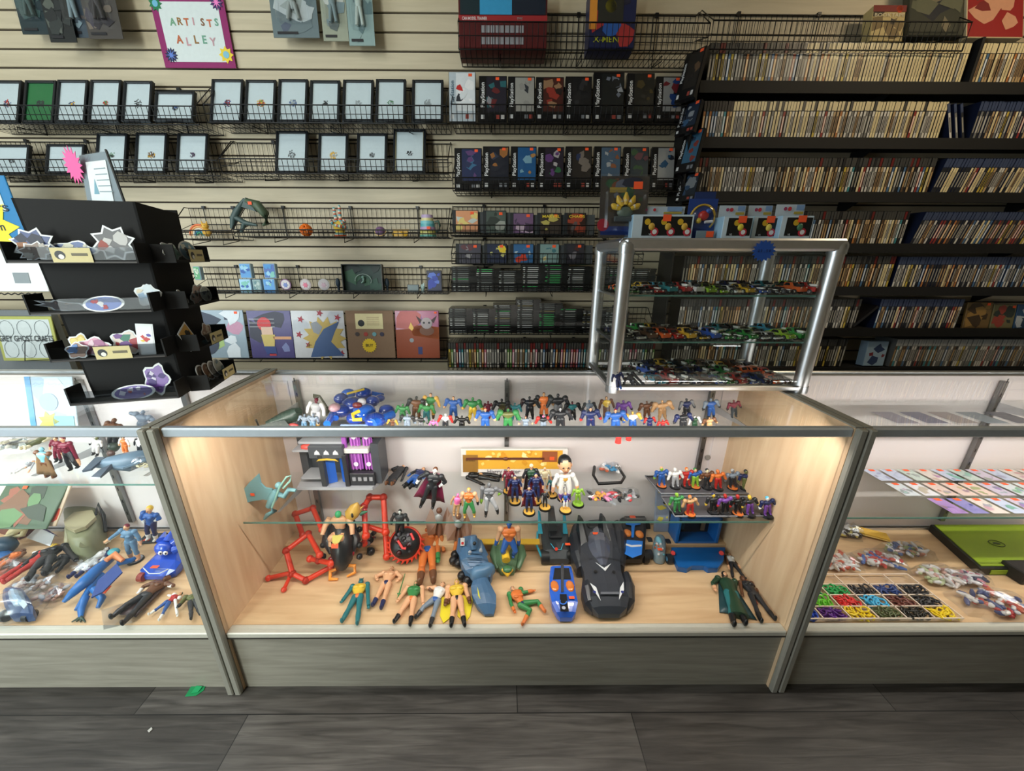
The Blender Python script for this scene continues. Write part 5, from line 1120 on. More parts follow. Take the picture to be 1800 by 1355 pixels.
    hc = H0-up*.125*s*bighead; B = bighead
    Rm = Matrix((side, front, up)).transposed()
    hd = []
    def headf(m):
        m.cyl(neck-up*.03*s, hc, .055*s, .05*s, sk, 8); m.ell(hc, (.088*s*B, .10*s*B, .125*s*B), ha if helmet else sk, 12, 9, Rm)
        fc = sk if helmet else ha
        if helmet: m.ell(hc+front*.05*s*B-up*.02*s*B, (.062*s*B, .062*s*B, .075*s*B), sk, 10, 7, Rm)
        if not back:
            for sg in (-1, 1): m.ell(hc+front*.098*s*B+side*sg*.034*s*B+up*.012*s*B, (.016*s*B, .010*s*B, .010*s*B), BLK if B == 1 else M((30, 24, 22), .4), 6, 5, Rm)
            m.ell(hc+front*.108*s*B-up*.018*s*B, (.014*s*B, .02*s*B, .022*s*B), sk, 6, 5, Rm)
            m.ell(hc+front*.092*s*B-up*.062*s*B, (.03*s*B, .010*s*B, .008*s*B), M((120, 60, 50), .5), 6, 4, Rm)
        for sg in (-1, 1): m.ell(hc+side*sg*.088*s*B, (.014*s*B, .022*s*B, .03*s*B), sk, 6, 5, Rm)
        if horns:
            for sg in (-1, 1): m.cyl(hc+side*sg*.05*s+up*.08*s, hc+side*sg*.075*s+up*.19*s, .028*s, .006*s, col(horns), 6)
    hp = part('head', headf)
    if not helmet: part('hair', lambda m: m.ell(hc+up*.035*s*B-front*.022*s*B, (.096*s*B, .102*s*B, .108*s*B), ha, 12, 8, Rm), hp)
    def arm(a, e, h):
        def f(m):
            m.ell(a, .080*z_*w, ar, 9, 7); m.cyl(a, e, .066*z_*w, .05*z_*w, ar, 9); m.ell(e, .051*z_*w, ar, 8, 6); m.cyl(e, e.lerp(h, .82), .054*z_*w, .038*z_*w, ar, 9)
            m.cyl(e.lerp(h, .5), e.lerp(h, .9), .052*z_*w, .046*z_*w, gl, 9); d = (h-e).normalized(); q = d.cross(front); q = q.normalized() if q.length > 1e-4 else side
            pc = e.lerp(h, 1.0); R = Matrix((q, front, d)).transposed(); m.ell(pc, (.046*z_, .032*z_, .052*z_), gl, 8, 6, R)
            if not simple:
                for k in range(4): m.tube([pc+q*(.027-.018*k)*s+d*.03*s, pc+q*(.028-.019*k)*s+d*(.075-.006*abs(k-1.3))*s+front*.008*s, pc+q*(.024-.016*k)*s+d*(.098-.01*abs(k-1.3))*s+front*.026*s], [.013*s, .012*s, .009*s], gl, 5)
                m.tube([pc+q*.035*s, pc+q*.062*s+d*.03*s+front*.012*s, pc+q*.055*s+d*.058*s+front*.02*s], [.014*s, .013*s, .010*s], gl, 5)
        return f
    part('arm', arm(ls, E1, lh_)); part('arm', arm(rs, E2, rh_))
    def leg(a, k, f_):
        def f(m):
            m.ell(a, .10*z_*w**.5, le_, 9, 7); m.cyl(a, k, .098*z_*w**.6, .062*z_*w**.5, le_, 10); m.ell(k, .064*z_*w**.5, le_, 8, 6)
            m.tube([k, k.lerp(f_, .3)-front*.01*s, k.lerp(f_, .92)], [.060*z_, .070*z_*w**.5, .042*z_], le_, 9); m.tube([k.lerp(f_, .42), k.lerp(f_, .5), k.lerp(f_, .97)], [.074*z_, .074*z_, .052*z_], bo, 9)
            d = (f_-k).normalized(); R = Matrix((side, front, up)).transposed(); m.ell(f_+front*.045*s-up*.005*s, (.05*z_, .10*z_, .045*z_), bo, 9, 7, R)
        return f
    if not robe or True:
        part('leg', leg(hl, K1, lf_)); part('leg', leg(hr, K2, rf_))
    if cape:
        cc = col(cape[0]); ex = cape[1] if len(cape) > 1 else .35
        def capef(m):
            N = 7; rows = []
            top = neck-front*.09*s; bot = F0+up*.25*s-front*.12*s
            for j in range(6):
                t = j/5; row = []
                for i in range(N):
                    f = (i/(N-1)-.5)*2; wd = (.2+ex*t)*s; wv = .03*s*math.cos(f*9)*t
                    row.append(top.lerp(bot, t)+side*f*wd-front*(wv-.02*s*t) if mode != 'lie' else Vector((*(top.lerp(bot, t)+side*f*wd)[:2], surf+.004+.02*s*(1+math.cos(f*9))*t)))
                rows.append(row)
            vs = [p for r in rows for p in r]; n1 = len(vs); vs += [p-front*.010*s for p in vs] if mode != 'lie' else [p-EZ*.003 for p in vs]
            fs = []
            for j in range(5):
                for i in range(N-1): a = j*N+i; fs += [[a, a+1, a+N+1, a+N], [n1+a, n1+a+N, n1+a+N+1, n1+a+1]]
            for i in range(N-1): fs += [[i, n1+i, n1+i+1, i+1], [5*N+i, 5*N+i+1, n1+5*N+i+1, n1+5*N+i]]
            for j in range(5): fs += [[j*N, (j+1)*N, n1+(j+1)*N, n1+j*N], [j*N+N-1, n1+j*N+N-1, n1+(j+1)*N+N-1, (j+1)*N+N-1]]
            m.add(vs, fs, cc, True)
        part('cape', capef)
    if weapon:
        wc, p0, p1 = weapon[:3]; wr = (weapon[3] if len(weapon) > 3 else .02)*s
        part('weapon', lambda m: (m.cyl(Q(p0), Q(p1), wr, wr*.5, col(wc), 7), m.cyl(Q(p0).lerp(Q(p1), .18)-side*.07*s, Q(p0).lerp(Q(p1), .18)+side*.07*s, wr*.9, wr*.9, col(wc), 6)))
    if base:
        part('base', lambda m: (m.cyl(Vector((F0.x, F0.y, surf)), Vector((F0.x, F0.y, surf+.006)), base[1], base[1]*.94, BLK, 22), m.cyl(Vector((F0.x, F0.y, surf+.006)), Vector((F0.x, F0.y, surf+.0075)), base[1]*.84, base[1]*.84, col(base[0]), 22)))
    if st:
        def stf(m):
            p = Q(st)+front*.16*s
            if mode == 'lie': m.rect(p, EX, EY, -.009, -.006, .009, .006, STK, .0005)
            else: m.rect(p, EX, EZ, -.009, -.006, .009, .006, STK, .0005)
        part('price_sticker', stf)
    if simple: o = one.build(name, org=org); return tag(o, label, cat, group)
    return T
DZ = DECK+.001; SZ = .566; TZ = .881
# ---- deck of the middle counter (lying figures)
figure('teal and yellow lying figure, leftmost of the front row', (636, 1022), (621, 1094), DZ, c='teal yellow teal teal orange teal teal teal', lh=(601, 1057), rh=(648, 1067), lf=(601, 1092), rf=(628, 1096), w=1.15, horns='teal')
figure('tan lying figure in dark blue trunks and boots beside the teal one', (690, 1000), (667, 1068), DZ, c='skin skin skin skin navy skin navy tan', lh=(663, 1018), rh=(699, 1020), lf=(655, 1064), rf=(670, 1069), w=1.1)
figure('green and orange lying figure holding a green sword', (733, 1026), (712, 1098), DZ, c='skin green skin skin orange skin black green', lh=(699, 1056), rh=(744, 1062), lf=(693, 1093), rf=(721, 1098), w=1.2, weapon=('green', (699, 1052), (712, 1008), .03), helmet=True)
figure('slim figure in grey blue trousers and white vest', (780, 1027), (748, 1099), DZ, c='skin white skin brown blue steel dark brown', lh=(757, 1036), rh=(788, 1058), lf=(731, 1085), rf=(756, 1100), w=1.)
figure('yellow and black striped figure with yellow wings', (803, 1024), (804, 1102), DZ, c='skin yellow skin brown black skin black yellow', lh=(783, 1062), rh=(826, 1058), lf=(793, 1100), rf=(817, 1099), w=1.25, helmet=True)
m = MB()
for sg in (-1, 1): a = P(803, 1060, Z=DZ); m.poly(a+EZ*.004, EX, EY, [(sg*.005, .03), (sg*.055, .02), (sg*.05, -.05), (sg*.035, -.075), (sg*.008, -.05)][::sg], M((232, 214, 50), .3), .003)
m.build('wings', [o for o in COL.objects if o.get('label', '').startswith('yellow and black striped')][0])
for k in range(4):
    pass
figure('orange and green figure lying bent by itself at front centre', (899, 1035), (935, 1090), DZ, c='skin orange green orange navy green orange steel', lh=(905, 1075), rh=(938, 1038), lf=(918, 1098), rf=(958, 1075), w=1.25, hip=(918, 1062), le=(898, 1060), re=(918, 1042), lk=(932, 1072), rk=(945, 1057))
figure('orange armoured lying figure with green gloves and blue belt', (752, 935), (752, 1030), DZ, c='orange orange orange green blue orange brown brown', lh=(742, 975), rh=(770, 985), lf=(738, 1025), rf=(762, 1022), w=1.05)
figure('dark teal caped figure lying at the right front', (1270, 1010), (1302, 1098), DZ, c='skin dgreen dgreen skin dark (x) black black'.replace('(x)', 'teal'), lh=(1258, 1036), rh=(1292, 1050), lf=(1290, 1098), rf=(1310, 1096), w=1., cape=((30, 66, 72), .28), helmet=True, robe=1)
figure('long slim dark brown figure with a red staff at the right', (1302, 1016), (1350, 1088), DZ, c='brown dark brown brown dark dark black dark', lh=(1305, 1046), rh=(1330, 1040), lf=(1338, 1092), rf=(1362, 1088), w=.9, weapon=('red', (1312, 1020), (1332, 1062), .03))
figure('small white shirted figure leaning by the right side panel', (1280, 975), (1296, 1016), DZ, c='skin white brown skin dark dark dark brown', lh=(1282, 1000), rh=(1300, 998), lf=(1288, 1014), rf=(1310, 1018), w=1.05)
figure('red and blue lying figure behind the grey blue ship', (866, 920), (850, 945), DZ, c='red red blue blue blue blue blue blue', lh=(838, 925), rh=(884, 940), lf=(842, 945), rf=(862, 942), w=1.2)
# ---- red jointed creature rig with rider
def bar(m, a, b, w, mat):
    a, b = Vector(a), Vector(b); m.cyl(a, b, w, w, mat, 6); m.ell(a, w*1.45, mat, 8, 6); m.ell(b, w*1.45, mat, 8, 6)
RED = M((214, 58, 32), .35)
t = thing('walker_toy', 'red legged black walker toy with a shirtless rider', 'toy vehicle', P(600, 1000, Z=DZ))
def leg(pts, w=.0095):
    m = MB(); q = [P(x, y, Z=DZ+z) for x, y, z in pts]
    for a, b in zip(q, q[1:]): bar(m, a, b, w, RED)
    m.build('leg', t)
leg([(566, 930, .14), (550, 893, .18), (519, 903, .15), (532, 940, .07)])
leg([(562, 975, .09), (542, 938, .12), (503, 968, .10), (514, 1008, .03)])
leg([(514, 1008, .03), (538, 1020, .012), (582, 996, .03)]); leg([(514, 1006, .03), (472, 1016, .012)], .008); leg([(510, 1012, .02), (499, 1036, .010)], .007)
leg([(545, 982, .05), (560, 985, .06), (582, 990, .07)])
BK = M((26, 24, 26), .35); m = MB()
bodyc = [P(598, 918, Z=DZ+.15), P(600, 950, Z=DZ+.12), P(602, 985, Z=DZ+.06), P(601, 1000, Z=DZ+.03)]
m.tube(bodyc, [.034, .044, .036, .016], BK, 8)
for sg in (-1, 1): m.tube([P(598+sg*22, 922, Z=DZ+.13), P(600+sg*25, 950, Z=DZ+.10), P(601+sg*18, 972, Z=DZ+.07)], [.012, .020, .010], M((40, 36, 40), .3), 8)
for k in range(3): m.ell(P(598, 968+9*k, Z=DZ+.095-.02*k), (.012, .010, .008), M((46, 42, 46), .3), 8, 6)
for sx in (568, 632):
    for y, z in ((930, .12), (958, .09), (978, .06)): m.ell(P(sx, y, Z=DZ+z), .012, BK, 8, 6)
m.cyl(P(598, 985, Z=DZ), P(598, 960, Z=DZ+.08), .025, .04, BK, 10); m.build('body', t)
m = MB(); m.ell(P(583, 984, Z=DZ+.06), .014, M((150, 24, 40), .15, coat=1), 12, 8); m.ell(P(617, 973, Z=DZ+.07), .014, M((150, 24, 40), .15, coat=1), 12, 8); m.build('red_eyes', t)
m = MB()
for pts in ([(592, 1000, .03), (581, 1004, .02), (580, 1018, .006), (594, 1018, .006)], [(612, 994, .04), (623, 994, .03), (624, 1006, .015), (610, 1013, .008)]): m.tube([P(x, y, Z=DZ+z) for x, y, z in pts], [.006, .008, .007, .004], M((244, 150, 50), .35), 7)
m.build('pincers', t); m = MB(); p = P(597, 950, Z=DZ+.145); m.poly(p+EZ*.022-EY*.02, EX, (EY+EZ*.5).normalized(), [(-.020, .016), (.020, .016), (.012, -.010), (0, -.018), (-.012, -.010)], M((206, 190, 90), .4), .003); m.build('crest', t)
m = MB(); p = P(597, 962, Z=DZ+.12); m.rect(p+EZ*.034-EY*.03, EX, (EY*.5+EZ).normalized(), -.012, -.008, .012, .008, STK, .001); m.build('price_sticker', t)
# rider
m = MB(); sk = col('skin'); b0 = P(598, 925, Z=DZ+.165)
loft(m, b0-EZ*.02, b0+EZ*.045, EX, [(0, .020, .015), (.4, .020, .015), (.8, .036, .020), (1, .018, .012)], sk, 12); m.ell(b0+EZ*.055, (.012, .012, .014), M((60, 170, 110), .4))
for sg in (-1, 1): m.tube([b0+Vector((sg*.034, 0, .036)), b0+Vector((sg*.050, -.01, .012)), b0+Vector((sg*.056, -.03, -.012))], [.012, .010, .008], sk, 8); m.ell(b0+Vector((sg*.016, -.042, -.018)), .015, sk, 9, 7); m.tube([b0+Vector((sg*.012, -.005, -.02)), b0+Vector((sg*.016, -.042, -.018)), b0+Vector((sg*.018, -.05, -.045))], [.014, .013, .010], sk, 8)
o = m.build('action_figure'); tag(o, 'bare chested rider figure with a green neck on the black walker', 'action figure')
# gold mask
m = MB(); g = col('gold'); c = P(624, 898, Z=DZ+.22); m.tube([c+Vector((-.022, -.01, -.035)), c+Vector((-.012, -.006, -.010)), c+Vector((.006, 0, .014)), c+Vector((.012, .002, .035))], [.012, .026, .024, .004], g, 10)
m.cyl(c+Vector((.02, 0, .01)), c+Vector((.036, 0, .022)), .005, .001, g, 6); m.ell(c+Vector((.0, -.026, .0)), (.005, .006, .010), BLK, 8, 6); m.tube([c+Vector((.018, 0, -.012)), c+Vector((.045, .005, -.006))], [.010, .003], M((50, 120, 80), .4), 6)
m.cyl(c+Vector((-.012, 0, -.03)), Vector((c.x-.02, c.y+.02, DZ+.1)), .006, .006, BK, 6); tag(m.build('beast_mask'), 'golden pointed beast helmet behind the bare chested rider', 'toy helmet')
# red frame + black toothed disc toy
t = thing('disc_vehicle', 'black domed toy with red toothed rim and red arms', 'toy vehicle', P(712, 985, Z=DZ))
m = MB(); F1 = [P(643, 942, Z=DZ+.12), P(640, 890, Z=DZ+.2), P(650, 874, Z=DZ+.23), P(674, 874, Z=DZ+.23), P(678, 935, Z=DZ+.13)]
for a, b in zip(F1, F1[1:]): bar(m, a, b, .011, RED)
m.build('arm', t); m = MB()
F2 = [P(678, 935, Z=DZ+.10), P(645, 925, Z=DZ+.12), P(640, 955, Z=DZ+.07)]
for a, b in zip(F2, F2[1:]): bar(m, a, b, .010, RED)
bar(m, P(678, 935, Z=DZ+.10), P(680, 978, Z=DZ+.03), .011, RED); m.build('arm', t)
c = P(712, 955, Z=DZ+.075); m = MB(); Rt = rot('X', math.radians(48)); m.ell(c, (.058, .056, .030), BK, 20, 10, Rt); 
rnd = random.Random(3)
for i in range(16): q = Rt @ Vector((rnd.uniform(-.035, .035), rnd.uniform(-.035, .035), .026)); m.ell(c+q, rnd.uniform(.006, .011), M(((40, 38, 42), (90, 88, 98), (60, 20, 24))[i % 3], .3), 7, 5)
m.cyl(c-EZ*.07, c, .03, .03, BK, 10); m.build('dome', t)
m = MB()
ring = [c+Rt @ Vector((.060*math.cos(a), .058*math.sin(a), -.006)) for a in [k*PI/12 for k in range(24)]]; m.tube(ring, .0055, RED, 6, True)
for k in range(24):
    a = k*PI/12
    if math.sin(a) < .3: m.cyl(c+Rt @ Vector((.062*math.cos(a), .060*math.sin(a), -.006)), c+Rt @ Vector((.076*math.cos(a-.1), .074*math.sin(a-.1), -.006)), .007, .001, RED, 5)
m.build('toothed_rim', t)
m = MB(); m.tube([c+Rt @ Vector(q) for q in ((-.02, .01, .034), (.0, -.016, .034), (.014, -.018, .034))], .005, M((230, 60, 60), .35), 6); m.tube([c+Rt @ Vector(q) for q in ((.026, .036, .030), (.040, .012, .030))], .005, M((230, 60, 60), .35), 6); m.build('red_claws', t)
figure('small pale faced dark figure standing behind the black dome', (703, 896), (703, 944), DZ+.035, 'stand', c='white dark dark dark black dark black black', simple=True, lift=.055)
m = MB(); rnd = random.Random(9)
for i in range(14): m.ell(P(652+rnd.uniform(-9, 9), 948+rnd.uniform(-16, 16), Z=DZ+.04+rnd.uniform(-.01, .01)), rnd.uniform(.004, .010), M(rnd.choice(((120, 110, 120), (190, 186, 190), (140, 40, 50), (60, 56, 60))), .3), 7, 5)
m.cyl(P(650, 968, Z=DZ), P(652, 945, Z=DZ+.04), .012, .012, BK, 7); m.ell(P(652, 969, Z=DZ+.012), .016, BK); tag(m.build('silver_figure'), 'small silver and black toy between the walker and the toothed dome', 'toy')
# brown winged figures
def winged(px, py, label, z=DZ):
    t = thing('action_figure', label, 'action figure', P(px, py+60, Z=z)); m = MB(); br = M((130, 84, 62), .35); q = lambda x, y, zz: P(px+x, py+y, Z=z+zz)
    m.tube([q(0, 20, .02), q(0, -5, .07), q(0, -18, .11)], [.014, .018, .012], br, 9); m.ell(q(0, -28, .13), .013, br); m.build('torso', t)
    for sg in (-1, 1):
        m = MB(); m.prism([q(sg*4, -8, .10), q(sg*14, -34, .15), q(sg*24, -10, .10), q(sg*20, 16, .05), q(sg*8, 14, .05)][::sg], (0, -.7, .7), .004, M((150, 108, 86), .35)); m.build('wing', t)
    m = MB(); m.ell(q(0, -14, .12), (.017, .010, .034), M((206, 206, 208), .2), 12, 9, rot('X', .5)); m.build('silver_shell', t)
    m = MB(); m.cyl(q(-4, 18, .03), q(-8, 44, .01), .009, .007, M((196, 110, 50), .4)); m.cyl(q(4, 18, .03), q(8, 44, .01), .009, .007, M((196, 110, 50), .4)); m.build('legs', t)
winged(772, 925, 'left brown winged figure with a silver shell behind the glass shelf edge'); winged(806, 935, 'right brown winged figure with a silver shell')
# blue grey ship
SB = M((66, 100, 134), .35)
def hullform(m, secs, mat, z0=.0, smooth=False):
    """secs: (x left, x right, y, shoulder z, ridge z, flat fraction) from back to front; pixels read at shoulder height"""
    rows = []
    for xl, xr, y, zs, zc, a in secs:
        L_, R_q = P(xl, y, Z=DZ+zs), P(xr, y, Z=DZ+zs); cx_, w = (L_.x+R_q.x)/2, abs(R_q.x-L_.x)/2; yy = (L_.y+R_q.y)/2
        rows.append([(cx_-w*.94, yy, DZ+z0), (cx_-w, yy, DZ+(z0+zs)/2), (cx_-w, yy, DZ+zs), (cx_-w*a, yy, DZ+zs+(zc-zs)*.75), (cx_, yy, DZ+zc), (cx_+w*a, yy, DZ+zs+(zc-zs)*.75), (cx_+w, yy, DZ+zs), (cx_+w, yy, DZ+(z0+zs)/2), (cx_+w*.94, yy, DZ+z0)])
    n = 9; vs = [p for r in rows for p in r]; K = len(rows)
    m.add(vs, [[k*n+i, k*n+(i+1) % n, (k+1)*n+(i+1) % n, (k+1)*n+i] for k in range(K-1) for i in range(n)], mat, smooth)
    m.add(rows[0]+rows[-1], [list(range(n-1, -1, -1)), list(range(n, 2*n))], mat)
def solid(m, top, zt, zb, mat, inset=.86):
    """a body whose top outline is given in pixels at height zt, widening down to zb"""
    for _ in range(2): top = [((1-f)*p[0]+f*r[0], (1-f)*p[1]+f*r[1]) for p, r in zip(top, top[1:]+top[:1]) for f in (.25, .75)]
    a = [P(x, y, Z=DZ+zt*.5) for x, y in top]; a = [Vector((p.x, p.y, DZ+zt)) for p in a]; c = sum(a, Vector())/len(a); b = [Vector((c.x+(p.x-c.x)/inset, c.y+(p.y-c.y)/inset, DZ+zb)) for p in a]; K = len(a)
    d = [Vector((p.x, p.y, DZ+max(0, zb-.012))) for p in b]
    rings = []
    for k, dz in ((.30, .010), (.62, .0085), (.86, .004), (1.0, -.002)): rings.append([Vector((c.x+(p.x-c.x)*k, c.y+(p.y-c.y)*k, p.z+dz)) for p in a])
    mid_ = [Vector((c.x+(p.x-c.x)/(1-(1-inset)*.75), c.y+(p.y-c.y)/(1-(1-inset)*.75), (p.z*.5+(DZ+zb)*.5))) for p in a]
    rings += [mid_, b, d]; R_n = len(rings); allv = [v for r in rings for v in r]
    m.add(allv, [[r*K+i, (r+1)*K+i, (r+1)*K+(i+1) % K, r*K+(i+1) % K] for r in range(R_n-1) for i in range(K)], mat, True); m.add(rings[0]+d, [list(range(K)), list(range(2*K-1, K-1, -1))], mat)
t = thing('toy_ship', 'grey blue pointed toy ship with a lion like head', 'toy vehicle', P(830, 1020, Z=DZ))
m = MB(); hullform(m, [(806, 846, 950, .085, .11, .5), (806, 852, 965, .08, .105, .5), (810, 858, 985, .072, .09, .6), (818, 866, 1002, .06, .07, .6), (832, 862, 1014, .045, .05, .6)], SB, .006)
for yk in (972, 980, 988): m.tube([P(822, yk, Z=DZ+.098), P(848, yk+1, Z=DZ+.098)], .002, M((50, 80, 110), .4), 5)
m.build('hull', t)
m = MB(); m.prism([P(806, 945, Z=DZ+.12), P(802, 968, Z=DZ+.07), P(812, 985, Z=DZ+.06), P(818, 960, Z=DZ+.09)], (-.6, -.5, .5), .008, SB); m.prism([P(846, 948, Z=DZ+.11), P(858, 975, Z=DZ+.07), P(850, 985, Z=DZ+.07), P(836, 955, Z=DZ+.10)], (.5, -.5, .6), .008, SB); m.build('fin', t)
m = MB(); m.tube([P(832, 941, Z=DZ+.14), P(832, 952, Z=DZ+.12), P(833, 966, Z=DZ+.10)], [.012, .020, .012], SB, 9); m.ell(P(834, 955, Z=DZ+.135), .007, BLK); m.ell(P(826, 972, Z=DZ+.095), (.007, .005, .012), col('lgrey')); m.ell(P(845, 968, Z=DZ+.095), (.007, .005, .012), col('lgrey')); m.build('beast_head', t)
m = MB(); solid(m, [(828, 1012), (842, 1003), (866, 1000), (868, 1010), (848, 1022), (832, 1022)], .07, .05, M((84, 120, 152), .35)); m.build('collar', t)
m = MB(); hullform(m, [(834, 856, 1014, .045, .055, .5), (828, 864, 1030, .042, .052, .5), (830, 872, 1045, .036, .046, .4), (838, 872, 1062, .03, .036, .4), (852, 868, 1080, .012, .016, .3)], SB, .004); m.poly(P(840, 1044, Z=DZ+.056), EX, EY, [(-.004, .03), (.002, .012), (.010, -.02), (.001, -.006)], M((206, 200, 60), .4), .0006); m.build('nose', t)
m = MB()
for x, y in ((800, 975), (797, 985), (806, 990), (812, 1012), (822, 1020), (858, 998)): m.ell(P(x, y, Z=DZ+.02), .018, BK, 8, 6)
m.build('black_gears', t); m = MB(); m.rect(P(813, 952, Z=DZ+.115), EX, (EY*.4+EZ).normalized(), -.008, -.016, .008, .014, M((214, 210, 206), .4), .002); m.disc(P(813, 955, Z=DZ+.118), EX, (EY*.4+EZ).normalized(), 0, 0, .005, M((190, 40, 40), .4), .003); m.build('decal', t)
# green winged vehicle with rider
t = thing('toy_aircraft', 'green toy craft with a gold beast nose and yellow side wings', 'toy vehicle', P(893, 985, Z=DZ)); GV = M((92, 124, 92), .35); YV = M((236, 188, 50), .35)
m = MB(); hullform(m, [(872, 908, 955, .05, .07, .6), (868, 912, 970, .05, .072, .6), (872, 908, 988, .042, .062, .6), (880, 904, 1002, .028, .04, .5)], GV, .004); m.build('hull', t)
m = MB()
for sg, x in ((-1, 872), (1, 914)): m.tube([P(x, 950, Z=DZ+.05), P(x+sg*3, 975, Z=DZ+.04), P(x-sg*3, 1000, Z=DZ+.02)], [.012, .019, .008], GV, 9)
m.build('side_pod', t); m = MB(); m.tube([P(898, 955, Z=DZ+.08), P(888, 970, Z=DZ+.08), P(890, 985, Z=DZ+.075)], [.008, .016, .016], YV, 9); m.tube([P(883, 1000, Z=DZ+.04), P(892, 1010, Z=DZ+.03), P(900, 1000, Z=DZ+.04)], [.007, .010, .007], YV, 8); m.ell(P(892, 1000, Z=DZ+.045), (.018, .016, .010), M((60, 110, 70), .35)); m.build('beast_nose', t)
m = MB(); a = P(842, 952, Z=DZ+.06); b = P(950, 960, Z=DZ+.06); m.bx(a.x, b.x, a.y-.014, a.y+.014, DZ+.055, DZ+.063, YV, .002); m.cyl((P(893, 956, Z=DZ+.05).x, a.y, DZ), (P(893, 956, Z=DZ).x, a.y, DZ+.056), .01, .01, GV); m.build('wing', t)
figure('orange and blue armoured rider sitting in the green craft', (895, 916), (895, 986), DZ+.04, 'stand', c='blue orange skin blue blue blue blue blue', w=1.25, lh=(872, 955), rh=(912, 955), lf=(888, 975), rf=(902, 975), helmet=True)
# black car family
def carbody(m, out, zt, zb, mat, inset=.9): solid(m, out, zt, zb, mat, inset)
CBK = M((50, 54, 62), .3); CB2 = M((32, 34, 39), .35)
t = thing('toy_car', 'large black toy car with long hood and tail fins', 'toy car', P(1060, 1000, Z=DZ))
m = MB(); hullform(m, [(1022, 1076, 918, .06, .075, .5), (1012, 1088, 932, .075, .09, .6), (1012, 1092, 960, .078, .092, .6), (1020, 1090, 985, .07, .088, .6), (1026, 1092, 1005, .066, .080, .6), (1030, 1100, 1030, .064, .076, .62), (1034, 1106, 1050, .060, .070, .62), (1042, 1102, 1068, .046, .054, .6), (1052, 1090, 1080, .030, .034, .5)], CBK, .014)
hullform(m, [(1060, 1066, 940, .09, .094, .4), (1066, 1074, 1000, .083, .086, .4), (1066, 1080, 1060, .064, .067, .4)], M((44, 48, 56), .3), .03) if False else None
m.build('body', t)
m = MB(); hullform(m, [(1042, 1062, 926, .088, .094, .5), (1034, 1070, 942, .092, .112, .5), (1034, 1072, 958, .090, .118, .45), (1040, 1072, 976, .084, .104, .4), (1054, 1066, 994, .080, .086, .3)], M((84, 88, 102), .12, coat=1), .07); m.build('cockpit', t)
m = MB(); fd = M((40, 43, 50), .3)
hullform(m, [(1006, 1026, 925, .06, .085, .5), (1000, 1026, 945, .07, .098, .5), (1004, 1028, 975, .06, .085, .5), (1014, 1030, 1000, .045, .06, .5)], fd, .012); hullform(m, [(1074, 1094, 922, .06, .085, .5), (1076, 1102, 942, .07, .098, .5), (1080, 1102, 972, .06, .085, .5), (1084, 1098, 998, .045, .06, .5)], fd, .012)
hullform(m, [(1024, 1040, 1018, .045, .062, .5), (1022, 1044, 1036, .055, .078, .5), (1028, 1048, 1060, .045, .060, .5), (1040, 1054, 1076, .026, .034, .5)], fd, .012); hullform(m, [(1092, 1108, 1010, .045, .062, .5), (1094, 1116, 1030, .055, .078, .5), (1094, 1116, 1056, .045, .060, .5), (1088, 1104, 1074, .026, .034, .5)], fd, .012); m.build('fender', t)
m = MB()
for (x, y) in ((1024, 925), (1066, 922)): m.prism([P(x-12, y+8, Z=DZ+.09), P(x-8, y-20, Z=DZ+.15), P(x-2, y-12, Z=DZ+.14), P(x+10, y+35, Z=DZ+.08), P(x-2, y+42, Z=DZ+.075)], (-.9 if x < 1040 else .9, -.3, .3), .009, CB2)
m.bx(P(1030, 920, Z=DZ+.08).x, P(1056, 920, Z=DZ+.08).x, P(1040, 925, Z=DZ+.09).y-.01, P(1040, 925, Z=DZ+.09).y+.03, DZ+.05, DZ+.095, CB2, .006); m.build('tail_fin', t)
for (x, y, r_) in ((1010, 955, .032), (1088, 952, .030), (1036, 1048, .026), (1100, 1042, .026)):
    c = P(x, y, Z=DZ+r_); m = MB(); m.cyl(c-EX*.014, c+EX*.014, r_, r_, M((18, 18, 20), .6), 22); m.cyl(c-EX*.0155, c+EX*.0155, r_*.55, r_*.55, CB2, 14); m.build('wheel', t)
zt_ = DZ+.083
m = MB(); wv = M((214, 218, 222), .3)
def fl(m, pts, mat, z=.084): m.prism([P(x, y, Z=DZ+z) for x, y in pts], (0, 0, 1), .002, mat)
fl(m, [(1047, 988), (1062, 998), (1074, 990), (1064, 1003)], wv); fl(m, [(1037, 1024), (1048, 1032), (1056, 1055), (1046, 1040)], wv, .078); fl(m, [(1096, 1022), (1090, 1033), (1088, 1054), (1097, 1036)], wv, .078); fl(m, [(1056, 1040), (1088, 1040), (1088, 1044), (1056, 1044)], M((96, 100, 108), .3), .079); m.disc(P(1045, 1040, Z=DZ+.080), EX, EY, 0, 0, .005, M((40, 50, 120), .3), .0008); m.disc(P(1094, 1040, Z=DZ+.080), EX, EY, 0, 0, .005, M((40, 50, 120), .3), .0008)
for x, y in ((1047, 1004), (1079, 1005)): m.disc(P(x, y, Z=DZ+.083), EX, EY, 0, 0, .006, BLK, .001)
m.build('headlight_marks', t); m = MB(); m.rect(P(1047, 937, Z=DZ+.112), EX, EY, -.011, -.006, .011, .006, STK, .001); m.build('price_sticker', t)
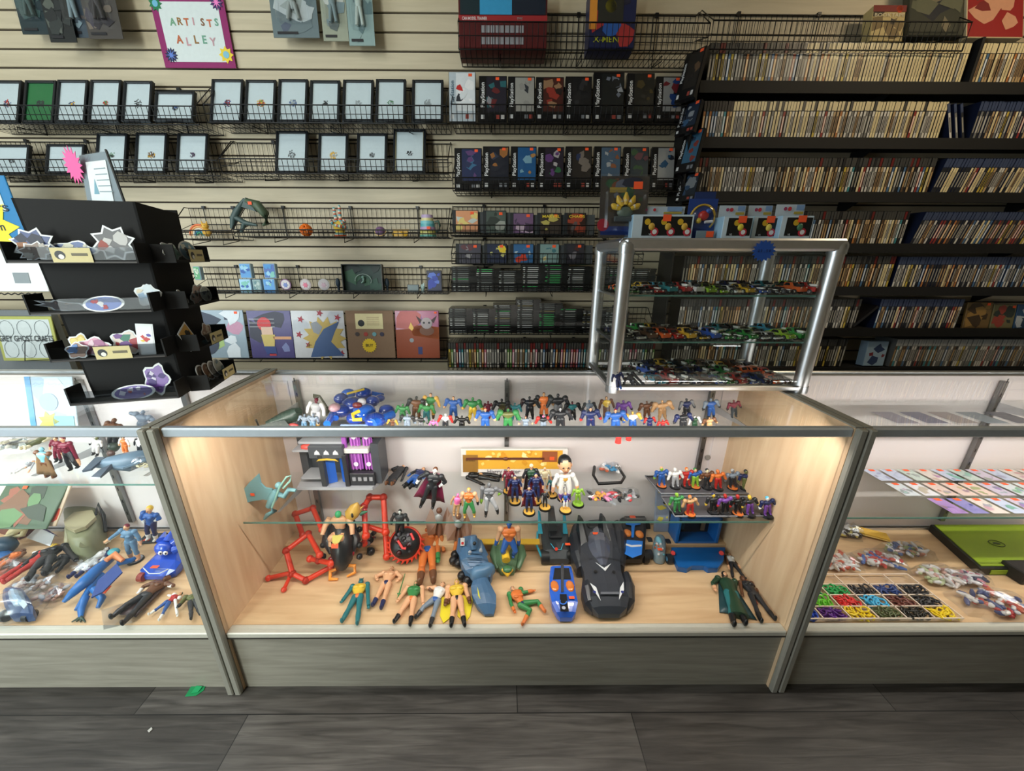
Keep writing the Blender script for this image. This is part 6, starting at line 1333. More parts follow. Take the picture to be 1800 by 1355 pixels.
# grey cyan cannon craft
t = thing('toy_car', 'dark grey open toy car with cyan fins', 'toy car', P(980, 950, Z=DZ)); CYN = M((70, 190, 222), .35)
m = MB(); hullform(m, [(950, 996, 922, .05, .06, .7), (952, 1000, 945, .052, .06, .7), (956, 1002, 968, .05, .058, .7), (962, 1000, 984, .03, .036, .7)], M((58, 62, 66), .35), .012); m.bx(P(965, 940, Z=DZ+.07).x, P(988, 940, Z=DZ+.07).x, P(970, 945, Z=DZ+.07).y, P(970, 925, Z=DZ+.07).y, DZ+.06, DZ+.075, CB2, .004); m.build('body', t)
m = MB(); m.prism([P(964, 892, Z=DZ+.19), P(974, 892, Z=DZ+.19), P(980, 935, Z=DZ+.07), P(964, 935, Z=DZ+.07)], (0, -1, .2), .016, M((74, 78, 80), .35)); m.build('tail', t)
m = MB()
for x in (946, 990): m.prism([P(x, 900, Z=DZ+.14), P(x+4, 903, Z=DZ+.13), P(x+8, 938, Z=DZ+.06), P(x, 938, Z=DZ+.06)], (0, -1, 0), .012, CYN)
m.tube([P(945, 935, Z=DZ+.04), P(944, 960, Z=DZ+.03), P(952, 978, Z=DZ+.03)], .005, CYN, 6); m.tube([P(968, 955, Z=DZ+.062), P(976, 966, Z=DZ+.062), P(986, 966, Z=DZ+.062), P(990, 955, Z=DZ+.062)], .0016, CYN, 5); m.build('cyan_fin', t)
for x, y in ((958, 978), (1002, 976)): m = MB(); c = P(x, y, Z=DZ+.026); m.cyl(c-EX*.015, c+EX*.015, .026, .026, M((24, 26, 28), .5), 18); m.build('wheel', t)
m = MB(); m.cyl(P(978, 965, Z=DZ+.06), P(978, 965, Z=DZ+.07), .007, .006, M((220, 60, 40), .3), 10); m.build('button', t); m = MB(); m.rect(P(998, 956, Z=DZ+.07), EX, EY, -.010, -.006, .010, .006, STK, .001); m.build('price_sticker', t)
# blue boat
t = thing('toy_boat', 'blue and black toy speed boat with orange windows, front centre', 'toy boat', P(990, 1050, Z=DZ)); BL = M((34, 92, 200), .25, coat=.6)
m = MB(); hullform(m, [(968, 1004, 996, .045, .050, .8), (966, 1008, 1012, .048, .052, .8), (966, 1012, 1040, .048, .053, .8), (970, 1016, 1058, .044, .049, .7), (978, 1012, 1076, .034, .038, .6), (984, 1006, 1086, .022, .025, .5)], BL, .006); m.bx(P(975, 1080, Z=DZ).x, P(1006, 1080, Z=DZ).x, P(990, 1086, Z=DZ).y, P(990, 1076, Z=DZ).y, DZ, DZ+.018, M((60, 62, 66), .4), .003); m.build('hull', t)
m = MB(); fl(m, [(975, 998), (1000, 998), (1004, 1018), (972, 1018)], M((24, 26, 28), .4), .053); fl(m, [(984, 1044), (996, 1044), (1000, 1074), (985, 1074)], M((20, 22, 26), .3), .053); fl(m, [(986, 990), (991, 990), (991, 1040), (986, 1040)], M((60, 62, 66), .3), .056); m.build('deck_panel', t)
m = MB(); m.ell(P(975, 1030, Z=DZ+.052), (.015, .024, .008), M((214, 120, 50), .15, coat=1), 10, 7); m.ell(P(1002, 1030, Z=DZ+.052), (.015, .024, .008), M((214, 120, 50), .15, coat=1), 10, 7); m.build('orange_window', t)
m = MB(); m.tube([P(990+6*math.cos(a), 1057+5*math.sin(a), Z=DZ+.056) for a in (k*.6 for k in range(7))], .002, M((50, 120, 230), .3), 5); m.disc(P(991, 1068, Z=DZ+.056), EX, EY, 0, 0, .006, M((170, 176, 190), .3), .001); m.build('emblem', t); m = MB(); m.rect(P(1005, 1050, Z=DZ+.056), EX, EY, -.009, -.005, .009, .005, STK, .001); m.build('price_sticker', t)
# blue black car at right
t = thing('toy_car', 'black and blue toy car with orange seats beside the large black car', 'toy car', P(1112, 955, Z=DZ))
m = MB(); hullform(m, [(1090, 1134, 912, .06, .07, .8), (1088, 1136, 930, .062, .07, .8), (1090, 1134, 955, .060, .068, .8), (1092, 1134, 975, .046, .052, .8), (1100, 1128, 984, .03, .034, .7)], CB2, .014); m.build('body', t)
m = MB(); fl(m, [(1095, 948), (1130, 951), (1128, 974), (1112, 980), (1096, 972)], M((30, 118, 214), .3), .069); fl(m, [(1100, 917), (1126, 917), (1126, 921), (1116, 923), (1114, 944), (1110, 944), (1110, 923), (1100, 921)], M((30, 118, 214), .3), .075); fl(m, [(1097, 954), (1110, 958), (1128, 957), (1128, 960), (1110, 961), (1097, 957)], wv, .071); m.build('blue_panel', t)
m = MB(); m.ell(P(1103, 937, Z=DZ+.07), (.017, .020, .012), M((206, 120, 50), .35)); m.ell(P(1124, 939, Z=DZ+.07), (.017, .020, .012), M((206, 120, 50), .35)); m.build('orange_seat', t)
for x, y in ((1088, 925), (1136, 925), (1088, 972), (1134, 978)): m = MB(); c = P(x, y, Z=DZ+.024); m.cyl(c-EX*.009, c+EX*.009, .024, .024, M((20, 20, 22), .6), 16); m.build('wheel', t)
m = MB(); m.rect(P(1112, 908, Z=DZ+.075), EX, EY, -.012, -.008, .012, .008, STK, .001); m.bx(P(1094, 905, Z=DZ+.06).x, P(1130, 905, Z=DZ+.06).x, P(1112, 910, Z=DZ+.07).y-.01, P(1112, 910, Z=DZ+.07).y+.01, DZ+.05, DZ+.0735, CB2, .003); m.build('rear_spoiler', t)
# small block car
t = thing('toy_buggy', 'small grey and light blue toy buggy left of the blue cage', 'toy car', P(1158, 972, Z=DZ)); m = MB(); carbody(m, [(1148, 945), (1168, 945), (1170, 975), (1166, 985), (1148, 980)], .04, .015, M((130, 150, 160), .35), .9); m.ell(P(1158, 950, Z=DZ+.05), (.012, .02, .014), M((120, 180, 200), .2)); m.build('body', t)
for x, y in ((1141, 952), (1173, 955), (1141, 974), (1176, 982)): m = MB(); c = P(x, y, Z=DZ+.018); m.cyl(c-EX*.009, c+EX*.009, .018, .018, M((28, 34, 44), .5), 14); m.cyl(c-EX*.010, c+EX*.010, .009, .009, M((100, 160, 200), .4), 10); m.build('wheel', t)
m = MB(); rnd = random.Random(2)
for i in range(10): m.ell(P(1158+rnd.uniform(-10, 10), 966+rnd.uniform(-14, 10), Z=DZ+.05), rnd.uniform(.003, .006), M(rnd.choice(((70, 170, 190), (210, 210, 214), (206, 110, 60))), .3), 6, 5)
m.rect(P(1160, 965, Z=DZ+.058), EX, EY, -.009, -.006, .009, .006, STK, .001); m.build('trim_piece', t)
# blue cage playset
t = thing('playset', 'blue frame toy playset with a dark window at right', 'toy playset', P(1230, 975, Z=DZ)); PB = M((20, 96, 170), .3)
a = P(1186, 958, Z=DZ+.02); b = P(1262, 958, Z=DZ+.02); yb = a.y; zt_ = P(1225, 912, Y=yb).z
m = MB(); m.bx(a.x, a.x+.014, yb, yb+.07, DZ, zt_, PB, .003); m.bx(b.x-.014, b.x, yb, yb+.07, DZ, zt_, PB, .003); m.bx(a.x, b.x, yb, yb+.07, zt_-.014, zt_, PB, .003); m.bx(a.x, b.x, yb, yb+.07, DZ+.02, DZ+.035, PB, .003); m.build('frame', t)
m = MB(); m.bx(a.x+.012, b.x-.012, yb+.06, yb+.066, DZ+.03, zt_-.01, M((40, 42, 46), .2)); m.bx(a.x+.02, a.x+.06, yb+.056, yb+.06, DZ+.05, zt_-.03, M((30, 60, 70), .3)); m.bx(b.x-.05, b.x-.035, yb+.05, yb+.056, DZ+.05, zt_-.04, M((120, 100, 70), .4)); m.build('back_screen', t)
m = MB(); m.prism([P(x, y, Z=DZ+.022) for x, y in ((1180, 962), (1275, 962), (1272, 985), (1262, 998), (1245, 999), (1238, 994), (1216, 994), (1208, 999), (1192, 996), (1186, 982))][::-1], (0, 0, 1), .022, PB); m.build('ramp', t)
m = MB(); m.cyl(P(1183, 972, Z=DZ+.022), P(1183, 972, Z=DZ+.032), .010, .008, M((220, 60, 60), .3), 12); m.cyl(P(1268, 972, Z=DZ+.022), P(1268, 972, Z=DZ+.032), .010, .008, M((220, 60, 60), .3), 12); m.build('red_knob', t)
# yellow blister card leaning
flatart('blister_pack', 1152, 852, 1178, 935, P(1165, 935, Z=DZ+.03).y, P(1165, 935, Z=DZ+.03).y+.04, 'narrow hanging toy card with yellow and black shapes behind the buggy', 'packaged toy', ((150, 160, 180), (230, 206, 50), (40, 40, 44), (230, 210, 60)), 9, .01, seed=44)

# ---- middle glass shelf
t = thing('castle_playset', 'grey and purple toy castle with blue gate doors', 'toy playset', P(590, 862, Z=SZ)); GD = M((70, 72, 78), .4); GL_ = M((168, 170, 176), .4); PU = M((160, 84, 176), .35)
y0 = P(590, 860, Z=SZ).y; X = lambda px, py=830, Y=None: P(px, py, Y=y0 if Y is None else Y).x; Zy = lambda py, Y=None: P(590, py, Y=y0 if Y is None else Y).z
m = MB(); m.prism([Vector((X(508), y0+.10, SZ)), Vector((X(518), y0-.005, SZ)), Vector((X(652), y0-.005, SZ)), Vector((X(668), y0+.08, SZ)), Vector((X(660), y0+.11, SZ))], (0, 0, -1), .012, GL_); m.build('base', t)
m = MB(); zb = SZ+.012; z1 = .80
m.bx(X(512), X(525), y0+.07, y0+.11, zb, z1, GD); m.bx(X(522), X(665), y0+.095, y0+.11, zb, z1, GD); m.bx(X(652), X(666), y0+.02, y0+.10, zb, Zy(785), GD)
m.bx(X(562), X(571), y0-.002, y0+.02, zb, Zy(800), M((44, 44, 48), .4), .002); m.bx(X(604), X(612), y0-.002, y0+.02, zb, Zy(800), M((44, 44, 48), .4), .002); m.bx(X(548), X(608), y0+.0, y0+.03, Zy(806), Zy(785), GD, .002)
for k in range(3): m.poly(Vector((X(563+16*k), y0-.001, Zy(799))), EX, EZ, [(-.010, 0), (.010, 0), (.008, .010), (0, .018), (-.008, .010)], M((214, 214, 220), .4), .002)
m.build('wall', t)
m = MB(); m.bx(X(518), X(556), y0+.01, y0+.09, Zy(797), Zy(794), GL_); m.bx(X(606), X(650), y0+.01, y0+.09, Zy(800), Zy(792), M((214, 212, 206), .4), .002); m.bx(X(528), X(604), y0+.02, y0+.09, Zy(785), Zy(781), GL_); m.bx(X(524), X(560), y0+.01, y0+.08, Zy(845), Zy(842), GL_); m.build('floor_plate', t)
m = MB()
for (x0, x1, ya, yb_) in ((616, 634, 790, 768), (638, 655, 790, 768), (612, 634, 832, 802), (637, 654, 832, 802)):
    zl, zh = Zy(ya), Zy(yb_); xa, xb = X(x0), X(x1); m.bx(xa, xb, y0+.03, y0+.034, zl, zh, PU)
    for f in (.2, .5, .8): m.bx(xa+(xb-xa)*f-.0018, xa+(xb-xa)*f+.0018, y0+.024, y0+.03, zl, zh, M((190, 110, 200), .35))
    m.disc(Vector(((xa+xb)/2, y0+.022, zl+(zh-zl)*(.75 if ya < 800 else .35))), EX, EZ, 0, 0, .009, M((226, 214, 232), .4), .002)
m.bx(X(604), X(611), y0+.02, y0+.03, Zy(792), z1, PU); m.build('purple_bars', t)
m = MB(); m.bx(X(612), X(656), y0+.005, y0+.03, zb, Zy(834), M((46, 46, 50), .4), .002)
for k in range(4): m.bx(X(617+10*k), X(623+10*k), y0+.002, y0+.005, Zy(846), Zy(840), M((150, 150, 156), .4))
m.build('battlement', t)
m = MB(); m.poly(Vector((X(567), y0+.012, zb+.002)), (EX*.9+EY*.45).normalized(), EZ, [(0, 0), (.040, 0), (.040, Zy(812)-zb), (0, Zy(808)-zb)], M((22, 90, 190), .35), .003); m.build('gate_door', t)
m = MB(); m.poly(Vector((X(593), y0+.03, zb+.002)), (EX*.9-EY*.45).normalized(), EZ, [(0, 0), (.022, 0), (.022, Zy(808)-zb), (0, Zy(812)-zb)], M((22, 90, 190), .35), .003); m.build('gate_door', t)
m = MB(); m.poly(Vector((X(579), y0-.004, Zy(808))), EX, EZ, [(-.040, -.006), (-.030, .004), (0, .007), (.030, .004), (.040, -.006), (.030, -.002), (0, .0), (-.030, -.002)], M((222, 182, 60), .35), .003); m.build('gate_banner', t)
m = MB(); m.ell(Vector((X(540), y0+.035, Zy(795)+.006)), (.028, .02, .012), M((232, 90, 80), .3, alpha=.95), 8, 5); m.build('red_cover', t)
# grey blue winged hawk figure
t = thing('bat_figure', 'pale blue grey figure with one huge wing at the shelf end', 'action figure', P(478, 905, Z=SZ)); HB = M((120, 168, 176), .35); wy = P(470, 895, Z=SZ).y
q = lambda x, y, d=0: P(x, y, Y=wy+d)
m = MB(); m.prism([q(415, 897), (q(422, 868)), q(438, 848), q(454, 833), q(458, 850), q(466, 858), q(478, 860), q(480, 868), q(476, 880), q(462, 878), q(438, 882)], (0, -1, 0), .006, HB); m.build('wing', t)
m = MB(); m.tube([q(486, 862), q(482, 872), q(472, 890)], [.010, .016, .010], HB, 9); m.ell(q(490, 853), .012, HB); m.build('torso', t)
m = MB(); m.tube([q(472, 888), q(482, 898), q(470, 905), q(465, 912)], [.010, .009, .008, .005], HB, 8); m.tube([q(488, 868), q(500, 872), q(508, 860), q(520, 862)], [.009, .009, .008, .006], HB, 8); m.build('limb', t)
m = MB(); m.tube([q(478, 892, -.01), q(492, 855, -.01), q(504, 838, -.01), q(511, 836, -.01), q(510, 845, -.01), q(498, 858, -.01)], .0035, M((150, 196, 184), .35), 6); m.build('cord', t); price(t, q(445, 868)+EY*-.001, EX, EZ, 0, 0, .014, .003)
RB = 'skin dark dark skin dark dark black brown'
figure('small brown robed figure lying leftmost on the middle shelf', (712, 820), (683, 856), SZ, c='skin dark dark dark dark dark brown gold', lh=(692, 828), rh=(706, 845), w=1.0, robe=1)
figure('black robed figure with a bright blue skirt between two robed ones', (746, 826), (715, 862), SZ, c='skin navy dark blue blue blue black brown', w=1., robe=None, kilt=1, cape=((24, 26, 34), .2))
figure('large dark robed figure with pale face and maroon cape', (766, 822), (752, 890), SZ, 'stand', c='white dark dark white dark dark black brown', lh=(734, 847), rh=(775, 853), lf=(740, 888), rf=(761, 890), w=1.15, cape=((110, 30, 60), .42))
figure('black and white costumed figure lying sideways before the gold box', (814, 836), (880, 846), SZ, c='white black black black tan black black lgrey', w=1.1, lh=(850, 852), rh=(845, 832))
figure('small orange and green figure sitting at the shelf edge', (824, 858), (824, 910), SZ-.025, 'stand', c='skin orange skin black green green gold gold', w=1.25, lh=(808, 888), rh=(840, 885), lf=(817, 907), rf=(834, 906))
figure('grey figure with lime hands and black shoes at the shelf edge', (860, 848), (860, 905), SZ-.02, 'stand', c='grey grey grey lime grey lgrey black grey', w=1.3, lh=(846, 882), rh=(878, 868), lf=(854, 905), rf=(875, 900), helmet=True)
figure('pale pink figure standing behind the glass edge', (805, 868), (801, 905), SZ-.01, 'stand', c='pink pink tan tan tan tan tan pink', w=.9, simple=True)
# boxed wand set
o, u, v, w, h = slab(810, 789, 998, 838, .405, .42); n = u.cross(v); R = Matrix((u, v, n)).transposed()
t = thing('boxed_set', 'long white boxed set with golden cover and a wand', 'box', o+u*w/2); m = MB(); m.box(o+u*w/2+v*h/2-n*.012, (w, h, .024), M((222, 218, 214), .5), R, bev=.002); m.build('box', t)
m = MB(); m.rect(o+n*.0005, u, v, w*.05, h*.28, w*.95, h*.95, M((226, 170, 60), .4), .0003); blobs(m, o, u, v, w*.1, h*.4, w*.93, h*.95, ((240, 206, 110), (214, 150, 40), (250, 226, 160)), 16, random.Random(5), .0009)
m.rect(o+n*.003, u, v, w*.05, h*.62, w*.78, h*.70, M((96, 54, 44), .4), .0012); m.ell(o+n*.003+u*w*.42+v*h*.66, (.012, .006, .007), M((96, 54, 44), .4)); m.rect(o+n*.0025, u, v, w*.02, h*.18, w*.16, h*.80, M((150, 110, 50), .4), .0006)
m.rect(o+n*.003, u, v, w*.76, h*.55, w*.90, h*.92, M((150, 84, 50), .4), .001); m.text('Harry Potter', o+n*.003, u, v, w*.40, h*.20, h*.15, M((130, 126, 130), .4)); m.text('WAND', o+n*.0035, u, v, w*.09, h*.6, h*.07, M((70, 50, 30), .5)); m.build('printed_front', t); price(t, o, u, v, w*.85, h*.68, .018, .005)
# amiibo style figures on gold topped bases
def stand_fig(px, py, top, label, c, base='gold', r=.022, cape=None, group='figures on gold topped round bases', w=1., **k):
    return figure(label, (px, top), (px, py), SZ, 'stand', c=c, base=(base, r), cape=cape, name='base_figure', cat='figurine', group=group, w=w, lift=.008, **k)
BLU = 'skin navy navy skin dark navy dark navy'
stand_fig(905, 880, 836, 'dark blue caped figure on an orange base, leftmost of the cluster', BLU, cape=((90, 24, 34), .3))
stand_fig(930, 898, 855, 'dark blue caped figure on the frontmost orange base', BLU, cape=((110, 30, 44), .3))
stand_fig(934, 872, 816, 'tall dark green figure with pale hair in the middle of the cluster', 'skin dgreen dark skin dark dark dark cream', cape=((40, 24, 36), .2))
stand_fig(942, 880, 832, 'navy figure with a deep red cape behind the others', BLU, cape=((120, 36, 44), .35))
stand_fig(894, 862, 822, 'thin figure with red brown hair at the back left of the cluster', 'skin maroon maroon skin dark maroon dark maroon')
stand_fig(958, 890, 862, 'crouching dark figure with tan head on a gold cone base', 'tan dark dark tan dark dark dark dark')
stand_fig(970, 868, 840, 'green and orange figure left of the big headed figure', 'skin teal teal orange dark navy dark brown')
stand_fig(990, 874, 838, 'white and gold figure on the upper right orange base', 'skin white white gold navy white white gold')
stand_fig(994, 895, 866, 'blue and violet figure on the lower right orange base', 'skin blue navy skin purple white gold gold')
stand_fig(1016, 884, 856, 'bright lime figure with an orange cap on a black base', 'lime lime lime lime lime lime lime orange', base='lime', w=1.5)
figure('large headed figure with black hair and white outfit', (993, 803), (993, 878), SZ, 'stand', c='skin white white skin gold white purple black', w=1.1, bighead=2.6, name='bighead_figure', cat='figurine')
figure('pale seated figure with orange mark behind the cluster', (958, 822), (958, 858), SZ, 'stand', c='skin cream cream skin tan cream tan cream', simple=True, name='figurine', cat='figurine')
# bagged toys
def bag(cx, cy, wd, hg, z, label, cols, seed, group=None, n=10, r=.008, flat_=.35, name='bagged_toy', cat='bagged toy'):
    c = P(cx, cy, Z=z); t = thing(name, label, cat, (c.x, c.y, z), group); rnd = random.Random(seed); m = MB()
    for i in range(int(n*1.8)):
        a = rnd.uniform(0, 2*PI); q = math.sqrt(rnd.random())*.36; p = c+Vector((q*wd*math.cos(a), q*hg*math.sin(a), rnd.uniform(.004, .016)+r))
        d = Vector((rnd.uniform(-1, 1), rnd.uniform(-1, 1), rnd.uniform(-.1, .3))).normalized(); L = rnd.uniform(1, 2.6)*r
        if rnd.random() < .5: m.tube([p-d*L, p, p+d*L], [r*.5, r*.9, r*.4], M(rnd.choice(cols), .35), 7)
        else: m.ell(p, (r*rnd.uniform(.7, 1.4), r*rnd.uniform(.7, 1.2), r*.7), M(rnd.choice(cols), .35), 8, 6, rot('Z', a))
    m.build('contents', t); m = MB(); N = 18; vs = []; 
    prof = [(1.0, .0), (.94, .006), (.78, flat_*.05+.012), (.4, flat_*.05+.020)]
    jit = [rnd.uniform(.86, 1.1) for _ in range(N)]
    for rr, hh in prof:
        for i in range(N): a = 2*PI*i/N; vs.append(c+Vector((wd*.5*rr*jit[i]*math.copysign(abs(math.cos(a))**.6, math.cos(a)), hg*.5*rr*jit[i]*math.copysign(abs(math.sin(a))**.6, math.sin(a)), hh*rnd.uniform(.8, 1.25)+.001)))
    fs = [[k*N+i, k*N+(i+1) % N, (k+1)*N+(i+1) % N, (k+1)*N+i] for k in range(3) for i in range(N)]+[list(range(3*N, 4*N))]
    m.add(vs, fs, BAG); m.build('clear_bag', t); return t
bag(1072, 832, .11, .075, SZ, 'clear case with orange figure and black strap at the middle of the shelf', ((210, 100, 60), (60, 150, 200), (230, 230, 230)), 3, n=8)
m = MB(); m.tube([P(x, y, Z=SZ+.02) for x, y in ((1045, 820), (1043, 835), (1052, 850), (1092, 848), (1098, 838), (1085, 818))], .006, BLK, 6, False); tag(m.build('black_strap'), 'thin black strap loop around the clear case', 'strap')
bag(1050, 880, .12, .07, SZ, 'bagged pink and black winged toy on the middle shelf', ((236, 150, 190), (40, 38, 44), (220, 160, 60)), 4, n=12); bag(1098, 878, .13, .075, SZ, 'bagged red and black figures left of the figure trays', ((30, 30, 34), (190, 50, 60), (170, 170, 174)), 5, n=12)
# trays with round based figures
def tray(x0, x1, yb, yf, sh, label):
    a, b, c, d = P(x0, yb, Z=SZ), P(x1, yb, Z=SZ), P(x1+sh, yf, Z=SZ), P(x0+sh, yf, Z=SZ)
    t = thing('figure_tray', label, 'tray', (a+c)/2); m = MB(); m.prism([d, c, b, a], EZ*1, -.002, M((70, 70, 74), .3)) if False else m.add([p+EZ*z for z in (0, .002) for p in (a, b, c, d)], [[3, 2, 1, 0][::-1], [7, 6, 5, 4][::1], [0, 1, 5, 4], [1, 2, 6, 5], [2, 3, 7, 6], [3, 0, 4, 7]], M((78, 78, 84), .3)); m.build('tray_base', t)
    m = MB(); m.tube([p+EZ*.004 for p in (a, b, c, d)], .0035, M((120, 122, 128), .3), 5, True); m.build('tray_rim', t)
tray(1134, 1296, 838, 869, 28, 'back grey tray of round based figures'); tray(1162, 1335, 874, 909, 24, 'front grey tray of round based figures')
trc = [(1163, 857, 'green and blue', 'lime blue blue skin'), (1187, 859, 'white', 'white white lgrey white'), (1207, 858, 'red haired', 'skin red red orange'), (1222, 859, 'green capped blue', 'skin blue lime green'), (1243, 860, 'dark brown and cream', 'cream brown dark dark'),
    (1262, 862, 'orange', 'orange orange red orange'), (1288, 861, 'silver grey', 'grey steel dark lgrey'), (1311, 862, 'navy and olive', 'olive navy olive dark'),
    (1190, 903, 'bright green', 'lime green green lime'), (1213, 907, 'tan and red', 'tan tan red orange'), (1254, 903, 'yellow and black', 'yellow dark black navy'), (1275, 905, 'red headed purple', 'red purple black red'), (1297, 906, 'red headed black', 'red black black red'),
    (1318, 907, 'yellow headed dark', 'yellow dark purple yellow'), (1349, 909, 'pale blue and violet', 'white navy purple cyan')]
for i, (x, y, nm, cs) in enumerate(trc):
    a, b, c_, d = cs.split(); row = 'back' if i < 8 else 'front'
    figure('%s figure on a round black base in the %s tray area' % (nm, row), (x, y-36), (x, y-5), SZ, 'stand', c='%s %s %s %s %s %s %s %s' % (a, b, b, a, c_, c_, c_, d), w=1.5, base=('dark' if i % 3 else 'orange', .020), simple=True, name='base_figure', cat='figurine', lift=.008, bighead=1.5, group='round based figures on the trays')
# ---- top glass shelf
tf = [(757, 735, 45, 'green winged gold', 'skin green gold gold brown gold brown brown', 1.1), (732, 738, 36, 'dark brown round', 'dark brown dark dark brown brown dark dark', 1.3), (750, 742, 30, 'pale green masked', 'white green green green dgreen teal green green', 1.3), (708, 742, 28, 'small green crouching', 'green green green green dgreen green green green', 1.2),
    (797, 736, 34, 'blue suited', 'skin blue blue tan blue blue navy brown', 1.3), (831, 738, 34, 'green shirted yellow booted', 'green green green gold green yellow yellow green', 1.4), (858, 735, 26, 'dark red thin', 'maroon maroon maroon maroon maroon maroon maroon maroon', .9), (882, 738, 32, 'black winged', 'black black black black black black black black', 1.4),
    (905, 738, 26, 'teal small', 'teal teal teal teal teal teal teal teal', 1.2), (931, 736, 34, 'black horned', 'dark black black black dark black black black', 1.4), (956, 734, 42, 'orange brown armoured', 'tan orange dark tan brown orange dark brown', 1.2), (981, 736, 38, 'grey winged yellow banded', 'dark dark dark dark dark grey dark dark', 1.4), (1006, 738, 28, 'dark teal hunched', 'maroon teal black black black black black black', 1.5),
    (1036, 738, 30, 'dark grey blue', 'steel steel dark dark dark dark dark steel', 1.1), (1066, 736, 34, 'brown and yellow', 'tan yellow brown brown brown brown dark brown', 1.), (1096, 738, 30, 'purple caped', 'purple purple purple dark dark purple dark purple', 1.3), (1137, 735, 26, 'brown shelled', 'brown brown brown brown brown brown brown brown', 1.5), (1164, 738, 30, 'tan round shelled', 'tan tan tan tan tan tan tan tan', 1.7),
    (1207, 735, 30, 'dark blue grey winged', 'dark navy grey dark navy dark dark dark', 1.2), (1250, 735, 30, 'blue figure beside an orange sticker', 'steel blue steel dark dark blue dark steel', 1.3), (1290, 733, 26, 'red brown lying', 'maroon maroon maroon dark dark dark dark brown', 1.2)]
for x, y, hgt, nm, cs, w_ in tf: figure('%s figure in the back row of the top shelf' % nm, (x, y-min(44, hgt*1.15)), (x, y), TZ, 'stand', c=cs, w=w_*1.2, simple=True)
tf2 = [(690, 755, 16, 'tiny gold and brown', 'gold brown gold gold brown brown brown brown', 1.5), (716, 758, 26, 'dark blue grey', 'steel steel dark steel dark steel dark dark', 1.4), (740, 757, 22, 'grey blue crouching', 'grey dark grey dark dark grey dark dark', 1.4), (762, 757, 16, 'pink armed', 'pink pink pink pink maroon dark dark pink', 1.2), (783, 756, 24, 'white shirted red sleeved', 'white white red red maroon dark dark white', 1.4),
    (812, 757, 22, 'black spread armed', 'black black black black dark black black black', 1.6), (853, 759, 38, 'blue bodied red faced', 'skin blue blue skin blue blue red red', 1.3), (893, 758, 34, 'green tank like', 'green olive green green dgreen green green brown', 1.6), (924, 758, 22, 'pale blue grey sitting', 'skin steel grey skin steel steel dark maroon', 1.4), (955, 758, 24, 'red shouldered grey', 'pink dark red red dark steel dark red', 1.5),
    (985, 758, 36, 'dark grey with a yellow emblem', 'lgrey dark dark dark dark dark dark dark', 1.5), (1038, 758, 36, 'blue and red suited', 'skin navy navy red red navy red navy', 1.3), (1082, 760, 34, 'blue suited yellow belted', 'skin blue blue blue yellow blue red red', 1.5), (1112, 757, 28, 'white and gold round', 'gold white gold blue red blue red gold', 1.5), (1142, 757, 22, 'navy and red lying', 'navy navy red navy red navy dark navy', 1.2), (1165, 757, 16, 'red brown flat', 'red red red red maroon maroon dark red', 1.6),
    (1201, 758, 28, 'black and navy crouching', 'dark dark navy dark navy dark dark dark', 1.5), (1221, 757, 22, 'dark green and white', 'white dgreen white white dgreen dgreen dark dark', 1.2), (1247, 757, 20, 'tan brown curled', 'tan tan brown tan brown tan brown brown', 1.6)]
for x, y, hgt, nm, cs, w_ in tf2: figure('%s figure in the front row of the top shelf' % nm, (x, y-min(42, hgt*1.2)), (x, y), TZ, 'stand', c=cs, w=w_*1.2, simple=True, lift=.001)
m = MB(); c = P(1087, 772, Y=.155); m.cyl(c+EZ*.012, c-EZ*.012, .008, .010, M((230, 50, 46), .35), 8); c = P(1105, 770, Y=.155); m.cyl(c+EZ*.012, c-EZ*.006, .008, .009, M((230, 50, 46), .35), 8); m.cyl(P(1087, 772, Y=.155)+EZ*.012, P(1090, 757, Z=TZ+.006), .006, .006, M((230, 50, 46), .35), 7); m.cyl(P(1105, 770, Y=.155)+EZ*.012, P(1102, 757, Z=TZ+.006), .006, .006, M((230, 50, 46), .35), 7)
tag(m.build('toy_boots'), 'pair of bright red toy legs hanging over the top shelf edge', 'toy part')
# blue translucent robot heap
t = thing('robot_toy', 'large shiny blue toy robot lying on the top shelf', 'toy robot', P(630, 740, Z=TZ)); TB = M((34, 104, 214), .12, coat=1, alpha=.88); TD = M((26, 60, 150), .2, coat=1)
q = lambda x, y, z=.03: P(x, y, Z=TZ+z)
m = MB()
for x, y, z, r in ((620, 712, .04, .040), (600, 722, .035, .030), (640, 725, .035, .040), (660, 738, .03, .034), (680, 722, .03, .030), (655, 705, .04, .026), (625, 735, .025, .030), (600, 700, .05, .026), (612, 693, .055, .028), (640, 692, .055, .030), (668, 700, .04, .018)): m.ell(q(x, y, z), (r, r*.9, r*.72), TB if (x+y) % 2 else TD, 12, 9, rot('Z', x*.1))
m.build('body', t); m = MB()
for a, b, r in (((655, 745), (690, 728), .018), ((640, 690), (672, 695), .012), ((586, 728), (575, 745), .014), ((598, 700), (590, 735), .012)): m.cyl(q(*a), q(*b), r, r*.8, TB, 10)
m.build('limb', t); m = MB(); m.tube([q(632, 722, .07), q(620, 728, .065), (q(622, 738, .05)), q(636, 737, .05)], .006, M((226, 196, 50), .3), 7); m.cyl(q(610, 692, .085), q(640, 684, .085), .004, .004, M((206, 180, 60), .3), 6); m.build('yellow_hook', t)
m = MB(); m.ell(q(588, 716, .06), (.018, .02, .014), M((190, 150, 160), .3)); m.ell(q(636, 706, .075), (.014, .012, .012), M((190, 190, 196), .15)); m.ell(q(628, 712, .07), (.016, .01, .01), M((110, 26, 30), .3)); m.build('head', t)
m = MB(); m.cyl(q(600, 751, .012), q(668, 751, .012), .010, .010, M((150, 180, 244), .15, coat=1), 12); m.build('tube', t)
figure('pale grey figure standing left of the blue robot', (556, 700), (554, 752), TZ, 'stand', c='maroon lgrey white white grey white gold maroon', w=1., simple=True)
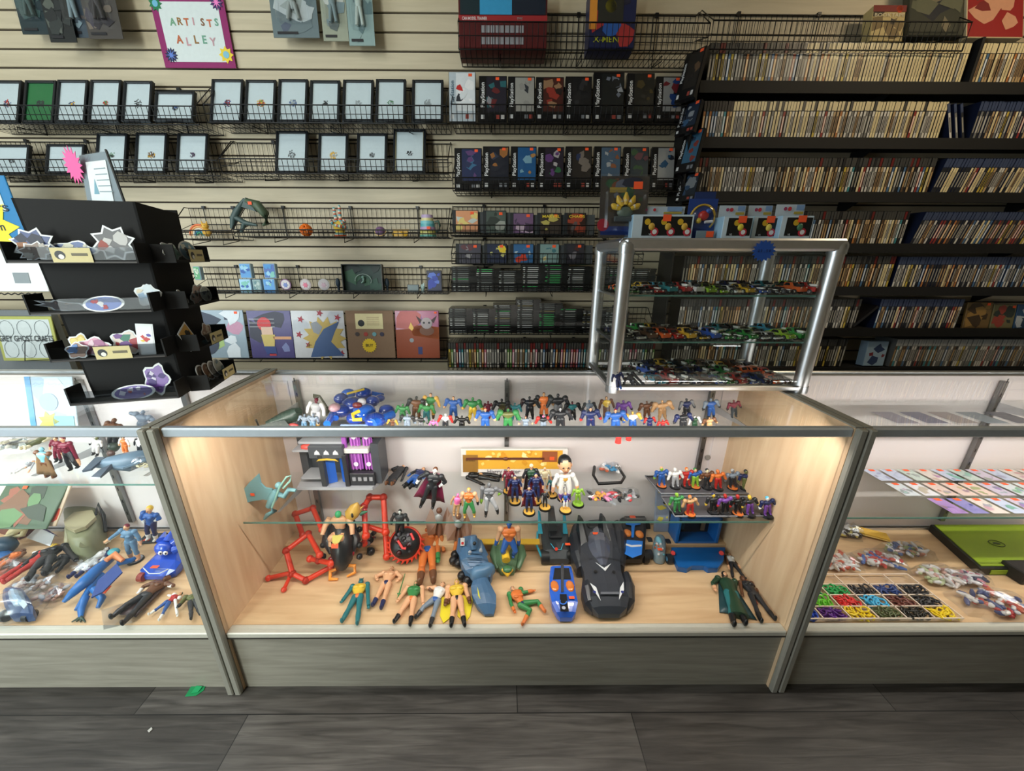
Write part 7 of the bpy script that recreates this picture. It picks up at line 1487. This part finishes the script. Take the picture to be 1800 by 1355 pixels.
m = MB(); m.tube([q(468, 745, .012), q(500, 735, .02), q(520, 728, .03), q(525, 722, .045)], [.008, .022, .024, .012], M((46, 66, 58), .4), 9); m.prism([q(455, 748, .02), q(500, 738, .03), q(512, 752, .008), q(480, 756, .006)], (0, -.3, 1), .006, M((66, 72, 70), .4)); m.tube([q(450, 738, .05), q(455, 750, .01), q(462, 752, .01)], .003, BLK, 5); m.ell(q(515, 748, .01), (.018, .008, .008), M((190, 70, 70), .35)); tag(m.build('dark_vehicle'), 'dark green and grey toy vehicle at the left end of the top shelf', 'toy vehicle')
m = MB(); m.tube([q(552, 700, .055), q(562, 696, .06), q(575, 716, .03)], .004, M((60, 60, 46), .4), 6); m.prism([q(550, 692, .06), q(562, 694, .06), q(558, 700, .05), q(550, 698, .05)], (0, -.5, 1), .004, M((60, 60, 46), .4)); m.cyl(q(575, 716, .03), q(577, 730, .0), .006, .008, M((60, 60, 46), .4), 6); tag(m.build('toy_weapon'), 'dark olive toy hammer standing beside the blue robot', 'toy weapon')
for x in (535, 550): figure('small blue grey doll pair member near the left end, %s one' % ('left' if x < 540 else 'right'), (x, 728), (x, 757), TZ, 'stand', c='steel steel steel dark steel ldblue red steel', w=1.3, simple=True)

figure('dark blue figure standing at the left of the tabletop case floor', (1084, 652), (1088, 684), ZT+.0135, 'stand', c='navy navy navy dark navy navy blue navy', w=1.2, simple=True)
figure('dark grey figure crouching on the tabletop case floor', (1102, 656), (1122, 682), ZT+.0135, 'stand', c='dark dark dark dark steel dark dark dark', w=1.4, lh=(1096, 678), rh=(1134, 678), simple=True)
# ================================================================== left counter contents
LS = .701
figure('blue hooded figure in a long brown cape on the left shelf', (72, 786), (88, 840), LS, 'stand', c='sky sky brown skin brown brown brown sky', w=1.2, lh=(64, 812), rh=(80, 810), cape=((120, 92, 62), .30), helmet=True, back=True)
figure('maroon jacketed figure with dark legs beside the brown cape', (108, 768), (132, 826), LS, 'stand', c='skin maroon maroon skin dark dark black maroon', w=1.1, lh=(112, 800), rh=(140, 815), rf=(138, 820))
figure('slim maroon figure kneeling behind the brown cape', (97, 768), (104, 812), LS, 'stand', c='skin maroon maroon skin maroon maroon dark brown', w=.9)
figure('white doll figure lying at the left shelf edge', (62, 812), (22, 834), LS, c='skin lgrey lgrey skin white white white lgrey', w=.8, lh=(45, 822), rh=(50, 830))
bag(30, 788, .17, .09, LS, 'bagged cream skeleton limbs at the left edge of the shelf', ((206, 196, 168), (190, 180, 150), (90, 88, 70)), 31, n=16, r=.009)
figure('dark green long figure lying on the cream skeleton bag', (48, 772), (8, 786), LS+.02, c='dgreen dgreen dgreen dark dgreen dark dark dark', w=1., simple=True)
figure('olive cream figure lying right of the skeleton bag', (86, 770), (40, 792), LS+.01, c='cream olive cream cream olive olive cream olive', w=1., simple=True)
t = thing('flying_craft', 'grey blue winged toy craft carrying three small riders', 'toy vehicle', P(210, 820, Z=LS)); GB = M((94, 116, 134), .4)
q = lambda x, y, z=.02: P(x, y, Z=LS+z)
m = MB(); m.tube([q(278, 786), q(262, 800), q(225, 812), q(190, 814), q(168, 818)], [.010, .026, .034, .022, .008], GB, 10); m.build('hull', t)
m = MB(); m.prism([q(275, 792, .03), q(262, 806, .03), q(215, 822, .02), q(190, 818, .02), q(215, 802, .03), q(255, 792, .03)][::-1], (0, 0, 1), .006, GB); m.prism([q(185, 803, .04), q(168, 803, .04), q(144, 827, .03), q(160, 824, .03)][::-1], (0, 0, 1), .007, M((70, 80, 92), .4)); m.prism([q(196, 815, .03), q(175, 825, .02), q(160, 838, .006), q(176, 838, .006), q(198, 820, .02)][::-1], (0, 0, 1), .006, M((60, 70, 82), .4)); m.build('wing', t)
m = MB(); m.prism([q(178, 832, .008), q(166, 835, .008), (q(158, 840, .004)), q(176, 839, .004)][::-1], (0, 0, 1), .004, M((210, 222, 226), .4)); m.build('claw', t)
figure('white figure riding the grey blue craft', (170, 768), (168, 800), LS+.03, 'stand', c='olive white white dark white white dark olive', w=1., simple=True)
figure('orange and white figure riding the grey blue craft', (216, 768), (222, 798), LS+.03, 'stand', c='skin orange white skin orange orange skin brown', w=1., simple=True)
figure('black and white figure at the right end of the craft', (244, 768), (248, 798), LS+.03, 'stand', c='white white black dark white dark dark dark', w=1., simple=True)
m = MB(); m.ell(q(200, 785, .04), (.02, .015, .016), M((52, 66, 56), .4)); m.ell(q(195, 797, .03), (.012, .01, .012), M((90, 70, 64), .4)); tag(m.build('round_creature'), 'small dark green round toy between the craft riders', 'toy')
bag(254, 822, .07, .05, LS, 'small bag of cream toy weapons at the right end of the left shelf', ((206, 198, 160), (220, 214, 190)), 33, n=12, r=.004)
figure('dark grey armoured figure swinging a sword on the left shelf', (251, 722), (250, 768), .83, 'stand', c='steel steel steel dark steel steel dark steel', w=1.3, lh=(234, 728), rh=(263, 738), weapon=('steel', (234, 728), (262, 722), .02), lift=-.1, simple=True)
figure('brown figure head with a dark stick on the left shelf', (200, 736), (200, 790), .80, 'stand', c='brown brown brown dark brown dark dark brown', w=1., simple=True, lift=-.08)
# deck
def dr_d(p, o, u, v, w, h): p.star(o, u, v, w*.5, h*.9, w*.2, w*.34, 5, M((214, 110, 60), .5), .0003)
flatart('backing_card', -10, 850, 102, 930, .30, .42, 'large green and brown monster art card at the back left', 'toy card', ((70, 92, 66), (96, 130, 86), (120, 84, 60), (60, 70, 56), (150, 90, 70)), 18, .006, seed=61, st=(.34, .92))
flatart('backing_card', 70, 850, 112, 925, .32, .42, 'orange and cream card with navy patch behind the olive toy', 'toy card', ((206, 184, 160), (190, 70, 50), (216, 120, 70), (44, 40, 66)), 6, .006, seed=62)
m = MB(); c = P(45, 925, Z=DZ); m.box(c+Vector((0, 0, .03)), (.20, .12, .06), M((90, 40, 44), .4), rot('Z', -.3), bev=.004); tag(m.build('toy_box'), 'dark red toy box under the cream creature at the back left', 'box')
def creature(label, pts, rad, c1, z=DZ, legs=(), lc=None, extra=None, name='creature_toy'):
    t = thing(name, label, 'toy creature', P(*pts[len(pts)//2][:2], Z=z)); m = MB(); m.tube([P(x, y, Z=z+zz_) for x, y, zz_ in pts], rad, c1, 10); m.build('body', t)
    for L in legs: m = MB(); m.tube([P(x, y, Z=z+zz_) for x, y, zz_ in L], [.012, .010, .006][:len(L)] if len(L) == 3 else .008, lc or c1, 7); m.build('leg', t)
    if extra: m = MB(); extra(m); m.build('detail', t)
    return t
creature('cream long necked creature lying on the dark red box', [(15, 938, .06), (35, 925, .09), (52, 918, .10), (62, 924, .08)], [.008, .022, .018, .008], M((206, 192, 150), .4), legs=[[(35, 925, .09), (25, 938, .06), (10, 942, .05)], [(45, 925, .08), (40, 940, .06), (22, 945, .05)]])
m = MB(); o = P(70, 945, Z=DZ+.03); m.prism([P(46, 945, Z=DZ+.03), P(88, 960, Z=DZ+.01), P(96, 940, Z=DZ+.03), P(66, 926, Z=DZ+.05)], (0, -.4, 1), .003, M((214, 216, 222), .5)); m.prism([P(66, 926, Z=DZ+.052), P(96, 940, Z=DZ+.032), P(104, 944, Z=DZ+.03), P(74, 924, Z=DZ+.05)], (0, -.4, 1), .002, M((60, 50, 90), .5)); tag(m.build('paper_tag'), 'white folded paper tag with a purple edge in the left counter', 'tag')
OLV = M((120, 122, 92), .4); OL2 = M((160, 152, 120), .4)
t = thing('armoured_vehicle', 'olive and cream boxy toy walker wrapped in clear bag', 'toy vehicle', P(148, 960, Z=DZ))
m = MB(); solid(m, [(118, 908), (150, 895), (175, 905), (182, 935), (170, 960), (145, 972), (126, 965), (122, 935)], .11, .03, OLV, .9); m.build('body', t)
m = MB(); m.prism([P(x, y, Z=DZ+.135) for x, y in ((112, 915), (130, 900), (162, 896), (168, 908), (150, 925), (130, 932), (114, 924))][::-1], (0, 0, 1), .014, OL2); m.build('roof_plate', t)
m = MB(); m.tube([P(168, 905, Z=DZ+.12), P(172, 885, Z=DZ+.15), P(182, 905, Z=DZ+.11), P(186, 935, Z=DZ+.06)], .006, BLK, 6); m.cyl(P(120, 955, Z=DZ+.04), P(120, 925, Z=DZ+.10), .012, .010, OL2); m.cyl(P(150, 955, Z=DZ+.09), P(140, 962, Z=DZ+.06), .016, .012, OLV, 10); m.build('frame_bar', t)
figure('red and white suited long figure lying at the left', (108, 962), (0, 1030), DZ+.03, c='brown red white dark red red red brown', w=.95, lh=(60, 975), rh=(75, 1000))
figure('brown headed orange armoured figure lying at the far left', (46, 968), (-20, 1012), DZ+.02, c='brown orange brown brown olive orange brown brown', w=1.1)
figure('black suited figure lying with a yellow cap', (100, 962), (66, 1022), DZ+.03, c='yellow black black black black dark black yellow', w=1.2, rh=(135, 985))
figure('glossy black hunched figure beside the black suited one', (132, 972), (92, 1014), DZ+.02, c='dark black black black black black black black', w=1.5)
figure('white and navy robot figure lying behind the blue creature', (192, 966), (128, 1020), DZ+.01, c='white white navy white lgrey white navy navy', w=1.1)
bag(62, 1032, .17, .11, DZ, 'clear bag of white toy limbs at the lower left', ((220, 222, 226), (190, 196, 206), (150, 120, 110), (226, 210, 200)), 34, n=18, r=.009)
t = thing('toy_car', 'navy and pale blue toy car in a clear bag at the lower left corner', 'toy car', P(28, 1075, Z=DZ)); m = MB(); hullform(m, [(6, 40, 1036, .04, .05, .7), (4, 50, 1050, .05, .062, .7), (8, 58, 1066, .05, .062, .7), (16, 58, 1080, .035, .042, .7), (24, 50, 1088, .02, .024, .6)], M((44, 70, 116), .3), .008); hullform(m, [(14, 38, 1040, .06, .075, .5), (16, 44, 1052, .062, .08, .5), (24, 46, 1064, .06, .066, .4)], M((150, 176, 200), .25), .03); m.build('body', t)
m = MB(); m.ell(P(30, 1064, Z=DZ+.03), (.085, .06, .05), BAG, 14, 9); m.build('clear_bag', t)
m = MB(); m.prism([P(x, y, Z=DZ+.068) for x, y in ((18, 1043), (28, 1040), (48, 1062), (42, 1070))][::-1], (0, 0, 1), .003, M((190, 206, 220), .3)); m.build('stripe', t)
for x, y in ((10, 1082), (52, 1082)): m = MB(); c = P(x, y, Z=DZ+.018); m.cyl(c-EX*.008, c+EX*.008, .018, .018, BLK, 14); m.build('wheel', t)
DB = M((34, 104, 176), .35); DB2 = M((44, 72, 140), .4)
t = creature('blue winged dragon like creature lying across the left deck', [(196, 982, .03), (172, 1000, .05), (150, 1022, .05), (128, 1042, .04), (112, 1058, .025)], [.012, .018, .020, .014, .006], DB, legs=[[(178, 1010, .03), (160, 1030, .03), (134, 1072, .01)], [(165, 1035, .03), (180, 1052, .02), (172, 1068, .01)], [(205, 990, .03), (230, 985, .02), (244, 978, .01)], [(150, 1050, .02), (143, 1070, .01), (142, 1086, .006)]])
m = MB(); m.prism([P(x, y, Z=DZ+.07) for x, y in ((205, 990), (215, 1005), (180, 1040), (160, 1050), (172, 1020))][::-1], (0, 0, 1), .005, DB2); m.build('wing', t)
m = MB(); m.tube([P(186, 985, Z=DZ+.06), P(200, 975, Z=DZ+.06), P(216, 985, Z=DZ+.04)], [.008, .014, .008], M((236, 150, 100), .4), 8); m.ell(P(200, 970, Z=DZ+.06), (.02, .016, .014), M((70, 150, 160), .4)); m.build('shoulder', t)
m = MB()
for k in range(4): m.cyl(P(142, 1084, Z=DZ+.008), P(126+8*k, 1093, Z=DZ+.004), .005, .002, M((40, 60, 44), .4), 5)
m.build('claw', t); m = MB(); m.rect(P(186, 1036, Z=DZ+.05), EX, (EY+EZ*.3).normalized(), -.008, -.012, .008, .012, STK, .002); m.build('price_sticker', t)
figure('small blue grey robed figurine with a maroon helmet on an oval base', (221, 922), (238, 982), DZ, 'stand', c='skin ldblue ldblue skin ldblue ldblue skin maroon', w=1.1, lh=(186, 952), base=('lgrey', .026), name='base_figure', cat='figurine', lift=.008, weapon=('cream', (186, 955), (216, 935), .02))
figure('figurine with spiky yellow hair and blue suit on a square base', (262, 890), (268, 948), DZ, 'stand', c='skin blue blue white blue navy white yellow', w=1.1, lh=(254, 918), rh=(272, 915), name='base_figure', cat='figurine', lift=.010, bighead=1.25)
m = MB(); c = P(268, 948, Z=DZ); m.box(c+EZ*.005, (.085, .055, .008), M((30, 36, 44), .4), rot('Z', .12), bev=.002); m.rect(c+Vector((-.01, -.012, .0095)), EX, EY, -.012, -.006, .012, .006, STK, .0006); tag(m.build('square_base'), 'dark square stand under the yellow haired figurine', 'stand')
# blue race car with a big head
t = thing('toy_car', 'blue toy race car with a big blue driver at the right of the left counter', 'toy car', P(285, 985, Z=DZ)); CB_ = M((34, 78, 190), .25, coat=.6)
m = MB(); hullform(m, [(290, 322, 958, .045, .06, .6), (276, 324, 972, .045, .06, .6), (260, 318, 988, .042, .055, .7), (246, 308, 1002, .034, .044, .7), (250, 290, 1014, .018, .022, .6)], CB_, .006); m.build('body', t)
m = MB(); m.ell(P(290, 962, Z=DZ+.085), (.034, .028, .030), CB_, 12, 9)
for a, b in (((296, 950, .11), (304, 930, .14)), ((305, 955, .10), (322, 940, .12)), ((308, 965, .08), (326, 960, .09)), ((285, 950, .11), (290, 935, .12))): m.cyl(P(*a[:2], Z=DZ+a[2]), P(*b[:2], Z=DZ+b[2]), .018, .003, CB_, 9)
for x in (282, 291): m.ell(P(x, 972, Z=DZ+.085), (.008, .006, .009), M((230, 230, 232), .3), 8, 6); m.ell(P(x, 973, Z=DZ+.088), (.003, .003, .004), BLK, 6, 5)
m.build('driver', t); m = MB(); m.tube([P(x, y, Z=DZ+.05) for x, y in ((252, 998), (262, 1008), (280, 1008), (296, 1000))], .0018, wv, 5); m.rect(P(272, 996, Z=DZ+.058), EX, EY, -.013, -.006, .013, .006, STK, .001); m.build('markings', t)
for x, y in ((300, 1006), (250, 1014)): m = MB(); c = P(x, y, Z=DZ+.016); m.cyl(c-EX*.009, c+EX*.009, .016, .016, M((150, 60, 50), .4), 14); m.build('wheel', t)
figure('small teal and white figure right of the blue race car', (322, 985), (306, 1012), DZ, c='lgrey steel orange teal white teal teal dark', w=1.2, simple=True)
figure('dark brown robed figure lying in a clear bag, largest on the left deck', (300, 1016), (205, 1095), DZ+.01, c='brown (b) (b) white dark dark black brown'.replace('(b)', 'brown'), w=1.0, lh=(245, 1040), rh=(300, 1030), lf=(196, 1085), rf=(216, 1096), cape=((58, 40, 38), .22))
m = MB(); m.prism([P(x, y, Z=DZ+.003) for x, y in ((178, 1072), (215, 1060), (262, 1070), (240, 1092), (182, 1106))][::-1], (0, 0, 1), .002, BAG); tag(m.build('open_bag'), 'open flap of clear bag under the brown robed figure', 'bag')
figure('blue and white legged figure with a green cap', (322, 1044), (266, 1082), DZ+.005, c='skin red white white navy blue white dgreen', w=1.3, lh=(312, 1082), rh=(296, 1046), lf=(262, 1080), rf=(280, 1090))
figure('olive figure lying at the right corner of the left deck', (345, 1042), (336, 1085), DZ+.005, c='olive olive olive dark olive dark dark navy', w=1.6, lf=(336, 1088), rf=(352, 1080))
m = MB(); m.ell(P(3, 960, Z=DZ+.04), (.05, .04, .035), M((30, 60, 80), .4)); m.ell(P(0, 980, Z=DZ+.02), (.05, .03, .022), M((30, 90, 150), .4)); tag(m.build('teal_toy'), 'dark teal rounded toy cut off by the left edge', 'toy')
# blue white sheets standing in the back of the left counter
def dr_p(p, o, u, v, w, h): p.rect(o, u, v, 0, 0, w*.12, h, M((70, 150, 206), .4), .0003); p.disc(o, u, v, w*.45, h*.55, w*.2, M((150, 170, 196), .4), .0003); p.star(o, u, v, w*.4, h*.2, w*.14, w*.24, 7, M((226, 220, 90), .5), .0003); p.rect(o, u, v, w*.5, h*.1, w*.95, h*.3, M((120, 180, 220), .4), .0003)
flatart('art_sheet', 50, 662, 132, 760, .40, .445, 'pale blue sheet with a yellow burst standing in the left counter', 'art sheet', ((196, 214, 226), (214, 226, 232), (170, 196, 220)), 6, .004, seed=71, draw=dr_p)

bag(165, 1000, .15, .08, DZ, 'clear bag of white and violet toy parts behind the blue creature', ((206, 208, 216), (120, 110, 160), (226, 226, 230)), 36, n=14, r=.008)
bag(20, 1002, .13, .09, DZ, 'clear bag of rust and grey toy parts at the left edge', ((170, 80, 50), (120, 120, 116), (90, 60, 50)), 37, n=12, r=.010)
bag(96, 1050, .12, .09, DZ, 'small clear bag of pink beige limbs below the white limbs', ((206, 160, 140), (190, 190, 196), (120, 90, 90)), 38, n=12, r=.008)
bag(235, 960, .08, .05, DZ, 'empty looking clear bag beside the maroon helmeted figurine', ((220, 222, 226), (200, 204, 210)), 39, n=5, r=.004)
# ================================================================== right counter contents
RS = .579
rnd = random.Random(77); cards = [(214, 214, 220), (196, 204, 210), (190, 180, 200), (206, 196, 190), (180, 196, 190), (214, 190, 180), (180, 190, 214)]
x00 = P(1518, 824, Z=RS).x
nmc = ['pale', 'grey green', 'lilac', 'beige', 'mint', 'peach', 'light blue']
for row, (ya, yb) in enumerate(((.352, .438), (.258, .344), (.160, .250))):
    for i in range(11):
        if row == 2 and i == 0: x0 = x00+.0
        x = x00-.02+.07*i+(.055 if row == 2 else .0)
        if x > 2.25: break
        k = rnd.randrange(7); c1 = cards[k]; m = MB(); w = .064
        if row == 2 and i < 2: c1 = ((150, 120, 176), (124, 120, 176))[i]
        m.bx(x, x+w, ya, yb, RS, RS+.003, PLASTIC, .001); m.bx(x+.004, x+w-.004, ya+.004, yb-.004, RS+.0032, RS+.0036, M(c1, .25))
        o = Vector((x, ya, RS+.0037)); blobs(m, o, EX, EY, .006, .008, w-.006, (yb-ya)*.7, [tuple(max(0, v-rnd.randrange(20, 70)) for v in c1) for _ in range(3)]+[c1], 4, rnd, .0002)
        m.rect(o+EZ*.0008, EX, EY, w*.4, (yb-ya)*.80, w*.72, (yb-ya)*.95, STK, .0004)
        rw = ('back', 'middle', 'front')[row]; pos = ['at the left end', 'second from left', 'third from left', 'fourth from left', 'fifth from left', 'sixth from left', 'seventh from left', 'eighth from left', 'ninth from left', 'tenth from left', 'at the right end'][i]
        tag(m.build('sleeved_card'), '%s sleeved card, %s, %s row of right glass shelf' % ('violet' if row == 2 and i < 2 else nmc[k], pos, rw), 'card', 'sleeved cards on the right shelf')
for i in range(5):
    x = 1.28+.10*i; m = MB(); m.bx(x, x+.08, .23, .33, .881, .884, PLASTIC, .001); m.bx(x+.004, x+.076, .234, .326, .8842, .8846, M(((150, 146, 160), (120, 120, 140), (160, 150, 150), (140, 150, 160), (110, 110, 120))[i], .3)); tag(m.build('sleeved_card'), '%s sleeved card lying on the uppermost right shelf' % ['mauve', 'slate', 'taupe', 'grey blue', 'charcoal'][i], 'card')
# lime folder
a = P(1640, 920, Z=.297); b = P(1725, 994, Z=.297); X0 = (a.x+b.x)/2; Y0, Y1 = b.y, min(a.y, .452); GR = M((142, 168, 34), .55)
t = thing('lime_case', 'lime green flat case with black edges and an oval emblem', 'case', (X0+.2, (Y0+Y1)/2, DZ)); 
sk_ = (a.x-b.x)/(a.y-b.y)
def sx(y, x): return x+(y-(Y0+Y1)/2)*sk_
def quad(m, xa, xb, ya, yb, z0, z1, mat):
    m.add([(sx(ya, xa), ya, z) if False else (sx(y, x), y, z) for z in (z0, z1) for x, y in ((xa, ya), (xb, ya), (xb, yb), (xa, yb))], [[3, 2, 1, 0], [4, 5, 6, 7], [0, 1, 5, 4], [1, 2, 6, 5], [2, 3, 7, 6], [3, 0, 4, 7]], mat)
m = MB(); quad(m, X0-.012, X0+.42, Y0-.012, Y1, DZ, DZ+.031, M((18, 20, 16), .5)); m.build('black_shell', t)
m = MB(); quad(m, X0, X0+.41, Y0, Y1-.004, DZ+.031, DZ+.034, GR); quad(m, X0+.03, X0+.20, Y0-.014, Y0-.011, DZ+.005, DZ+.024, GR); m.build('green_cover', t)
m = MB(); c = P(1752, 955, Z=DZ+.036); m.tube([c+Vector((.026*math.cos(k*PI/10), .018*math.sin(k*PI/10), 0)) for k in range(20)], .0015, M((70, 88, 24), .5), 5, True); m.ell(c, (.015, .007, .0012), M((60, 76, 24), .5)); m.build('emblem', t)
m = MB(); c = P(1795, 1020, Z=DZ); m.bx(c.x-.03, c.x+.1, c.y-.02, c.y+.05, DZ, DZ+.05, M((26, 24, 24), .5), .004); tag(m.build('dark_box'), 'dark block at the right edge beside the lime case', 'box')
# bags
for i, (cx, cy, w, h, lb, cs) in enumerate(((1487, 938, .11, .07, 'small bag of black and yellow pieces at the back left', ((60, 50, 40), (206, 190, 100), (190, 190, 196))),
    (1590, 972, .16, .07, 'crumpled bag of mixed striped pieces right of the yellow pack', ((170, 120, 100), (90, 110, 160), (206, 206, 210), (150, 160, 110))),
    (1470, 992, .14, .08, 'white bag left behind the organiser box', ((226, 216, 206), (206, 200, 196), (200, 90, 60))),
    (1545, 990, .16, .09, 'white bag with blue and red print behind the organiser box', ((230, 228, 226), (70, 110, 190), (206, 70, 60))),
    (1650, 1018, .16, .08, 'pale bag with pastel pieces right of the organiser box', ((226, 214, 206), (196, 206, 160), (206, 160, 150), (230, 230, 230))),
    (1700, 1022, .12, .06, 'slim white bag with pink marks below the lime case', ((226, 226, 230), (206, 120, 140), (60, 60, 90))),
    (1745, 1065, .20, .10, 'large bag of red, navy and white strips at the front right', ((206, 90, 60), (70, 80, 130), (230, 226, 222), (190, 50, 50))))):
    bag(cx, cy, w*1.3, h*1.35, DZ, lb, [(228, 226, 226)]+list(cs), 80+i, n=36, r=.0085, name='bagged_charms', cat='bag of charms')
m = MB(); c = P(1530, 938, Z=DZ+.01); Rz = rot('Z', -.5)
for k in range(7): m.cyl(c+Rz @ Vector((-.055, -.02+.0065*k, .006)), c+Rz @ Vector((.055, -.02+.0065*k, .006)), .0035, .0035, M((236, 190, 70), .4), 6)
m.box(c+EZ*.0, (.115, .05, .006), M((230, 200, 110), .4), Rz, bev=.002); tag(m.build('yellow_pack'), 'yellow ribbed pack of sticks at the back of the right deck', 'pack')
# organiser with charms
OX0, OX1, OY0, OY1 = .945, 1.50, .028, .205; NR, NC = 4, 6; WH = M((232, 214, 196), .35)
t = thing('organiser_box', 'clear cream divided organiser box full of rubber charms', 'organiser', ((OX0+OX1)/2, (OY0+OY1)/2, DZ)); m = MB()
m.bx(OX0, OX1, OY0, OY1, DZ, DZ+.002, PLASTIC)
for r_ in range(NR+1): y = OY0+(OY1-OY0)*r_/NR; m.bx(OX0, OX1, y-.0018, y+.0018, DZ+.013, DZ+.016, WH); m.bx(OX0, OX1, y-.0006, y+.0006, DZ+.002, DZ+.013, PLASTIC)
for c_ in range(NC+1): x = OX0+(OX1-OX0)*c_/NC; m.bx(x-.0018, x+.0018, OY0, OY1, DZ+.013, DZ+.016, WH); m.bx(x-.0006, x+.0006, OY0, OY1, DZ+.002, DZ+.013, PLASTIC)
m.build('divider_grid', t)
cellc = {(0, 0): 'blue', (0, 1): 'purple', (0, 2): 'yellow', (0, 3): 'olive', (0, 4): 'black', (0, 5): 'yellow', (1, 0): 'lime', (1, 1): 'lime', (1, 2): 'red', (1, 3): 'cyan', (1, 4): 'brown', (1, 5): 'dark', (2, 0): 'red', (2, 1): 'green', (2, 2): 'green', (2, 3): 'dark', (2, 4): 'navy', (2, 5): 'dark', (3, 0): 'lime', (3, 1): 'dark', (3, 2): None, (3, 3): None, (3, 4): None, (3, 5): None}
rc = dict(blue=(26, 70, 190), purple=(96, 40, 140), yellow=(236, 206, 30), olive=(80, 90, 50), black=(30, 28, 20), lime=(110, 206, 50), red=(214, 40, 40), cyan=(70, 180, 226), brown=(110, 60, 50), dark=(40, 40, 44), green=(30, 160, 80), navy=(34, 60, 120), orange=(214, 110, 50))
rp = {}
def ring(cn, loc, eul, label, grp):
    if cn not in rp:
        mm = MB(); mm.tube([(.0105*math.cos(k*PI/6), .0105*math.sin(k*PI/6)*.8, 0) for k in range(12)], .0030, M(rc[cn], .35), 6, True); mm.ell((.0105, 0, 0), (.005, .005, .0042), M(rc[cn], .35), 6, 5); rp[cn] = mm.build('rubber_charm', org=(0, 0, 0)); o = rp[cn]
    else: o = rp[cn].copy(); COL.objects.link(o)
    o.location = loc; o.rotation_euler = eul; tag(o, label, 'rubber charm', grp)
rown = ['front', 'second', 'third', 'back']; coln = ['first', 'second', 'third', 'fourth', 'fifth', 'sixth']
for (r_, c_), cn in cellc.items():
    if not cn: continue
    x0 = OX0+(OX1-OX0)*c_/NC; y0 = OY0+(OY1-OY0)*r_/NR; w = (OX1-OX0)/NC; h = (OY1-OY0)/NR
    lb = '%s rubber charms in the %s row, %s compartment' % (cn, rown[r_], coln[c_])
    for i in range(12):
        u_, v_ = (i % 4+.5)/4, (i//4+.5)/3
        ring(cn, (x0+w*(.10+.80*u_)+rnd.uniform(-.003, .003), y0+h*(.12+.76*v_)+rnd.uniform(-.002, .002), DZ+.007+rnd.uniform(0, .006)), (rnd.uniform(-.7, .7), rnd.uniform(-.7, .7), rnd.uniform(0, 6)), lb.replace('charms', 'charm'), lb)
# ---- floor scraps
m = MB(); a = [P(x, y, Z=.002) for x, y in ((325, 1224), (336, 1206), (346, 1199), (362, 1203), (358, 1213), (345, 1222))]; m.prism(a[::-1], (0, 0, 1), .0015, M((20, 150, 90), .6)); m.prism([P(336, 1218, Z=.004), P(345, 1205, Z=.006), P(356, 1206, Z=.006), P(348, 1216, Z=.004)][::-1], (0, 0, 1), .001, M((24, 170, 104), .6)); tag(m.build('paper_scrap'), 'crumpled green paper scrap on the floor by the left counter', 'paper scrap')
m = MB(); m.prism([P(259, 1284, Z=.003), P(266, 1278, Z=.003), P(268, 1281, Z=.003), P(262, 1287, Z=.003)][::-1], (0, 0, 1), .002, M((190, 190, 186), .6)); tag(m.build('paper_scrap'), 'tiny white scrap on the floor planks', 'paper scrap')

# ------------------------------------------------------------------ tidy
for o in bpy.data.objects:
    if '_w' in o: del o['_w']
